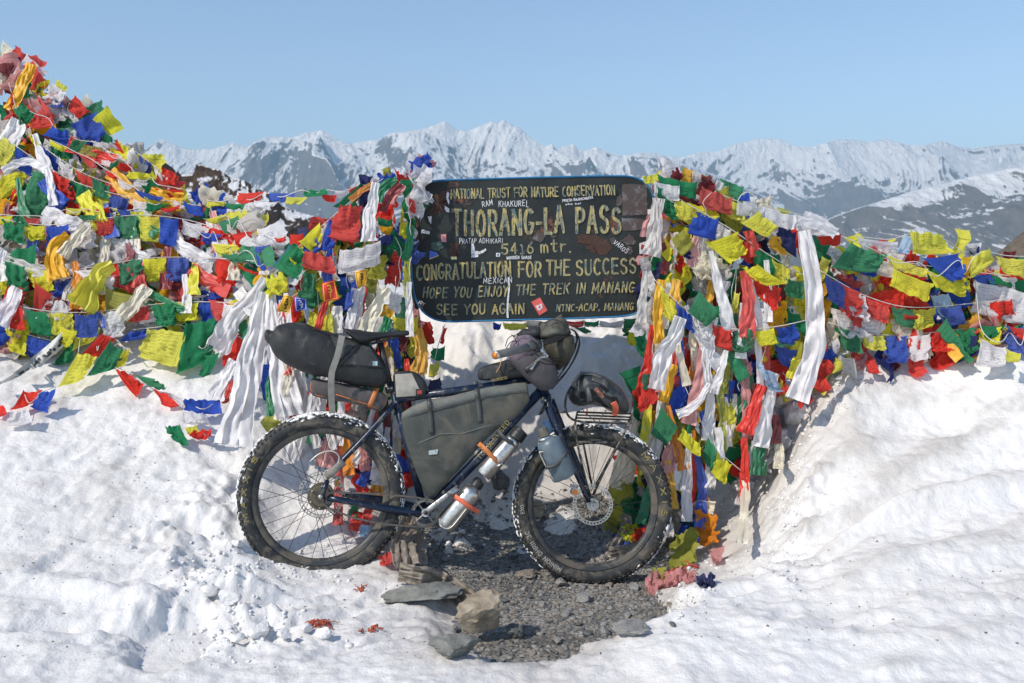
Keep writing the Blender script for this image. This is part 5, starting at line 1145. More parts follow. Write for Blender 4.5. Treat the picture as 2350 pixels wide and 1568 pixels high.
for px_ in (965, 1560):
    b = MB(); top = SIGN.at(px_, 425 if px_ < 1200 else 430, -.05); bot = SIGN.at(px_+(-60 if px_ < 1200 else 52), 1300, -.05); bot = bot+(top-bot)*.0
    b.tube([bot+V(0, 0, -.1), bot+(top-bot)*.33, bot+(top-bot)*.66, top], [.038, .035, .034, .03], 10); part('post', b, surf('weathered_wood', (.07, .05, .04), .9, bs=30, bst=.6, bd=.01) if px_ < 1200 else bpy.data.materials['weathered_wood'], sg)
def L(text, a, b_, h, sw, mat, slant=0.0, gap=.32, jit=.025, z=.0012, taper=.35, name='lettering'):
    mb = lettering(text, SM, a[0], a[1], b_[0], b_[1], h, sw, slant, gap, jit, taper, z); return part(name, mb, mat, sg, smooth=False)
L('NATIONAL TRUST FOR NATURE CONSERVATION', (430,303), (1855,270), 82, 13, M_BRUSH, .0, .30)
L('THORANG-LA PASS', (450,628), (1905,592), 214, 32, M_BRUSH, .02, .42)
L('5416', (872,785), (1150,778), 90, 16, M_BRUSH, .0, .4); L('mtr.', (1212,772), (1475,762), 108, 16, M_BRUSH, .0, .45)
L('CONGRATULATION', (135,1010), (950,980), 128, 20, M_BRUSH, .02, .32); L('FOR', (1015,980), (1215,978), 128, 20, M_BRUSH, .02, .34); L('THE', (1262,968), (1465,965), 128, 20, M_BRUSH, .02, .34)
L('SUCCESS', (1520,965), (2040,950), 128, 20, M_BRUSH, .02, .36); L('!', (2075,955), (2110,955), 130, 20, M_BRUSH, .02)
L('HOPE YOU ENJOY', (185,1165), (920,1150), 86, 15, M_BRUSH, .16, .42); L('THE TREK IN MANANG', (995,1142), (2020,1112), 86, 15, M_BRUSH, .16, .42)
L('SEE YOU AGAIN', (305,1312), (1065,1300), 84, 16, M_BRUSH, .04, .34); L('NTNC-ACAP, MANANG', (1345,1283), (2015,1268), 60, 11, M_BRUSH, .14, .36)
def Gf(text, a, b_, h, sw=5, slant=.05, gap=.4): return L(text, a, b_, h, sw, M_WHITEMARK, slant, gap, .06, .004, .1, 'marker_writing')
Gf('RAM', (705,378), (795,360), 48); Gf('KHAKUREL', (845,375), (1105,370), 48); Gf('PRIESH BAJRACHARYA', (1402,335), (1665,302), 20, 4); Gf('aka kai', (1425,360), (1560,350), 16, 4)
Gf('PRATAP', (505,695), (652,690), 42, 4); Gf('ADHIKARI', (675,690), (880,690), 40, 4); Gf('WOODEN SHADE', (915,830), (1130,825), 24, 5); Gf('MEXICAN', (712,1040), (960,1032), 46); Gf('VAROS', (1840,690), (1955,780), 40); Gf('JOY', (140,1210), (195,1235), 26)
b = MB(); 
for a_, c_ in (((930,985),(925,1340)),):
    pts = smooth_path([(930,985),(938,1060),(926,1180),(920,1290),(925,1340)], 24); ww = 6+3*_tr.random(24)
    b.add([SM(p[0]-w2, p[1], .0052) for p, w2 in zip(pts, ww)]+[SM(p[0]+w2, p[1], .0052) for p, w2 in zip(pts, ww)], [(i, i+1, 24+i+1, 24+i) for i in range(23)])
part('paint_drip', b, M_WHITEMARK, sg, smooth=False)
def patch(P, mat, name='sticker', z=.0024, rag=0.0, nn=0, label=None):
    P = np.array(P, float)
    if rag:
        Q = []
        for i in range(len(P)):
            a, c = P[i], P[(i+1) % len(P)]
            for s in range(6): Q.append(a+(c-a)*s/6+_tr.normal(0, rag, 2))
        P = np.array(Q)
    c = P.mean(0); b = MB(); b.add([SM(*c, z)]+[SM(*p, z) for p in P], [(0, 1+i, 1+(i+1) % len(P)) for i in range(len(P))]); return part(name, b, mat, sg, smooth=False, label=label)
M_GREYP = surf('grey_worn_poster', (.17, .17, .18), .8, dust=.75, dustcol=(.06, .04, .035), dscale=22); M_REDST = surf('red_sticker_print', (.62, .10, .09), .6)
patch([(1918,178),(2138,180),(2136,445),(1922,448)], M_GREYP, 'poster', .0024, 3); patch([(1915,470),(2110,478),(2120,560),(2030,580),(1915,578)], M_GREYP, 'poster', .0030, 5); patch([(1870,290),(1915,265),(1915,360),(1868,362)], M_GREYP, 'poster', .0036, 4)
patch([(180,262),(240,240),(290,330),(262,305),(275,345),(230,330),(240,362),(200,350),(190,300)], M_PAPER, 'torn_sticker', .0026, 2); patch([(398,245),(412,250),(414,355),(400,330),(388,290)], M_PAPER, 'torn_sticker', .0026, 2)
patch([(370,362),(416,392),(415,425),(385,418)], M_PAPER, 'torn_sticker', .0026, 2); patch([(230,458),(262,455),(255,525),(240,490)], M_PAPER, 'torn_sticker', .0026, 2); patch([(175,572),(245,585),(248,612),(172,605)], M_PAPER, 'torn_sticker', .0026, 2)
patch([(342,615),(388,610),(392,680),(350,678)], surf('red_white_print', (.6, .25, .28), .7), 'sticker', .0026, 1); patch([(245,755),(305,770),(322,795),(242,828)], surf('blue_print', (.05, .12, .5), .6), 'sticker', .0026, 1)
patch([(322,795),(325,800),(250,830),(242,828)], surf('yellow_print', (.7, .5, .1), .6), 'sticker', .0034); patch([(608,688),(628,688),(640,760),(668,790),(668,812),(608,815)], M_PAPER, 'torn_sticker', .0026, 1)
patch([(640,755),(670,770),(735,735),(738,755),(690,785),(655,785)], M_PAPER, 'torn_sticker', .0034, 2); patch([(822,775),(858,775),(856,808),(822,808)], M_PAPER, 'sticker', .0026); patch([(834,785),(848,785),(847,798),(834,798)], M_BOARD, 'sticker', .0034)
patch([(1190,575),(1255,625),(1215,690),(1135,650)], M_GREYP, 'poster', .0026, 3); patch([(1285,620),(1355,625),(1320,650)], M_GREYP, 'poster', .0026, 2); patch([(2070,690),(2140,670),(2190,780),(2068,785)], M_PAPER, 'sticker', .0026, 1)
patch([(1520,620),(1600,612),(1700,625),(1800,660),(1820,730),(1790,790),(1700,785),(1640,770),(1600,700),(1530,690)], M_RUST, 'rust_patch', .0018, 9); patch([(415,700),(500,690),(515,770),(490,820),(420,815)], M_RUST, 'rust_patch', .0018, 8); patch([(245,250),(390,255),(390,380),(330,440),(240,420),(280,330)], M_RUST, 'rust_patch', .0018, 14)
patch([(1810,650),(1850,640),(1860,690),(1820,700)], M_GREYP, 'poster', .0028, 4); patch([(1900,660),(1990,620),(2040,660),(2030,700),(1950,700)], M_GREYP, 'poster', .0028, 6); patch([(1965,720),(2010,720),(2000,790),(1970,785)], M_GREYP, 'poster', .0028, 5)
patch([(255,690),(340,670),(362,720),(310,760),(262,745)], surf('dull_green_print', (.05, .09, .08), .8), 'sticker', .0030, 4); patch([(430,808),(480,808),(482,830),(432,832)], surf('pale_yellow_print', (.6, .6, .3), .8), 'sticker', .0034, 1); patch([(530,345),(610,335),(620,350),(560,362)], M_GREYP, 'poster', .0026, 4)
patch([(1128,1200),(1205,1162),(1270,1275),(1200,1320)], M_REDST, 'sticker', .0040); patch([(1165,1235),(1222,1215),(1228,1255),(1200,1278),(1180,1265)], M_PAPER, 'sticker', .0048, 1); patch([(1190,1238),(1210,1234),(1210,1252),(1196,1256)], M_REDST, 'sticker', .0056)
# mantra tags with their printed sign
def mantra(label, K, P, col, inkc, glyph):
    q = [K(*p) for p in P]; d = min(depth(*q[0]), depth(*q[2]))-.29; pl = Plane(at(q[0][0], q[0][1], d), (-.1, -1, .1))
    t_ = thing('mantra_tag', label, 'mantra tag', pl.at(*q[0]), 'cloth mantra tags hung above the seat bag')
    m = surf('tag_cloth_'+str(len(bpy.data.materials)), col, .7); mi = surf('tag_print_'+str(len(bpy.data.materials)), inkc, .7)
    def at2(u, v, l=0): a = np.array(q[0])*(1-u)*(1-v)+np.array(q[1])*u*(1-v)+np.array(q[2])*u*v+np.array(q[3])*(1-u)*v; return pl.at(a[0], a[1], l+.012*sin(u*4+v*2))
    g = np.array([[at2(u, v) for u in np.linspace(0, 1, 9)] for v in np.linspace(0, 1, 11)]); link('cloth', grid_mesh('cloth', g, wloc(t_), m, uvgrid(11, 9)), t_)
    mb = MB(); z = .0012
    for (u0, v0, u1, v1) in ((.08, .07, .92, .07), (.92, .07, .92, .93), (.92, .93, .08, .93), (.08, .93, .08, .07)):
        z += .0002; e = .012 if v0 == v1 else .018
        for k in range(6):
            ua, ub = u0+(u1-u0)*k/6, u0+(u1-u0)*(k+1)/6; va, vb = v0+(v1-v0)*k/6, v0+(v1-v0)*(k+1)/6
            if v0 == v1: mb.quad(at2(ua, va-e, z), at2(ub, va-e, z), at2(ub, va+e, z), at2(ua, va+e, z))
            else: mb.quad(at2(ua-e, va, z), at2(ua+e, va, z), at2(ua+e, vb, z), at2(ua-e, vb, z))
    for st in glyph:
        pts = smooth_path(st, 14); z += .0002; t2 = np.gradient(pts, axis=0); t2 /= np.linalg.norm(t2, axis=1, keepdims=True); nn = np.stack([-t2[:, 1], t2[:, 0]], 1)*(.05*np.sin(np.linspace(.3, 2.9, 14)))[:, None]
        mb.add([at2(*(p+a), z) for p, a in zip(pts, nn)]+[at2(*(p-a), z) for p, a in zip(pts, nn)], [(i, i+1, 15+i, 14+i) for i in range(13)])
    part('print', mb, mi, t_, smooth=False)
GA = [[(.35,.2),(.6,.22),(.62,.35),(.4,.38)], [(.4,.38),(.68,.45),(.6,.58),(.38,.52)], [(.5,.56),(.52,.7),(.48,.85)]]
GB = [[(.3,.25),(.5,.2),(.55,.35),(.35,.42)], [(.55,.35),(.7,.5),(.5,.6),(.35,.5)], [(.5,.6),(.65,.72),(.45,.82)]]
mantra('red mantra tag with a yellow sign and border', k5, [(598,715),(662,694),(684,795),(605,811)], (.60, .03, .02), (.85, .5, .05), GA)
mantra('yellow mantra tag with a black sign above the seat bag', k5, [(405,772),(452,783),(430,868),(368,855)], (.85, .45, .03), (.04, .03, .02), GB)
mantra('blue mantra tag with a white sign', k5, [(457,782),(520,795),(520,848),(462,860)], (.015, .05, .36), (.7, .7, .75), GB)
mantra('yellow mantra tag twisted sideways above the saddle', k5, [(765,655),(832,642),(822,722),(778,745)], (.80, .42, .03), (.04, .03, .02), GA)
# black and white printed banner at the left edge of the heap
bt = thing('printed_banner', 'black and white plastic banner with words lying from heap to snow', 'banner', W(*k8(400, 640), .1))
bp = smooth_path([k8(*p) for p in ((655,395),(560,480),(440,600),(330,690),(200,785),(90,850),(-20,900))], 40); bw = np.interp(np.linspace(0, 1, 40), [0, .3, .6, .8, 1], [10, 14, 13, 7, 4])
bn = np.gradient(bp, axis=0); bn /= np.linalg.norm(bn, axis=1, keepdims=True); bn = np.stack([-bn[:, 1], bn[:, 0]], 1)
def BN(s, v, l=0.0):
    f = np.clip(s, 0, 1)*39; i = int(min(f, 38)); k = f-i; p = bp[i]*(1-k)+bp[i+1]*k; n = bn[i]*(1-k)+bn[i+1]*k; w2 = bw[i]*(1-k)+bw[i+1]*k
    q = p+n*w2*v; return at(q[0], q[1], min(depth(*p), yground(*p)-.02)-.10-l+.015*sin(v*2.5+s*11))
g = np.array([[BN(i/39, v) for v in np.linspace(-1, 1, 9)] for i in range(40)]); link('sheet', grid_mesh('sheet', g, wloc(bt), surf('banner_plastic', (.52, .52, .50), .5, dust=.3, dustcol=(.3, .28, .25)), uvgrid(40, 9)), bt)
mb = MB()
for txt, s0, v0 in (('reason', .02, -.75), ('at some', .12, -.1), ('Po t oe', .30, -.6), ('to a tin', .42, -.2), ('as to in', .58, -.5)):
    lettering(txt.replace('u', 'n'), lambda x, y, l: BN(s0+x, v0-y*1.0, l), .0, 0, .20, 0, .55, .05 if 0 else .022, mb=mb, lift=.006, jit=.05)
part('printed_words', mb, surf('black_print', (.02, .02, .02), .6), bt, smooth=False)
# ------------------------------------------------------------------ the bicycle
def c1(x, y): return (x*.4196+517, y*.4196+695.6)
def c2(x, y): return (x*.4196+883.6, y*.4196+695.6)
def c9(x, y): return (x*.2098+1081, y*.2098+705)
def kh(x, y): return ((x/6.533+1300)*.94, (y/6.533+880)*.94)
def kr(x, y): return ((x/7.833+700)*.94, (y/7.833+1120)*.94)
def kf(x, y): return ((x/7.842+1240)*.94, (y/7.842+1040)*.94)
BN_ = nrm(V(sin(radians(8)), -cos(radians(8)), math.tan(radians(5))))
BPL = Plane(at(737, 1333, 4.21), BN_)
def B(p, lat=0.0): return BPL.at(p[0], p[1], lat)
bike = thing('bicycle', 'loaded fat tyred touring bicycle leaning against the flags under the sign', 'bicycle', at(1040, 1335, 4.3))
M_TYRE = surf('tyre_rubber', (.020, .023, .025), .72, dust=.50, dustcol=(.135, .118, .092), dscale=19, bs=90, bst=.4, bd=.004)
M_TREAD = surf('tread_rubber', (.02, .021, .022), .8, dust=.35, dustcol=(.3, .28, .26), dscale=30)
M_RIM = surf('rim_alloy', (.040, .044, .047), .5, .3, dust=.52, dustcol=(.16, .142, .115), dscale=13)
M_SPOKE = surf('spoke_steel', (.05, .05, .05), .4, .6)
M_HUB = surf('dirty_hub', (.06, .058, .05), .55, .5, dust=.7, dustcol=(.17, .15, .11), dscale=45)
M_SILV = surf('silver_alloy', (.50, .50, .49), .38, .85, dust=.45, dustcol=(.25, .22, .18), dscale=40)
M_ROTOR = surf('brake_rotor_steel', (.42, .41, .40), .35, .9, dust=.2, dscale=60)
M_FRAME = surf('navy_frame_paint', (.007, .016, .040), .28, .2, dust=.36, dustcol=(.16, .15, .13), dscale=30)
M_BLK = surf('black_plastic', (.014, .015, .016), .5, dust=.25, dustcol=(.12, .11, .10), dscale=40)
M_RACK = surf('rack_steel', (.018, .02, .022), .45, .3, dust=.48, dustcol=(.25, .23, .2), dscale=35)
M_CHAIN = surf('chain_steel', (.16, .145, .13), .45, .8, dust=.4, dustcol=(.12, .09, .06), dscale=80)
M_ORG = surf('orange_anodised', (.75, .20, .02), .4, .3); M_BRASS = surf('brown_gold', (.28, .14, .03), .5, .4)
M_YEL = surf('worn_yellow_print', (.42, .34, .05), .7, dust=.72, dustcol=(.15, .13, .1), dscale=70); M_WPR = surf('pale_print', (.33, .32, .29), .7)
M_SNOWC = surf('snow_crust', (.80, .80, .80), .7, var=.05, bs=200, bst=.6)
ICO = None
def ico(sub_=1):
    t_ = (1+5**.5)/2; v = [(-1,t_,0),(1,t_,0),(-1,-t_,0),(1,-t_,0),(0,-1,t_),(0,1,t_),(0,-1,-t_),(0,1,-t_),(t_,0,-1),(t_,0,1),(-t_,0,-1),(-t_,0,1)]
    f = [(0,11,5),(0,5,1),(0,1,7),(0,7,10),(0,10,11),(1,5,9),(5,11,4),(11,10,2),(10,7,6),(7,1,8),(3,9,4),(3,4,2),(3,2,6),(3,6,8),(3,8,9),(4,9,5),(2,4,11),(6,2,10),(8,6,7),(9,8,1)]
    v = [nrm(p) for p in v]
    for _ in range(sub_):
        mid = {}; nf = []
        def m(a, b):
            k = (min(a, b), max(a, b))
            if k not in mid: v.append(nrm(v[a]+v[b])); mid[k] = len(v)-1
            return mid[k]
        for a, b, c in f:
            x, y, z = m(a, b), m(b, c), m(c, a); nf += [(a, x, z), (b, y, x), (c, z, y), (x, y, z)]
        f = nf
    return np.array(v), f
I0 = ico(0); I1 = ico(1); I2 = ico(2); I3 = ico(3)
_br = np.random.default_rng(31)
def wheel(name_px, rad_px, axis_n, front):
    C0 = B(name_px); R = np.linalg.norm(B((name_px[0], name_px[1]+rad_px))-C0)*.995
    n = nrm(axis_n); up = nrm(V(0, 0, 1)-n*n[2]); fw = np.cross(up, n)*1.0; fw = fw if fw[0] > 0 else -fw
    wl = sub('wheel', bike, C0); ts = .037; Rt = R-ts
    def pt(r, a, l): return C0+(fw*cos(a)+up*sin(a))*r+n*l
    NS = 96
    # tyre
    prof = []
    for k in range(15):
        ph = radians(-138+276*k/14); prof.append((Rt+ts*cos(ph)*.93, ts*sin(ph)))
    rings = [[pt(r, 2*pi*i/NS, l) for r, l in prof] for i in range(NS)]
    mb = MB(); vs = [p for q in rings for p in q]; m = len(prof); fs = [((i*m+k), (i*m+k+1), (((i+1) % NS)*m+k+1), (((i+1) % NS)*m+k)) for i in range(NS) for k in range(m-1)]
    mb.add(vs, fs); part('tyre', mb, M_TYRE, wl)
    # knobs
    mb = MB(); NK = 92
    for k in range(NK):
        for j, (sa, wd) in enumerate(((-52, .0065), (-22, .006), (22, .006), (52, .0065))):
            a = 2*pi*(k+(.5 if abs(sa) < 30 else 0))/NK; ph = radians(sa); r_ = Rt+ts*.93*cos(ph); l_ = ts*sin(ph)
            c = pt(r_, a, l_); rad = nrm((fw*cos(a)+up*sin(a))*cos(ph)+n*sin(ph)); tg = -fw*sin(a)+up*cos(a); bi = np.cross(rad, tg)
            hh = .0038; ss = .0058 if abs(sa) < 30 else .0068
            vs = [c+tg*x*ss*(.85 if z > 0 else 1)+bi*y*wd*(.85 if z > 0 else 1)+rad*z*hh for z in (-1, 1) for y in (-1, 1) for x in (-1, 1)]
            mb.add(vs, [(4, 5, 7, 6), (0, 1, 5, 4), (2, 6, 7, 3), (0, 4, 6, 2), (1, 3, 7, 5)])
    part('tread_knobs', mb, M_TREAD, wl, smooth=False, kind='stuff')
    # rim
    ro, ri = R*.822, R*.742
    pr = [(ro, .017), (ro-.002, .021), ((ro+ri)/2, .019), (ri+.004, .013), (ri, .006), (ri, -.006), (ri+.004, -.013), ((ro+ri)/2, -.019), (ro-.002, -.021), (ro, -.017)]
    mb = MB(); mb.loft([[pt(r, 2*pi*i/NS, l) for r, l in pr] for i in range(NS)], cap=False, closed=True); part('rim', mb, M_RIM, wl, sharp=40)
    # hub
    def disc(mb, r0, l0, r1, l1, seg=28): mb.loft([[pt(r0, 2*pi*i/seg, l0) for i in range(seg)], [pt(r1, 2*pi*i/seg, l1) for i in range(seg)]])
    mb = MB()
    if front:
        disc(mb, .016, -.04, .016, .04); disc(mb, .027, .018, .027, .024); disc(mb, .027, -.024, .027, -.018); disc(mb, .013, .04, .011, .058); disc(mb, .006, .058, .006, .062)
        part('hub', mb, M_SILV, wl, sharp=40)
    else:
        disc(mb, .054, -.028, .057, .026); disc(mb, .046, .026, .040, .040); disc(mb, .014, .04, .012, .062); disc(mb, .02, -.05, .02, -.028)
        part('hub', mb, M_HUB, wl, sharp=40)
        for k in range(6):
            mb = MB(); a = k*pi/3+.4; c = pt(.046, a, .041); mb.tube([c, c+n*.006], .0042, 8); part('bolt', mb, M_SILV, wl, sharp=40)
    # spokes
    hr = .026 if front else .056; NSP = 32
    for k in range(NSP):
        side = 1 if k % 2 else -1; a = 2*pi*k/NSP+.05; off = (1.15 if (k//2) % 2 else -1.15)*(1 if front else .55)
        p0 = pt(hr, a+off, side*.021); p1 = pt(ri+.002, a, side*.003)
        mb = MB(); mb.tube([p0, p1], .00125, 5, cap=False); part('spoke', mb, M_SPOKE, wl)
    # rotor
    mb = MB(); lat = .030 if front else -.034; rr = .089 if front else .10; seg = 48
    def annul(r0, r1, l, w2=.0012):
        mb.loft([[pt(r, 2*pi*i/seg, l_) for r, l_ in ((r0, l-w2), (r1, l-w2), (r1, l+w2), (r0, l+w2))] for i in range(seg)], cap=False, closed=True)
    annul(rr-.004, rr, lat); annul(rr-.0165, rr-.012, lat)
    for k in range(36):
        a = 2*pi*k/36; c = pt(rr-.008, a, lat); e = fw*cos(a+.5)+up*sin(a+.5); f_ = -fw*sin(a+.5)+up*cos(a+.5); mb.box(c, e*.006, f_*.0024, n*.0011)
    for k in range(6):
        a = 2*pi*k/6; mb.tube([pt(.022, a-.9, lat), pt(.045, a-.45, lat), pt(rr-.012, a, lat)], .0032, 6, flat=.4, up=n)
    mb.loft([[pt(r, 2*pi*i/seg, l_) for r, l_ in ((.018, lat-.001), (.027, lat-.001), (.027, lat+.001), (.018, lat+.001))] for i in range(seg)], cap=False, closed=True)
    part('brake_rotor', mb, M_ROTOR, wl, kind='stuff', smooth=False)
    def side_(r, a, lift): 
        d = (r-Rt)/.93; l = sqrt(max(1e-6, ts*ts-d*d)); return pt(r, a, l+.0012+lift)
    return dict(wl=wl, C=C0, R=R, pt=pt, side=side_, Rt=Rt, ts=ts, n=n, fw=fw, up=up, ri=ri)
WR = wheel((737, 1138), 195, BN_, False)
WF = wheel((1359, 1156), 188, V(.015, -1, .09), True)
def tyre_text(Wl, text, a0, a1, r0, h, sw, mat, gap=.35):
    rm = r0+h/2; mb = lettering(text, lambda x, y, l: Wl['side'](r0-y, radians(a0)-x/rm, l), 0, 0, radians(a0-a1)*rm, 0, h, sw, gap=gap, jit=.0, taper=.1)
    part('tyre_lettering', mb, mat, Wl['wl'], smooth=False)
Rf = WF['R']
tyre_text(WF, 'MAXXIS', 45, -9, Rf*.865, Rf*.062, .0048, M_YEL, .9)
tyre_text(WF, 'MINION DHRII 3C', 243, 201, Rf*.862, Rf*.05, .0036, M_WPR, .28)
tyre_text(WF, 'EXO', 187, 180, Rf*.862, Rf*.04, .003, M_WPR, .28)
tyre_text(WR, 'MAXXIS', 197, 147, WR['R']*.875, WR['R']*.055, .0045, M_YEL, .9)
def crust(Wl, spans, n):
    mb = MB()
    for k in range(n):
        s = spans[_br.integers(len(spans))]; a = radians(_br.uniform(*s)); ph = radians(_br.normal(12, 24)); ts = Wl['ts']; r_ = Wl['Rt']+ts*cos(ph)*1.03
        c = Wl['pt'](r_, a, ts*sin(ph)*1.03); sz = _br.uniform(.0012, .0042)*(1 if _br.random() < .9 else 1.6); tg = Wl['up']*cos(a)-Wl['fw']*sin(a)
        v = I0[0]*_br.uniform(.5, 1.4, (12, 1))*sz; v = v+np.outer(v@tg, tg)*_br.uniform(.5, 2.5); mb.add(v+c, I0[1])
    part('snow_crust', mb, M_SNOWC, Wl['wl'], kind='stuff')
crust(WR, [(25, 128), (40, 110), (70, 105), (-25, 30), (128, 200), (60, 112)], 800); crust(WF, [(95, 200), (35, 95), (60, 90), (140, 230), (-60, -10), (50, 95)], 700)
def T(name, pts, r, mat, seg=10, flat=None, sm=0, parent=None):
    P = [B(p[0], p[1]) for p in pts]
    if sm: P = list(smooth_path([q.tolist() for q in P], sm))
    if hasattr(r, '__len__'): r = np.interp(np.linspace(0, 1, len(P)), np.linspace(0, 1, len(r)), r)
    mb = MB(); mb.tube(P, r, seg, flat=flat, up=BN_); return part(name, mb, mat, parent or bike)
def J(name, segs, mat, parent=None):
    mb = MB()
    for pts, r, sm in segs:
        P = [B(p[0], p[1]) for p in pts]
        if sm: P = list(smooth_path([q.tolist() for q in P], sm))
        if hasattr(r, '__len__'): r = np.interp(np.linspace(0, 1, len(P)), np.linspace(0, 1, len(r)), r)
        mb.tube(P, r, 12)
    return part(name, mb, mat, parent or bike)
fr = J('frame', [([(c1(906,430),0),(c1(1088,1140),0)], .0165, 0), ([(c1(925,528),0),(c2(805,420),0)], .0175, 0), ([(c2(852,480),0),(c2(560,800),0),(c2(240,1128),0)], .0215, 0), ([(c2(822,330),0),(c2(873,505),0)], .024, 0),
 ([(c1(930,548),.018),(c1(760,740),.045),(c1(548,955),.062)], [.011,.012,.009], 8), ([(c1(930,540),-.018),(c1(765,722),-.045),(c1(570,925),-.062)], [.011,.012,.009], 8),
 ([(c1(1090,1150),.03),(c1(960,1142),.04),(c1(800,1108),.058),(c1(560,1066),.062)], [.02,.018,.014,.013], 8), ([(c1(1090,1130),-.03),(c1(900,1085),-.055),(c1(640,1045),-.062)], [.02,.018,.012], 8), ([(c1(1095,1148),-.045),(c1(1095,1148),.045)], .024, 0)], M_FRAME)
mb = MB(); mb.tube([B(c1(648,868), .068), B(c1(548,955), .068)], .016, 8, flat=.35, up=nrm(B(c1(600,860))-B(c1(560,990)))); part('dropout', mb, surf('dusty_alloy_plate', (.18, .17, .155), .7, .3, dust=.6, dustcol=(.33, .3, .26), dscale=30), bike)
T('seat_collar', [(c1(898,458),0),(c1(905,490),0)], .021, M_BLK); T('seat_clamp_bolt', [(c1(885,466),.012),(c1(915,466),.012)], .0085, M_SILV, 8)
T('seatpost', [(c1(846,212),0),(c1(904,462),0)], .0138, M_BLK)
T('torque_arm', [(c1(560,968),.075),(c1(540,1020),.078),(c1(524,1062),.075)], [.010,.012,.013], M_FRAME, 10); T('axle_nut', [(c1(521,1060),.075),(c1(520,1060),.095)], .010, M_SILV, 8)
T('brake_hose', [(c1(462,868),.07),(c1(500,830),.07),(c1(560,805),.07),(c1(610,815),.07),(c1(632,850),.068),(c1(600,900),.068)], .0028, surf('silver_hose', (.55, .54, .5), .4, .3), 6, sm=18)
def caliper(c, lat, K, s=1.0):
    cal = sub('brake_caliper', bike, B(c, lat)); mb = MB(); o = B(c, lat); e = np.cross(V(0, 0, 1), BN_); e = nrm(e)
    mb.tube([o-BN_*.02, o+BN_*.008], .017*s, 12); mb.tube([o+V(0,0,.022*s)-BN_*.012, o+V(0,0,.022*s)+BN_*.004], .008*s, 8); mb.tube([o-V(0,0,.018*s)+e*.014-BN_*.012, o-V(0,0,.018*s)+e*.014+BN_*.004], .008*s, 8); mb.tube([o+V(0,0,.03*s)-e*.02, o+V(0,0,.02*s)+e*.014], .006*s, 8)
    part('caliper_body', mb, M_SILV, cal, sharp=40, kind='stuff'); mb = MB(); mb.tube([o+BN_*.008, o+BN_*.014], .0118*s, 16); mb.tube([o+BN_*.014, o+BN_*.0155], .004*s, 10); part('pad_adjuster', mb, K, cal, sharp=40)
caliper(c2(1038, 1033), .055, M_ORG); caliper(c1(612, 982), -.03, M_BRASS, .9)
# fork and steering
J('fork', [([(c2(878,500),0),(c2(884,545),0)], .024, 0), ([(c2(884,540),-.045),(c2(884,540),.045)], .019, 0),
 ([(c2(884,538),.05),(c2(925,650),.06),(c2(1005,840),.062),(c2(1072,990),.06),(c2(1116,1088),.056)], [.0185,.0185,.0145,.011,.010], 14), ([(c2(905,530),-.05),(c2(955,660),-.06),(c2(1040,850),-.062),(c2(1128,1085),-.056)], [.0185,.017,.014,.009], 14)], M_FRAME)
for a_, b_, l_ in (((905,600),(930,612),.062), ((925,640),(952,652),.062), ((880,560),(850,605),.07), ((915,690),(945,700),.062)): T('mount_boss', [(c2(*a_),l_),(c2(*b_),l_)], .0075, M_BLK, 8)
T('cable_strap', [(c9(800,990),.07),(c9(790,1080),.072),(c9(745,1180),.075)], [.008,.008,.009], M_BLK, 6, flat=.3)
T('stem', [(c2(838,345),0),(c2(830,250),.0),(c9(960,330),0)], .018, M_BLK)
T('handlebar', [(c9(620,430),.275),(c9(760,405),.22),(c9(900,365),.15),(c9(1040,310),.07),(c9(1085,285),0),(c9(1040,240),-.08),(c9(900,205),-.18),(c9(760,188),-.28)], .0112, M_BLK, 12, sm=26)
M_GRIP = surf('grey_rubber_grip', (.12, .125, .125), .8, bs=300, bst=.5, bd=.001)
gr = T('grip', [(c9(282,522),.40),(c9(450,482),.34),(c9(618,438),.275)], .0168, M_GRIP, 16); T('grip', [(c9(760,190),-.28),(c9(630,190),-.36)], .0168, M_GRIP, 16)
T('grip_collar', [(c9(612,440),.277),(c9(700,415),.245)], [.02,.024,.02], surf('grey_clamp', (.07, .075, .075), .5, .3), 12); T('shift_collar', [(c9(690,420),.25),(c9(725,410),.235)], .026, M_BLK, 14)
T('bar_plug', [(c9(262,527),.41),(c9(284,522),.40)], .0175, M_SILV, 14); T('plug_face', [(c9(258,528),.412),(c9(263,527),.41)], .012, M_ORG, 12)
T('brake_clamp', [(c9(765,385),.225),(c9(765,440),.23),(c9(785,490),.235),(c9(838,545),.235)], [.009,.010,.009,.008], M_SILV, 10, sm=10)
T('brake_lever', [(c9(835,545),.235),(c9(770,545),.255),(c9(712,590),.28),(c9(680,640),.285),(c9(655,682),.29)], [.006,.0055,.005,.005,.0065], M_SILV, 8, sm=14)
for pts in ([(835,545,.22),(905,575,.18),(990,560,.12),(1080,480,.06),(1160,380,.03),(1185,310,.0),(1130,262,-.02)], [(700,560,.2),(760,610,.19),(860,635,.16),(980,600,.1),(1090,520,.05),(1150,420,.02),(1170,340,0)], [(690,500,.2),(770,560,.2),(900,610,.15),(1010,610,.1)],
            [(1160,285,.02),(1192,330,.02),(1180,420,.02),(1130,560,.02),(1050,700,.02),(950,800,.02),(870,890,.02)], [(1140,280,0),(1165,350,0),(1140,470,0),(1060,620,0),(960,760,0),(880,870,0)], [(1090,240,-.02),(1150,270,0),(1198,350,0),(1188,450,.01),(1120,600,.01),(1010,760,.01),(880,900,.01)], [(1050,230,-.03),(1120,245,-.01),(1170,290,.01),(1150,400,.01),(1080,560,.01),(1000,690,.01)]):
    T('cable', [(c9(p[0], p[1]), p[2]) for p in pts], .0027, M_BLK, 6, sm=26)
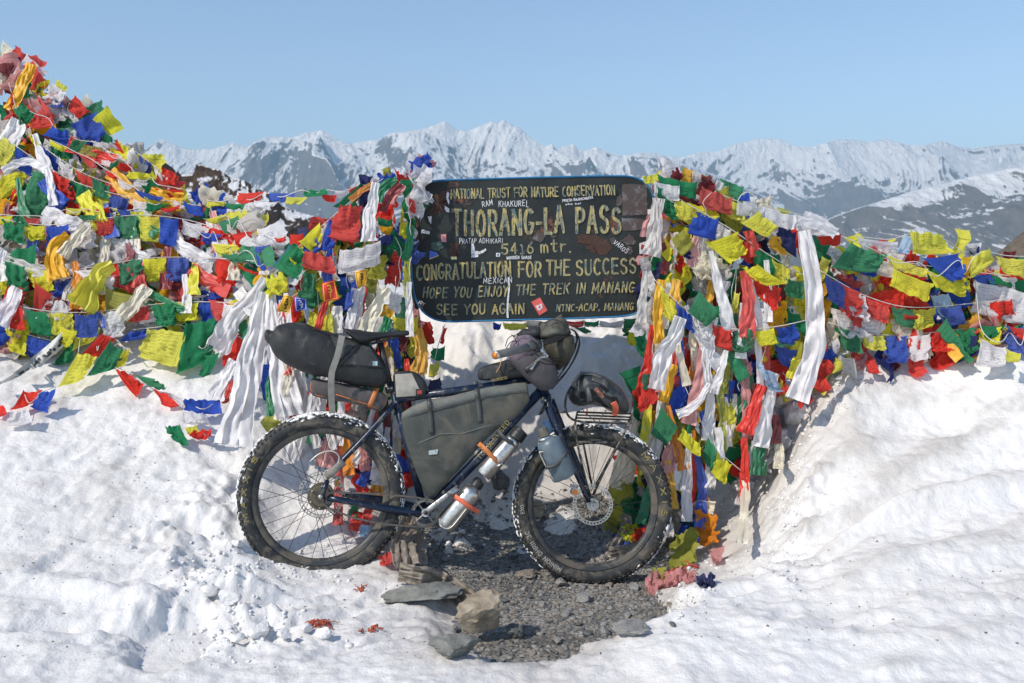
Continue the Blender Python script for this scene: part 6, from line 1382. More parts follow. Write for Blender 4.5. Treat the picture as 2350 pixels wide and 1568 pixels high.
# saddle
def blob(stations, K, e=2.4, n=24, seg=22, lat0=0.0, rough=0.0, rf=30, seed=0, flatb=False):
    S = [(K(*a), K(*b), hw) for a, b, hw in stations]; t = np.linspace(0, 1, len(S)); s = np.linspace(0, 1, n)
    def ip(A):
        A = np.array(A, float); out = np.empty((n,)+A.shape[1:])
        for i, x in enumerate(s):
            f = x*(len(S)-1); k = int(min(f, len(S)-2)); u = f-k; p0, p1, p2, p3 = A[max(k-1, 0)], A[k], A[k+1], A[min(k+2, len(S)-1)]
            out[i] = .5*((2*p1)+(-p0+p2)*u+(2*p0-5*p1+4*p2-p3)*u*u+(-p0+3*p1-3*p2+p3)*u**3)
        return out
    tp, bt_, hw = ip([q[0] for q in S]), ip([q[1] for q in S]), np.maximum(ip([[q[2]] for q in S])[:, 0], .002)
    rings = []
    for i in range(n):
        a, b_ = B(tp[i], lat0), B(bt_[i], lat0); c = (a+b_)/2; v = (a-b_)/2; r_ = []
        for k in range(seg):
            th = 2*pi*k/seg; ct, st = cos(th), sin(th); x = np.sign(ct)*abs(ct)**(2/e); y = np.sign(st)*abs(st)**(2/e)
            p = c+v*y+BN_*hw[i]*x
            if rough:
                q = p*rf; d = float(fbm(q[0]+seed+i*.0, q[2]*1.0+q[1]*.7, 3, 300+seed)); p = p+nrm(p-c)*d*rough
            r_.append(p)
        rings.append(r_)
    def surf_(p, lift=.002):
        best = None
        for i in range(n):
            m = (tp[i]+bt_[i])/2; h = (tp[i]-bt_[i])/2; hh = np.dot(h, h)+1e-9; d = np.array(p)-m; v = np.dot(d, h)/hh; cr = abs(d[0]*h[1]-d[1]*h[0])/sqrt(hh)
            if best is None or cr < best[0]: best = (cr, v, i)
        cr, v, i = best; v = max(-1, min(1, v)); return B(p, lat0+hw[i]*(max(0.0, 1-abs(v)**e))**(1/e)+lift)
    mb = MB(); mb.loft(rings); return mb, surf_
def ribbon_on(sf, pts, w, th=.0025, lift=.003, K=None, n=14):
    P = smooth_path([(K(*p) if K else p) for p in pts], n); t = np.gradient(P, axis=0); t /= np.linalg.norm(t, axis=1, keepdims=True)+1e-9; nn = np.stack([-t[:, 1], t[:, 0]], 1)*w/2
    mb = MB(); rg = []
    for p, q in zip(P, nn): rg.append([sf(p+q, lift), sf(p, lift+.001), sf(p-q, lift), sf(p-q, lift-th), sf(p+q, lift-th)])
    mb.loft(rg); return mb
def panel_on(sf, quad, K, nu=8, nv=6, lift=.004):
    q = [np.array(K(*p)) for p in quad]; g = np.array([[sf(q[0]*(1-u)*(1-v)+q[1]*u*(1-v)+q[2]*u*v+q[3]*(1-u)*v, lift) for u in np.linspace(0, 1, nu)] for v in np.linspace(0, 1, nv)])
    mb = MB(); mb.add(g.reshape(-1, 3), [(j*nu+i, j*nu+i+1, (j+1)*nu+i+1, (j+1)*nu+i) for j in range(nv-1) for i in range(nu-1)]); return mb
mb, sfS = blob([((642,140),(648,150),.055),((665,140),(690,190),.070),((705,146),(728,224),.070),((760,152),(762,226),.060),((810,158),(820,205),.040),((880,157),(890,190),.024),((950,152),(955,183),.019),((995,150),(998,178),.016),((1006,160),(1006,172),.008)], c1, 2.2)
part('saddle', mb, surf('black_leather', (.018, .019, .02), .5, bs=120, bst=.1), bike)
T('saddle_rail', [(c1(745,222),.022),(c1(800,225),.02),(c1(860,212),.02),(c1(950,182),.01)], .0035, M_BLK, 8, sm=12); T('saddle_rail', [(c1(745,222),-.022),(c1(800,222),-.02),(c1(860,208),-.02),(c1(950,182),-.01)], .0035, M_BLK, 8, sm=12); T('saddle_clamp', [(c1(835,208),-.022),(c1(835,208),.022)], .012, M_BLK, 8)
# drivetrain
CR = c1(1095, 1148)
def BBp(a, r, lat): o = B(CR, lat); u_ = nrm(np.cross(V(0, 0, 1), BN_)); u_ = u_ if u_[0] > 0 else -u_; w_ = nrm(np.cross(BN_, u_)); w_ = w_ if w_[2] > 0 else -w_; return o+(u_*cos(a)+w_*sin(a))*r
mb = MB(); seg = 120; rr0 = .0585
mb.loft([[BBp(2*pi*i/seg, r+(.0035 if (i//2) % 2 and r > .058 else 0), l) for r, l in ((rr0-.012, .046), (rr0+.0005, .046), (rr0+.0005, .050), (rr0-.012, .050))] for i in range(seg)], cap=False, closed=True)
part('chainring', mb, surf('chainring_alloy', (.2, .19, .18), .5, .7, dust=.5, dustcol=(.12, .1, .08), dscale=60), bike, smooth=False)
mb = MB()
for k in range(4): a = radians(38+90*k); mb.tube([BBp(a, .010, .055), BBp(a, .05, .051)], [.011, .006], 8, flat=.45, up=BN_)
mb.tube([B(CR, .045), B(CR, .068)], .0175, 20); part('crank_spider', mb, M_SILV, bike, sharp=40, kind='stuff')
mb = MB(); P = [B(CR, .066), B(c1(1130,1118), .068), B(c1(1200,1062), .070), B(c1(1275,1006), .072)]; mb.tube(P, [.0155, .0125, .0105, .0115], 12, flat=.55, up=nrm(np.cross(P[3]-P[0], BN_))); part('crank_arm', mb, M_SILV, bike)
T('crank_bolt', [(CR,.074),(CR,.0765)], .0085, M_BLK, 14); T('pedal_hole_shade', [(c1(1274,1007),.0785),(c1(1274,1007),.080)], .0055, M_BLK, 12)  # pedal hole is a black disc on the arm, painting the shade inside it
HC = c1(566, 1082)
path = []
for a in np.linspace(95, -90, 16): q = BBp(radians(a), rr0, .048); path.append(q)
low = [B(c1(*p), .052) for p in ((1030,1222),(950,1216),(860,1208),(780,1192),(700,1175),(640,1152),(595,1132))]; back_ = [B(c1(*p), .052) for p in ((560,1120),(535,1095),(532,1065),(550,1042),(590,1032))]; upr = [B(c1(*p), .05) for p in ((640,1036),(720,1038),(850,1045),(980,1056),(1040,1062))]
CP = np.array(path+low+back_+upr+[path[0]]); tl = np.concatenate([[0], np.cumsum(np.linalg.norm(np.diff(CP, axis=0), axis=1))]); NL = int(tl[-1]/.0127); ss = np.linspace(0, tl[-1], NL+1)
PP = np.stack([np.interp(ss, tl, CP[:, k]) for k in range(3)], 1); mb = MB()
for i in range(NL):
    a, b_ = PP[i], PP[i+1]; d = nrm(b_-a); u_ = nrm(np.cross(d, BN_)); w2 = .0032 if i % 2 else .0046
    for s_ in (-1, 1): mb.box((a+b_)/2+BN_*s_*w2*.75, d*.0078, u_*.0036, BN_*.0007)
    mb.tube([a-BN_*.0045, a+BN_*.0045], .0034, 6)
part('chain', mb, M_CHAIN, bike, smooth=False, kind='stuff')
mb = MB(); mb.tube([B(HC, .046), B(HC, .052)], .0165, 18); part('sprocket', mb, M_CHAIN, bike, sharp=40)
for cc, rr1 in ((c1(688,1040), .009), (c1(672,1060), .008)): mb = MB(); mb.tube([B(cc, .046), B(cc, .052)], rr1, 12); part('tension_pulley', mb, M_BLK, bike, sharp=40)
# front rack
def RT(pts, r=.0052, sm=14): return T('rack_tube', [(c2(*p[:2]), p[2]) for p in pts], r, M_RACK, 8, sm=sm, parent=rack)
rack = sub('front_rack', bike, B(c2(1180, 620), 0))
RT([(1345,658,.065),(1200,655,.065),(1060,650,.065),(1010,640,.065),(985,605,.065),(982,530,.065),(1000,480,.055),(1022,455,.02),(1030,448,-.03)], sm=30)
RT([(1350,606,-.065),(1200,602,-.065),(1050,596,-.065)], .0045, 0); RT([(1348,640,.02),(1040,628,.02)], .004, 0); RT([(1350,625,-.02),(1045,612,-.02)], .004, 0); RT([(1345,658,.065),(1352,605,-.065)], .0045, 0); RT([(1040,650,.065),(1052,596,-.065)], .0045, 0)
RT([(1346,660,.065),(1356,572,.065)], .0045, 0); RT([(1335,658,.065),(1265,795,.062),(1200,915,.062),(1138,1050,.06)], .0055, 0); RT([(1040,655,.065),(1050,760,.064),(1068,850,.064),(1120,1050,.06)], .005, 10); RT([(1055,762,.062),(1268,764,.062)], .006, 0); RT([(1085,770,.0),(1132,1000,-.05)], .005, 0); RT([(1352,610,-.065),(1290,740,-.065),(1150,1000,-.06)], .005, 0)
RT([(930,600,.03),(990,596,.05)], .0035, 0); RT([(1240,655,.05),(1240,690,.0)], .004, 0)
# lettering on the tubes
dtn = Plane(B(c2(560, 800), .0225), BN_)
mb = lettering('TUMBLEWEED', lambda x, y, l: dtn.at(*c2(x, y), lift=l), 520, 855, 682, 655, 24, 5.5, gap=.35, jit=0, taper=.1, lift=.0006); part('frame_lettering', mb, M_YEL, bike, smooth=False)
ttn = Plane(B(c2(640, 430), .0275), BN_)
mb = lettering('PROSPECTO', lambda x, y, l: ttn.at(*c2(x, y), lift=l), 582, 431, 668, 415, 14, 3.2, gap=.35, jit=0, taper=.1, lift=.0006); part('frame_lettering', mb, M_YEL, bike, smooth=False)

# ------------------------------------------------------------------ luggage and things strapped to the bicycle
M_BAGK = surf('black_bag_cloth', (.016, .018, .020), .62, dust=.28, dustcol=(.09, .09, .085), dscale=18, bs=45, bst=.35, bd=.006)
M_BAGG = surf('grey_bag_cloth', (.045, .047, .045), .7, dust=.35, dustcol=(.14, .13, .12), dscale=20)
M_FB = surf('dusty_green_grey_cloth', (.050, .058, .052), .75, dust=.55, dustcol=(.115, .108, .088), dscale=7, bs=40, bst=.35, bd=.006)
M_FBL = surf('light_grey_roll_top', (.12, .133, .124), .7, dust=.5, dustcol=(.18, .172, .15), dscale=12, bs=60, bst=.25)
M_STRG = surf('grey_webbing', (.20, .20, .18), .8, bs=200, bst=.5, bd=.001); M_STRO = surf('orange_rubber_strap', (.50, .17, .05), .55, dust=.3, dustcol=(.3, .2, .12)); M_STRK = surf('dark_rubber_strap', (.05, .055, .055), .5)
M_STRR = surf('coral_strap', (.75, .16, .08), .5)
sp = thing('seat_bag', 'black roll shaped seat bag strapped behind the saddle', 'bag', B(c1(560, 280)))
mb, sf = blob([((215,172),(219,205),.02),((228,150),(232,225),.045),((262,156),(240,235),.05),((290,120),(268,278),.074),((350,110),(325,328),.090),((440,119),(405,366),.096),((540,152),(495,398),.096),((640,180),(595,422),.090),((730,208),(705,452),.080),((800,238),(790,464),.066),((850,298),(850,462),.050),((882,370),(885,440),.030)], c1, 2.3, 46, 30, rough=.010, rf=14, seed=2)
part('bag_body', mb, M_BAGK, sp)
part('side_panel', panel_on(sf, [(572,172),(790,240),(862,352),(640,330)], c1, 12, 8, .006), M_BAGG, sp); part('lower_panel', panel_on(sf, [(600,345),(865,365),(860,440),(610,415)], c1, 10, 6, .005), surf('dark_grey_panel', (.022, .025, .025), .7), sp)
part('buckle_strap', ribbon_on(sf, [(755,205),(690,270),(615,345)], 12, lift=.010, K=c1), M_BLK, sp); part('top_zip', ribbon_on(sf, [(480,138),(560,165),(640,188)], 5, lift=.006, K=c1), M_BLK, sp)
free = lambda lat: (lambda p, l=0.0: B(p, lat+l))
part('grey_strap', ribbon_on(lambda p, l=0.0: B(p, np.interp(p[1], [760, 800, 860, 950], [.085, .105, .10, .075])+l), [(638,178),(612,300),(580,370),(578,480),(585,603)], 14.5, K=c1, lift=.010, n=20, th=.0015), M_STRG, sp, sharp=35)
patchS = panel_on(sf, [(806,318),(832,318),(832,342),(806,342)], c1, 4, 4, .009); part('badge', patchS, surf('pale_blue_badge', (.35, .5, .52), .7), sp)
tr = thing('tool_roll', 'brown grey tool roll with orange piping under the seat bag', 'bag', B(c1(680, 520)))
mb, sf = blob([((460,450),(462,485),.012),((478,412),(485,510),.030),((540,420),(550,525),.042),((650,440),(660,545),.045),((760,462),(770,570),.045),((840,480),(838,592),.040),((880,505),(858,590),.025),((888,525),(880,560),.010)], c1, 2.4, 30, 22, rough=.006, rf=22, seed=4)
part('roll_body', mb, surf('brown_grey_cloth', (.07, .062, .062), .8, dust=.45, dustcol=(.17, .15, .14), bs=45, bst=.3), tr)
for pp in ([(470,430),(466,470),(500,505),(545,512)], [(605,500),(700,530),(790,558),(835,580)], [(885,515),(875,555),(845,588)]): 
    mb = MB(); mb.tube([sf(c1(*p), .004) for p in pp], .0022, 6); part('orange_piping', mb, surf('orange_piping_cloth', (.45, .15, .05), .7) if 'orange_piping_cloth' not in bpy.data.materials else bpy.data.materials['orange_piping_cloth'], tr)
part('orange_strap', ribbon_on(sf, [(832,462),(808,520),(785,572)], 11, lift=.006, K=c1), M_STRO, tr)
bb = thing('small_beige_bag', 'small beige quilted bag in the corner behind the seat post', 'bag', B(c1(1010, 450)))
mb, sf = blob([((917,398),(926,512),.015),((935,378),(942,522),.026),((1000,370),(1005,526),.030),((1050,384),(1055,522),.030),((1088,418),(1088,514),.028),((1106,455),(1100,495),.012)], c1, 3.2, 22, 20)
part('bag_body', mb, M_BAGK, bb); part('side_panel', panel_on(sf, [(928,390),(1020,384),(1078,505),(935,515)], c1, 9, 9, .003), surf('beige_quilted_cloth', (.34, .32, .285), .8, dust=.3, dustcol=(.2, .18, .15)), bb)
part('label_patch', panel_on(sf, [(1042,470),(1082,470),(1082,505),(1042,507)], c1, 4, 4, .005), M_BLK, bb); part('label_mark', panel_on(sf, [(1050,478),(1074,478),(1074,497),(1050,499)], c1, 4, 4, .0065), surf('label_red', (.5, .05, .04), .6), bb)
fb = thing('frame_bag', 'dusty grey green roll top bag filling the frame', 'bag', B(c2(400, 700)))
mb, sf = blob([((84,604),(104,735),.020),((120,588),(150,880),.030),((180,565),(225,1045),.034),((240,545),(270,1064),.036),((330,515),(350,972),.037),((450,492),(470,832),.037),((600,470),(600,702),.036),((720,445),(705,640),.034),((768,440),(782,560),.026),((775,470),(792,545),.015)], c2, 3.0, 44, 26, rough=.007, rf=13, seed=6)
part('bag_body', mb, M_FB, fb)
mb, sf2 = blob([((88,600),(98,640),.018),((130,575),(140,632),.032),((225,528),(236,602),.040),((290,520),(300,590),.042),((420,492),(430,556),.042),((520,466),(530,532),.042),((640,446),(650,512),.042),((758,432),(772,492),.036),((766,448),(776,480),.02)], c2, 2.4, 40, 20, rough=.004, rf=25, seed=8)
part('roll_top', mb, M_FBL, fb)
sfm = lambda p, l=0.0: (lambda a, b_: a if np.dot(a-b_, BN_) > 0 else b_)(sf(p, l), sf2(p, l))
part('top_strap', ribbon_on(sfm, [(238,510),(245,560),(250,640),(255,715)], 11, lift=.005, K=c2), M_STRK, fb); part('top_strap', ribbon_on(sfm, [(495,428),(505,500),(515,580),(522,655)], 11, lift=.005, K=c2), M_STRK, fb)
mb = MB(); mb.tube([sf(c2(*p), .001) for p in ((175,770),(300,718),(430,712),(560,672),(650,655))], .0022, 6); part('seam', mb, M_FBL, fb)
part('badge', panel_on(sf, [(238,808),(290,800),(286,826),(240,832)], c2, 5, 4, .003), surf('pale_badge', (.40, .48, .47), .8, dust=.4, dustcol=(.1, .11, .11), dscale=90), fb)
tb = thing('top_tube_bag', 'black wedge shaped bag on the top tube behind the stem', 'bag', B(c2(640, 370)))
mb, sf = blob([((508,388),(510,412),.014),((525,352),(530,424),.022),((600,328),(612,424),.027),((700,305),(715,412),.028),((775,300),(790,405),.026),((800,320),(805,390),.016)], c2, 2.8, 26, 20, rough=.002, rf=30, seed=10)
part('bag_body', mb, M_BAGK, tb); part('quilted_panel', panel_on(sf, [(532,360),(620,336),(640,402),(536,416)], c2, 8, 6, .003), surf('quilted_grey', (.035, .037, .038), .6, dust=.4, dustcol=(.13, .13, .12)), tb)
T('zip_cord', [(c9(330,560),.04),(c9(320,640),.045),(c9(275,715),.04)], .0022, surf('tan_cord', (.5, .3, .12), .8), 6, sm=8, parent=tb); part('label_patch', panel_on(sf, [(668,352),(705,338),(710,358),(672,372)], c2, 4, 3, .004), M_BLK, tb)
sb = thing('stem_bag', 'purple grey feed bag hanging beside the stem', 'bag', B(c9(720, 650), .08))
mb, sf = blob([((432,545),(700,455),.035),((425,575),(790,500),.052),((470,640),(905,610),.060),((560,740),(948,760),.062),((640,815),(920,830),.055),((735,895),(865,895),.035),((765,912),(835,912),.015)], c9, 2.6, 26, 26, lat0=.09, rough=.004, rf=20, seed=12)
M_MAUVE = surf('mauve_grey_cloth', (.062, .058, .066), .8, dust=.2, dustcol=(.15, .13, .13), bs=40, bst=.3, bd=.006)
part('bag_body', mb, M_MAUVE, sb)
mb, s2 = blob([((425,440),(420,560),.02),((450,370),(470,620),.040),((530,310),(560,600),.050),((620,310),(650,540),.050),((690,340),(705,500),.035),((705,380),(712,440),.012)], c9, 2.2, 24, 24, lat0=.10, rough=.013, rf=26, seed=14); part('gathered_top', mb, surf('mauve_pink_lining', (.16, .12, .15), .75, bs=40, bst=.4, bd=.006), sb)
part('side_band', ribbon_on(sf, [(590,700),(660,660),(730,590)], 14, lift=.004, K=c9), M_BLK, sb)
for pts in ([(375,430),(400,340),(470,300),(520,350)], [(385,450),(430,380),(500,370)], [(440,300),(480,330),(500,400)], [(460,330),(520,280),(560,270)]): T('drawcord', [(c9(*p), .15) for p in pts], .002, M_BLK, 6, sm=12, parent=sb)
hb_ = thing('handlebar_bag', 'dark olive harness bag hanging in front of the handlebar', 'bag', B(c9(950, 480)))
mb, sf = blob([((790,372),(1090,300),.09),((790,420),(1112,350),.12),((800,500),(1110,450),.13),((845,590),(1075,560),.12),((905,660),(1000,650),.07),((940,690),(965,688),.02)], c9, 2.5, 24, 26, rough=.007, rf=16, seed=16)
part('bag_body', mb, surf('dark_olive_cloth', (.035, .033, .022), .8, dust=.4, dustcol=(.10, .09, .06), bs=40, bst=.3, bd=.006), hb_)
part('side_band', ribbon_on(sf, [(855,610),(900,640),(945,740)], 8, lift=.008, K=c9), surf('sage_cloth', (.13, .14, .11), .8), hb_)
rb_ = thing('rolled_hood_bag', 'grey olive hood bag with a pointed end on top of the handlebar', 'bag', B(c9(900, 240)))
mb, sf = blob([((880,150),(985,78),.02),((820,160),(1000,120),.06),((775,190),(1045,170),.10),((742,260),(1060,225),.115),((735,320),(1040,300),.11),((780,360),(980,360),.06)], c9, 2.2, 28, 28, rough=.014, rf=20, seed=18)
part('bag_body', mb, surf('grey_olive_cloth', (.10, .10, .085), .75, dust=.55, dustcol=(.03, .028, .022), dscale=12, bs=40, bst=.4, bd=.008), rb_); T('cinch_cord', [(c9(800,175),.10),(c9(880,130),.11),(c9(960,140),.11),(c9(1030,200),.10)], .003, M_BAGG, 6, sm=14, parent=rb_)
cb = thing('dark_stuff_sack', 'small dark drawstring sack behind the purple grey bag', 'bag', B(c9(640, 270), -.03))
mb, sf = blob([((505,300),(510,330),.02),((560,245),(570,360),.05),((650,215),(670,370),.06),((740,215),(750,360),.06),((780,240),(790,330),.03)], c9, 2.2, 22, 22, lat0=-.03, rough=.010, rf=24, seed=20); part('bag_body', mb, surf('slate_black_cloth', (.02, .023, .028), .7, bs=40, bst=.4), cb)
# bottles
def lathe(name, parent, a, b_, lat, prof, mat, seg=24, sc_=1.0):
    A, E = B(a, lat), B(b_, lat); ax = E-A; L_ = np.linalg.norm(ax); ax /= L_; u_ = nrm(np.cross(ax, BN_)); w_ = np.cross(ax, u_); k = L_/np.linalg.norm(np.array(b_)-np.array(a))
    mb = MB(); mb.loft([[A+ax*t_*L_+(u_*cos(2*pi*i/seg)+w_*sin(2*pi*i/seg))*max(r_*k, .0004) for i in range(seg)] for t_, r_ in prof]); return part(name, mb, mat, parent, sharp=50)
M_STEEL = surf('bare_steel', (.55, .54, .52), .32, .95, dust=.3, dustcol=(.3, .28, .25), dscale=25, bs=90, bst=.1)
b1 = thing('fuel_bottle', 'blue grey bottle with dark ribbed cap in a cage on the fork', 'bottle', B(c2(930, 830), .1))
a_, e_ = kf(700, 130), kf(1085, 985)
lathe('bottle_body', b1, a_, e_, .105, [(.09,8),(.11,13),(.13,19),(.18,26.5),(.24,29),(.30,29.5),(.96,29.5),(1.0,27),(1.0,0)], surf('slate_blue_plastic', (.115, .155, .185), .38, bs=50, bst=.1, dust=.2, dustcol=(.2,.2,.2)))
lathe('cap', b1, kf(655,40), kf(710,190), .105, [(0,0),(0,11),(.1,12),(1,13.5),(1,0)], surf('olive_brown_cap', (.10, .095, .075), .5)); lathe('neck_ring', b1, kf(690,215), kf(702,245), .105, [(0,0),(0,15),(1,16.5),(1,0)], M_SILV)
M_WIRE = surf('bright_wire', (.62, .60, .55), .4, .5)
for pts in ([(600,500,.135),(700,505,.14),(830,440,.14),(890,450,.14),(930,540,.14),(990,760,.14),(1050,960,.14),(1100,1055,.13),(1190,965,.11)], [(600,500,.135),(640,600,.13),(720,760,.13),(850,1000,.13),(900,1070,.125),(950,1090,.12),(990,1055,.11)], [(860,185,.12),(920,180,.12),(970,270,.11),(1040,400,.09)]):
    T('cage_wire', [(kf(p[0], p[1]), p[2]) for p in pts], .0026, M_WIRE, 8, sm=30, parent=b1)
sfb = lambda p, l=0.0: B(p, .105+.028+l)
part('strap', ribbon_on(lambda p, l=0.0: B(p, .105+.052*math.sqrt(max(0, 1-((p[0]-kf(900,0)[0])/34)**2))+.004+l), [(720,790),(830,800),(960,730),(1080,620),(1120,500)], 9, K=kf, n=20), M_STRK, b1)
b2 = thing('upper_steel_bottle', 'steel flask with black lid held by a brown strap under the down tube', 'bottle', B(c2(640, 820), .03))
a_, e_ = c2(735, 712), c2(535, 940)
lathe('bottle_body', b2, a_, e_, .03, [(.12,10),(.14,16),(.17,19.5),(.22,20),(.25,19),(.28,20.5),(.95,20.5),(1,17),(1,0)], M_STEEL); lathe('lid', b2, c2(752, 694), a_, .03, [(0,0),(0,13),(.2,17),(1,18),(1,0)], M_BLK); lathe('lid_base', b2, a_, c2(712,742), .03, [(0,18),(1,18.5),(1,0)], M_BLK)
def wrap(pts, c, w, rad, lat0, K, mat, par, name='strap'): part(name, ribbon_on(lambda p, l=0.0: B(p, lat0+rad*math.sqrt(max(0.0, 1-(min(1, abs((p[0]-K(*c)[0]))/ (rad*620)))**2))+l), pts, w, K=K, n=18, lift=.006), mat, par)
wrap([(512,768),(560,812),(605,860),(640,885)], (580,835), 11, .04, .03, c2, M_STRO, b2, 'brown_strap'); wrap([(612,705),(660,742),(725,785)], (670,745), 9, .038, .03, c2, M_STRK, b2, 'dark_strap')
T('buckle', [(c2(612,895),.07),(c2(645,878),.07)], .006, M_SILV, 8, parent=b2)
b3 = thing('lower_steel_bottle', 'steel bottle with coral strap in the lowest cage by the crank', 'bottle', B(c2(400, 1100), .03))
a_, e_ = c2(512, 985), c2(322, 1222)
lathe('bottle_body', b3, a_, e_, .03, [(.08,11),(.12,15),(.16,21),(.2,24),(.25,24.5),(.95,24.5),(1,21),(1,0)], M_STEEL); lathe('lid', b3, c2(520, 972), c2(495,1005), .03, [(0,0),(0,11),(.3,14),(1,14),(1,0)], M_BLK); T('lid_loop', [(c2(490,985),.04),(c2(478,962),.04),(c2(505,952),.04),(c2(530,972),.04),(c2(522,998),.04)], .0035, M_BLK, 8, sm=16, parent=b3)
wrap([(375,1052),(430,1090),(480,1128),(515,1140)], (430,1090), 11, .046, .03, c2, M_STRR, b3, 'coral_strap')
for pts in ([(300,1215),(335,1245),(360,1235),(450,1120)], [(298,1180),(300,1215)]): T('cage_wire', [(c2(*p), .075) for p in pts], .0028, M_WIRE, 8, sm=12, parent=b3)
b4 = thing('far_blue_bottle', 'pale blue bottle on the far side of the fork', 'bottle', B(kh(240, 1000), -.1))
lathe('bottle_body', b4, kh(225,960), kh(330,1250), -.10, [(0,0),(0,10),(.06,11),(.07,9),(.2,9.5),(.3,13),(1,13),(1,0)], surf('pale_blue_plastic', (.22, .38, .62), .35))
# helmet
hm = thing('helmet', 'dark grey cycling helmet strapped on the front rack', 'helmet', B(kh(1050, 600)))
mb, sfH = blob([((582,500),(590,620),.02),((620,400),(640,690),.055),((690,280),(710,728),.082),((760,200),(790,735),.095),((860,184),(880,715),.104),((990,198),(1000,700),.108),((1130,240),(1120,735),.108),((1260,320),(1230,805),.100),((1380,430),(1340,835),.088),((1465,560),(1430,838),.068),((1515,680),(1490,830),.042),((1530,760),(1520,800),.015)], kh, 2.3, 44, 34)
part('shell', mb, surf('dark_helmet_shell', (.020, .026, .030), .35, dust=.4, dustcol=(.10, .10, .10), dscale=18, bs=30, bst=.05), hm)
M_HG = surf('graphite_shell', (.070, .073, .073), .4, dust=.3, dustcol=(.2, .19, .18), dscale=20)
part('side_panel', panel_on(sfH, [(850,345),(930,450),(1330,700),(1250,790)], kh, 14, 6, .004), M_HG, hm); part('side_panel', panel_on(sfH, [(865,430),(905,440),(960,640),(870,680)], kh, 6, 8, .007), surf('light_graphite', (.13, .135, .135), .4), hm); part('side_panel', panel_on(sfH, [(720,680),(1000,640),(1240,790),(1000,700)], kh, 12, 5, .006), M_HG, hm)
part('rib', ribbon_on(sfH, [(760,205),(950,200),(1180,290),(1370,440),(1500,640),(1520,780)], 8, .003, .005, kh, 26), M_HG, hm); part('rib', ribbon_on(sfH, [(950,285),(1100,340),(1280,450),(1400,620),(1450,790)], 10, .003, .006, kh, 26), M_HG, hm); part('rib', ribbon_on(sfH, [(1130,500),(1250,560),(1370,640),(1430,760)], 9, .003, .006, kh, 20), M_HG, hm)
for q in ([(745,530),(790,480),(845,600),(765,620)], [(905,455),(955,450),(1035,560),(965,570)], [(1060,395),(1110,390),(1235,480),(1175,520)], [(1160,320),(1200,325),(1320,400),(1290,430)], [(1230,595),(1340,580),(1390,700),(1300,660)]): part('vent_shade', panel_on(sfH, q, kh, 6, 5, .0085), surf('vent_shade_black', (.006, .006, .006), .9) if 'vent_shade_black' not in bpy.data.materials else bpy.data.materials['vent_shade_black'], hm)  # near-black panels on the shell, painting the shade inside the vent openings
part('helmet_lettering', lettering('SMITH', lambda x, y, l: sfH(kh(x, y), .0095+l), 985, 460, 1110, 600, 44, 10, gap=.45, jit=0, taper=.1), surf('salmon_print', (.55, .18, .12), .6), hm, smooth=False)
part('orange_strap', ribbon_on(sfH, [(1290,665),(1330,740),(1320,830),(1300,880)], 14, .003, .014, kh), M_STRR, hm); T('orange_strap', [(kh(870,740),.09),(kh(872,800),.08),(kh(870,870),.07)], .009, M_STRR, 6, flat=.25, parent=hm)
for pts in ([(790,770),(850,850),(960,930),(1020,1000)], [(1180,790),(1110,880),(1060,980),(1030,1070)]): T('chin_strap', [(kh(*p), .085) for p in pts], .0055, M_BAGG, 6, flat=.3, sm=12, parent=hm)
# ------------------------------------------------------------------ stones, pebbles and scraps on the ground
def _hitT(px, py): return hit(px, py, TOP)
M_ST = [m_stone('grey_stone', (.15, .15, .143), (.36, .352, .335)), m_stone('brown_grey_stone', (.16, .14, .115), (.33, .29, .245)), m_stone('slate_stone', (.085, .088, .085), (.18, .185, .178))]
M_TAN = m_stone('tan_boulder_stone', (.19, .155, .11), (.42, .36, .28), 9); M_FLAT = m_stone('green_grey_slab_stone', (.12, .125, .11), (.27, .27, .25), 9)
_gr2 = np.random.default_rng(99)
def rockmesh(v0, size, r, ang=.22, cuts=7):
    v = v0.copy()
    for _ in range(cuts):                           # planar cuts give faceted faces
        d = nrm(r.normal(0, 1, 3)); k = r.uniform(.45, .85); s_ = v@d; v = v-np.outer(np.maximum(s_-k, 0), d)
    sd = int(r.integers(900)); n_ = fbm(v[:, 0]*2.2+v[:, 1]*.9+5, v[:, 2]*2.5+v[:, 1]*1.3, 5, sd, .62)
    st = np.round(v[:, 2]*5+n_)/5-v[:, 2]
    v = v*(1+ang*n_[:, None]); v[:, :2] *= 1+.25*st[:, None]
    return v*np.array(size)
def stone(label, px, py, w_px, h_px, dep, mat, tilt=0.0, name='stone', cat='stone', I=None, group=None, sink=.35, seed=None, yaw=0.0):
    r = np.random.default_rng(seed or int(px*3+py*7)); I = I or I3
    g = _hitT(px, py); k = g[1]/F; sz = (w_px*k/2, dep/2, h_px*k/2)
    v = rockmesh(I[0], sz, r, cuts=12 if name == 'boulder' else 7); ca, sa = cos(tilt), sin(tilt); v = np.stack([v[:, 0]*ca-v[:, 2]*sa, v[:, 1], v[:, 0]*sa+v[:, 2]*ca], 1); cy, sy = cos(yaw), sin(yaw); v = np.stack([v[:, 0]*cy-v[:, 1]*sy, v[:, 0]*sy+v[:, 1]*cy, v[:, 2]], 1)
    mb = MB(); mb.add(v, I[1]); me = mb.mesh(name, smooth=True, mats=(mat,)); me.set_sharp_from_angle(angle=radians(28))
    o = link(name, me, None, None, g+V(0, dep*.3, sz[2]*(1-sink))); tag(o, label, cat, group); return o
stone('tan faceted boulder standing on the edge of the gravel in front', 1107, 1488, 160, 118, .20, M_TAN, .55, 'boulder', 'boulder', sink=.1, seed=5)
stone('flat green grey slab lying on the snow before the tan boulder', 1045, 1515, 140, 52, .16, M_FLAT, -.02, sink=.2, seed=12)
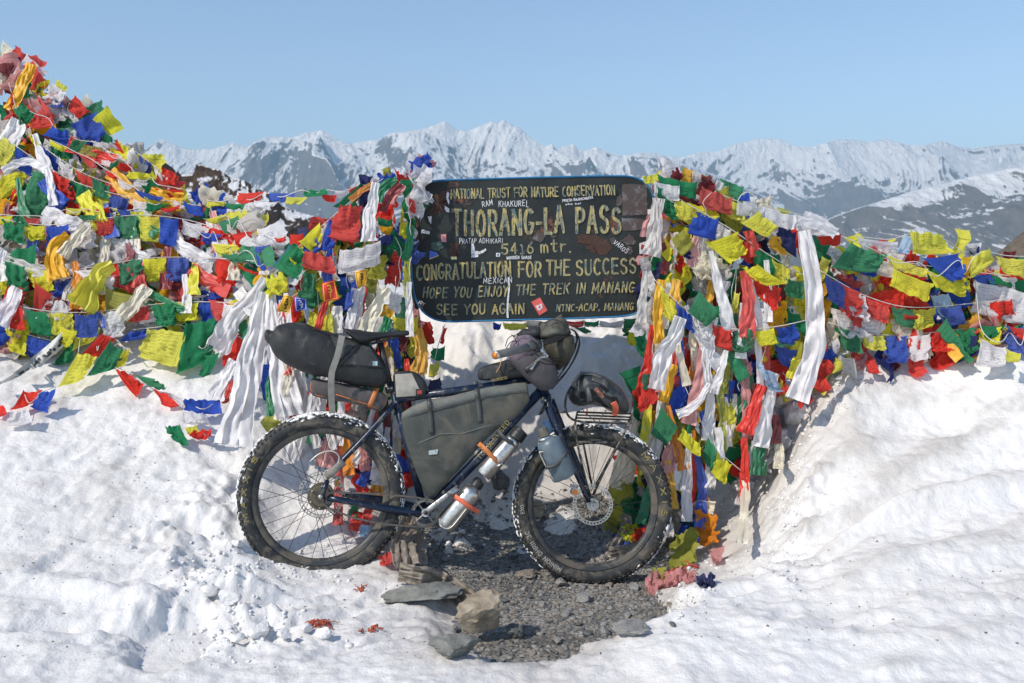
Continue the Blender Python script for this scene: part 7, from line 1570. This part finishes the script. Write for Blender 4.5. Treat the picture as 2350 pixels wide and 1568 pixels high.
stone('small dark stone in the shade right of the tan boulder', 1182, 1470, 44, 40, .07, M_ST[2], .2, sink=.3, seed=8)
stone('large flat rock half under snow with the beige cloth on it', 970, 1388, 190, 44, .22, M_FLAT, .08, sink=.5, seed=21)
stone('long pale slab on the right edge of the gravel', 1455, 1462, 92, 26, .12, M_ST[0], .05, sink=.3, seed=14)
stone('dark wet rock standing in the snow behind the flasks', 1145, 1128, 50, 58, .12, M_ST[2], .3, sink=.3, seed=15)
stone('brown flat stone in the gravel before the front tyre', 1205, 1330, 62, 18, .12, M_ST[1], .03, sink=.4, seed=16)
stone('white marked stone left of the long pale slab', 1390, 1462, 26, 26, .05, M_ST[0], .4, sink=.3, seed=17)
stone('angular grey stone in the middle of the gravel', 1342, 1385, 36, 28, .06, M_ST[0], .2, sink=.3, seed=18)
stone('brown edged stone seen through the left side of the front wheel', 1232, 1195, 38, 48, .08, M_TAN, .1, sink=.3, seed=19)
sl = [(1022,1290,22,'pale stone at the shade edge left'),(1098,1300,24,'pale flat stone at the shade edge'),(1180,1285,30,'whitish flat stone above the brown one'),(1120,1330,18,''),(1270,1300,18,''),(1290,1350,30,'bluish stone beside the front tyre'),(1335,1352,22,''),(1400,1350,20,''),(1456,1356,26,'grey stone right of the front tyre foot'),(1500,1345,24,''),(1540,1395,20,''),(1500,1420,18,''),(1440,1420,22,''),
 (1300,1420,28,'grey stone in the open gravel'),(1330,1440,16,''),(1240,1460,18,''),(1280,1482,26,'pale stone low in the gravel'),(1350,1462,18,''),(1225,1505,16,''),(1290,1505,18,''),(1400,1395,16,''),(1245,1395,20,''),(1180,1410,18,''),(1160,1385,22,''),(1470,1300,18,''),(1380,1305,20,''),(1330,1285,26,'flat stone seen through the front wheel'),(1290,1260,20,''),(1255,1230,18,''),(1100,1262,18,''),(1150,1245,16,''),(1060,1255,16,''),(1215,1375,16,''),(1195,1445,14,''),(1260,1430,14,''),(1545,1440,16,''),(1490,1390,14,''),(1420,1450,14,'')]
for i, (x, y, w_, lb) in enumerate(sl):
    stone(lb or 'small stone lying loose in the bare gravel', x, y, w_*_gr2.uniform(.9, 1.2), w_*_gr2.uniform(.45, .7), w_*.0026, M_ST[i % 3] if not lb else M_ST[0], _gr2.uniform(-.2, .2), I=I2, group=None if lb else 'small stones in the bare gravel', sink=.3)
# pebbles: nobody could count them
def pebbles(name, n, pit, mats, smin, smax, poly=None, keep=None, I=I0):
    mb = MB(); cnt = 0
    lo, hi = pit.min(0), pit.max(0)
    xs = _gr2.uniform(lo[0], hi[0], n*4); ys = _gr2.uniform(lo[1], hi[1], n*4); sd_ = poly_sd(xs, ys, pit); zs = interp(TOP, xs, ys)
    for x, y, z, s in zip(xs, ys, zs, sd_):
        if cnt >= n: break
        if s < keep[0] or s > keep[1]: continue
        sz = smin+(smax-smin)*_gr2.random()**3.2; v = I[0]*_gr2.uniform(.7, 1.25, (len(I[0]), 1))*V(sz*_gr2.uniform(.8, 1.5), sz, sz*_gr2.uniform(.45, .8)); a = _gr2.uniform(0, 6.28); v = np.stack([v[:, 0]*cos(a)-v[:, 1]*sin(a), v[:, 0]*sin(a)+v[:, 1]*cos(a), v[:, 2]], 1)
        mb.add(v+V(x, y, z+sz*.15), I[1], int(_gr2.integers(len(mats)))); cnt += 1
    me = mb.mesh(name, smooth=False, mats=mats); return tag(link(name, me), kind='stuff')
pebbles('pebbles', 7000, PIT, M_ST, .002, .013, keep=(-.02, 9))
GRIT = hitXY([(0,1100),(300,1000),(600,1010),(900,1340),(1000,1400),(1060,1500),(1300,1560),(1700,1560),(2340,1560),(2340,1300),(1900,1300),(1700,1330),(1560,1350),(1500,1500),(1060,1560),(0,1560)])
pebbles('grit', 900, GRIT, [M_ST[2], M_ST[1]], .0012, .005, keep=(.0, 9))
def clods(name, regs, n, smin, smax, mat):
    mb = MB()
    for k in range(n):
        a, b_, rx, ry = regs[_gr2.integers(len(regs))]; x, y = a+_gr2.normal(0, rx), b_+_gr2.normal(0, ry); g = _hitT(x, min(1560, max(700, y)))
        if g is None: continue
        sz = smin+(smax-smin)*_gr2.random()**2.5; mb.add(rockmesh(I1[0], (sz, sz, sz*.8), _gr2, .8, 2)+g+V(0, 0, sz*.2), I1[1])
    me = mb.mesh(name, smooth=True, mats=(mat,)); return tag(link(name, me), kind='stuff')
clods('snow_crumbs', [(1820,1000,30,50),(1850,940,40,25),(1800,1110,20,50),(1900,900,50,20),(1700,1150,50,30),(1800,1230,25,60),(1620,1280,40,25),(620,1440,70,30),(520,1470,60,30),(560,1290,60,30),(450,1300,50,30),(700,1300,60,30),(1100,1200,60,30),(1010,1230,30,20),(1560,1360,40,30)], 1300, .002, .010, M_SNOW)
LUMPL = ['long snow lump left of the red threads', 'upper snow lump of the cluster by the red threads', 'rounded snow lump just below the red threads', 'small flat snow lump right of the rounded one', 'widest snow lump in the broken crust', 'snow lump at the left end of the broken crust', 'snow lump high in the broken crust left of the rear tyre', 'small snow lump close to the rear tyre', 'broad snow lump in the middle of the broken crust', 'little snow lump on the shaded gravel behind the crank', 'tiniest snow lump on the shaded gravel']
for i, (x, y, w_, h_) in enumerate([(650,1482,44,30),(700,1462,30,22),(740,1472,38,28),(800,1490,22,14),(590,1470,60,40),(540,1480,40,26),(475,1370,46,26),(545,1262,34,20),(520,1395,60,36),(1062,1228,20,14),(1030,1252,14,10)]):
    stone(LUMPL[i], x, y, w_, h_, w_*.0016, M_SNOW, 0, 'snow_lump', 'snow lump', I2, 'loose snow lumps on the trampled snow', sink=.25, seed=40+i)
def snowclod(px, py, w_, h_, Y, seed):
    r = np.random.default_rng(seed); k = Y/F; v = I3[0].copy(); n_ = fbm(v[:, 0]*2.3+seed, v[:, 1]*2.3+v[:, 2]*1.7, 4, seed); v = v*(1+.42*n_[:, None])*V(w_*k/2, .10, h_*k/2); mb = MB(); mb.add(v, I3[1])
    tag(link('snow_clod', mb.mesh('snow_clod', mats=(M_SNOW,)), None, None, at(px, py, Y)), CLN[seed-500], 'snow clod', 'snow clods behind the hanging flags')
CLN = ['rounded snow clod high beside the foot of the tall white scarf', 'snow clod right under the fluttering light blue flag', 'snow clod left of the light blue flag', 'snow clod between the long red scarf and the pleated green one', 'tall snow clod left of the long red scarf', 'snow clod right of the pleated green scarf', 'snow clod at the trench edge by the tan scarf end', 'snow clod behind the pleated white scarf', 'small snow clod under the dark bundle of flags', 'snow clod on the crest right of the tall white scarf', 'tall snow clod behind the upper part of the rear wheel', 'snow clod behind the left part of the rear wheel', 'snow clod behind the hub of the rear wheel', 'flat snow clod on the shaded snow of the trench']
for i, q in enumerate([(1790,905,70,60,5.05),(1830,950,60,60,4.95),(1760,960,50,60,5.05),(1720,1020,50,70,5.0),(1680,1060,60,80,5.0),(1790,1010,50,60,4.95),(1800,1080,40,60,4.9),(1655,960,50,80,5.05),(1740,880,60,40,5.1),(1890,880,50,30,5.0),(690,1060,70,110,4.95),(640,1040,60,80,4.95),(760,1080,50,90,4.95),(1700,1110,60,30,4.95)]): snowclod(*q, 500+i)
# shredded threads on the snow
def shred(label, px, py, s, mat, n=9, seed=1):
    r = np.random.default_rng(seed); g = _hitT(px, py); o_ = thing('thread_scrap', label, 'scrap', g); mb = MB(); k = g[1]/F
    for i in range(n):
        a = r.uniform(0, 6.28); c = g+V(r.normal(0, s*k*.3), r.normal(0, s*k*.3), .004); P = [c]
        for j in range(6): a += r.normal(0, .8); q = P[-1]+V(cos(a), sin(a), 0)*s*k*.16; q[2] = interp(TOP, q[0], q[1])+.004+r.uniform(0, .012); P.append(q)
        mb.tube(P, r.uniform(.0015, .0042), 5)
    part('threads', mb, mat, o_, kind='stuff')
M_THR = surf('rust_red_threads', (.36, .07, .035), .9)
shred('largest tangle of rust red threads on the snow in front', 733, 1440, 46, M_THR, 14, 3); shred('small tangle of rust red threads right of the larger one', 850, 1452, 26, M_THR, 7, 4); shred('rust red threads on the snow below the rear tyre', 832, 1357, 20, M_THR, 6, 5)
shred('shredded red cloth threads by the front tyre on the right', 1540, 1328, 60, surf('red_threads', (.5, .06, .05), .9), 16, 6)
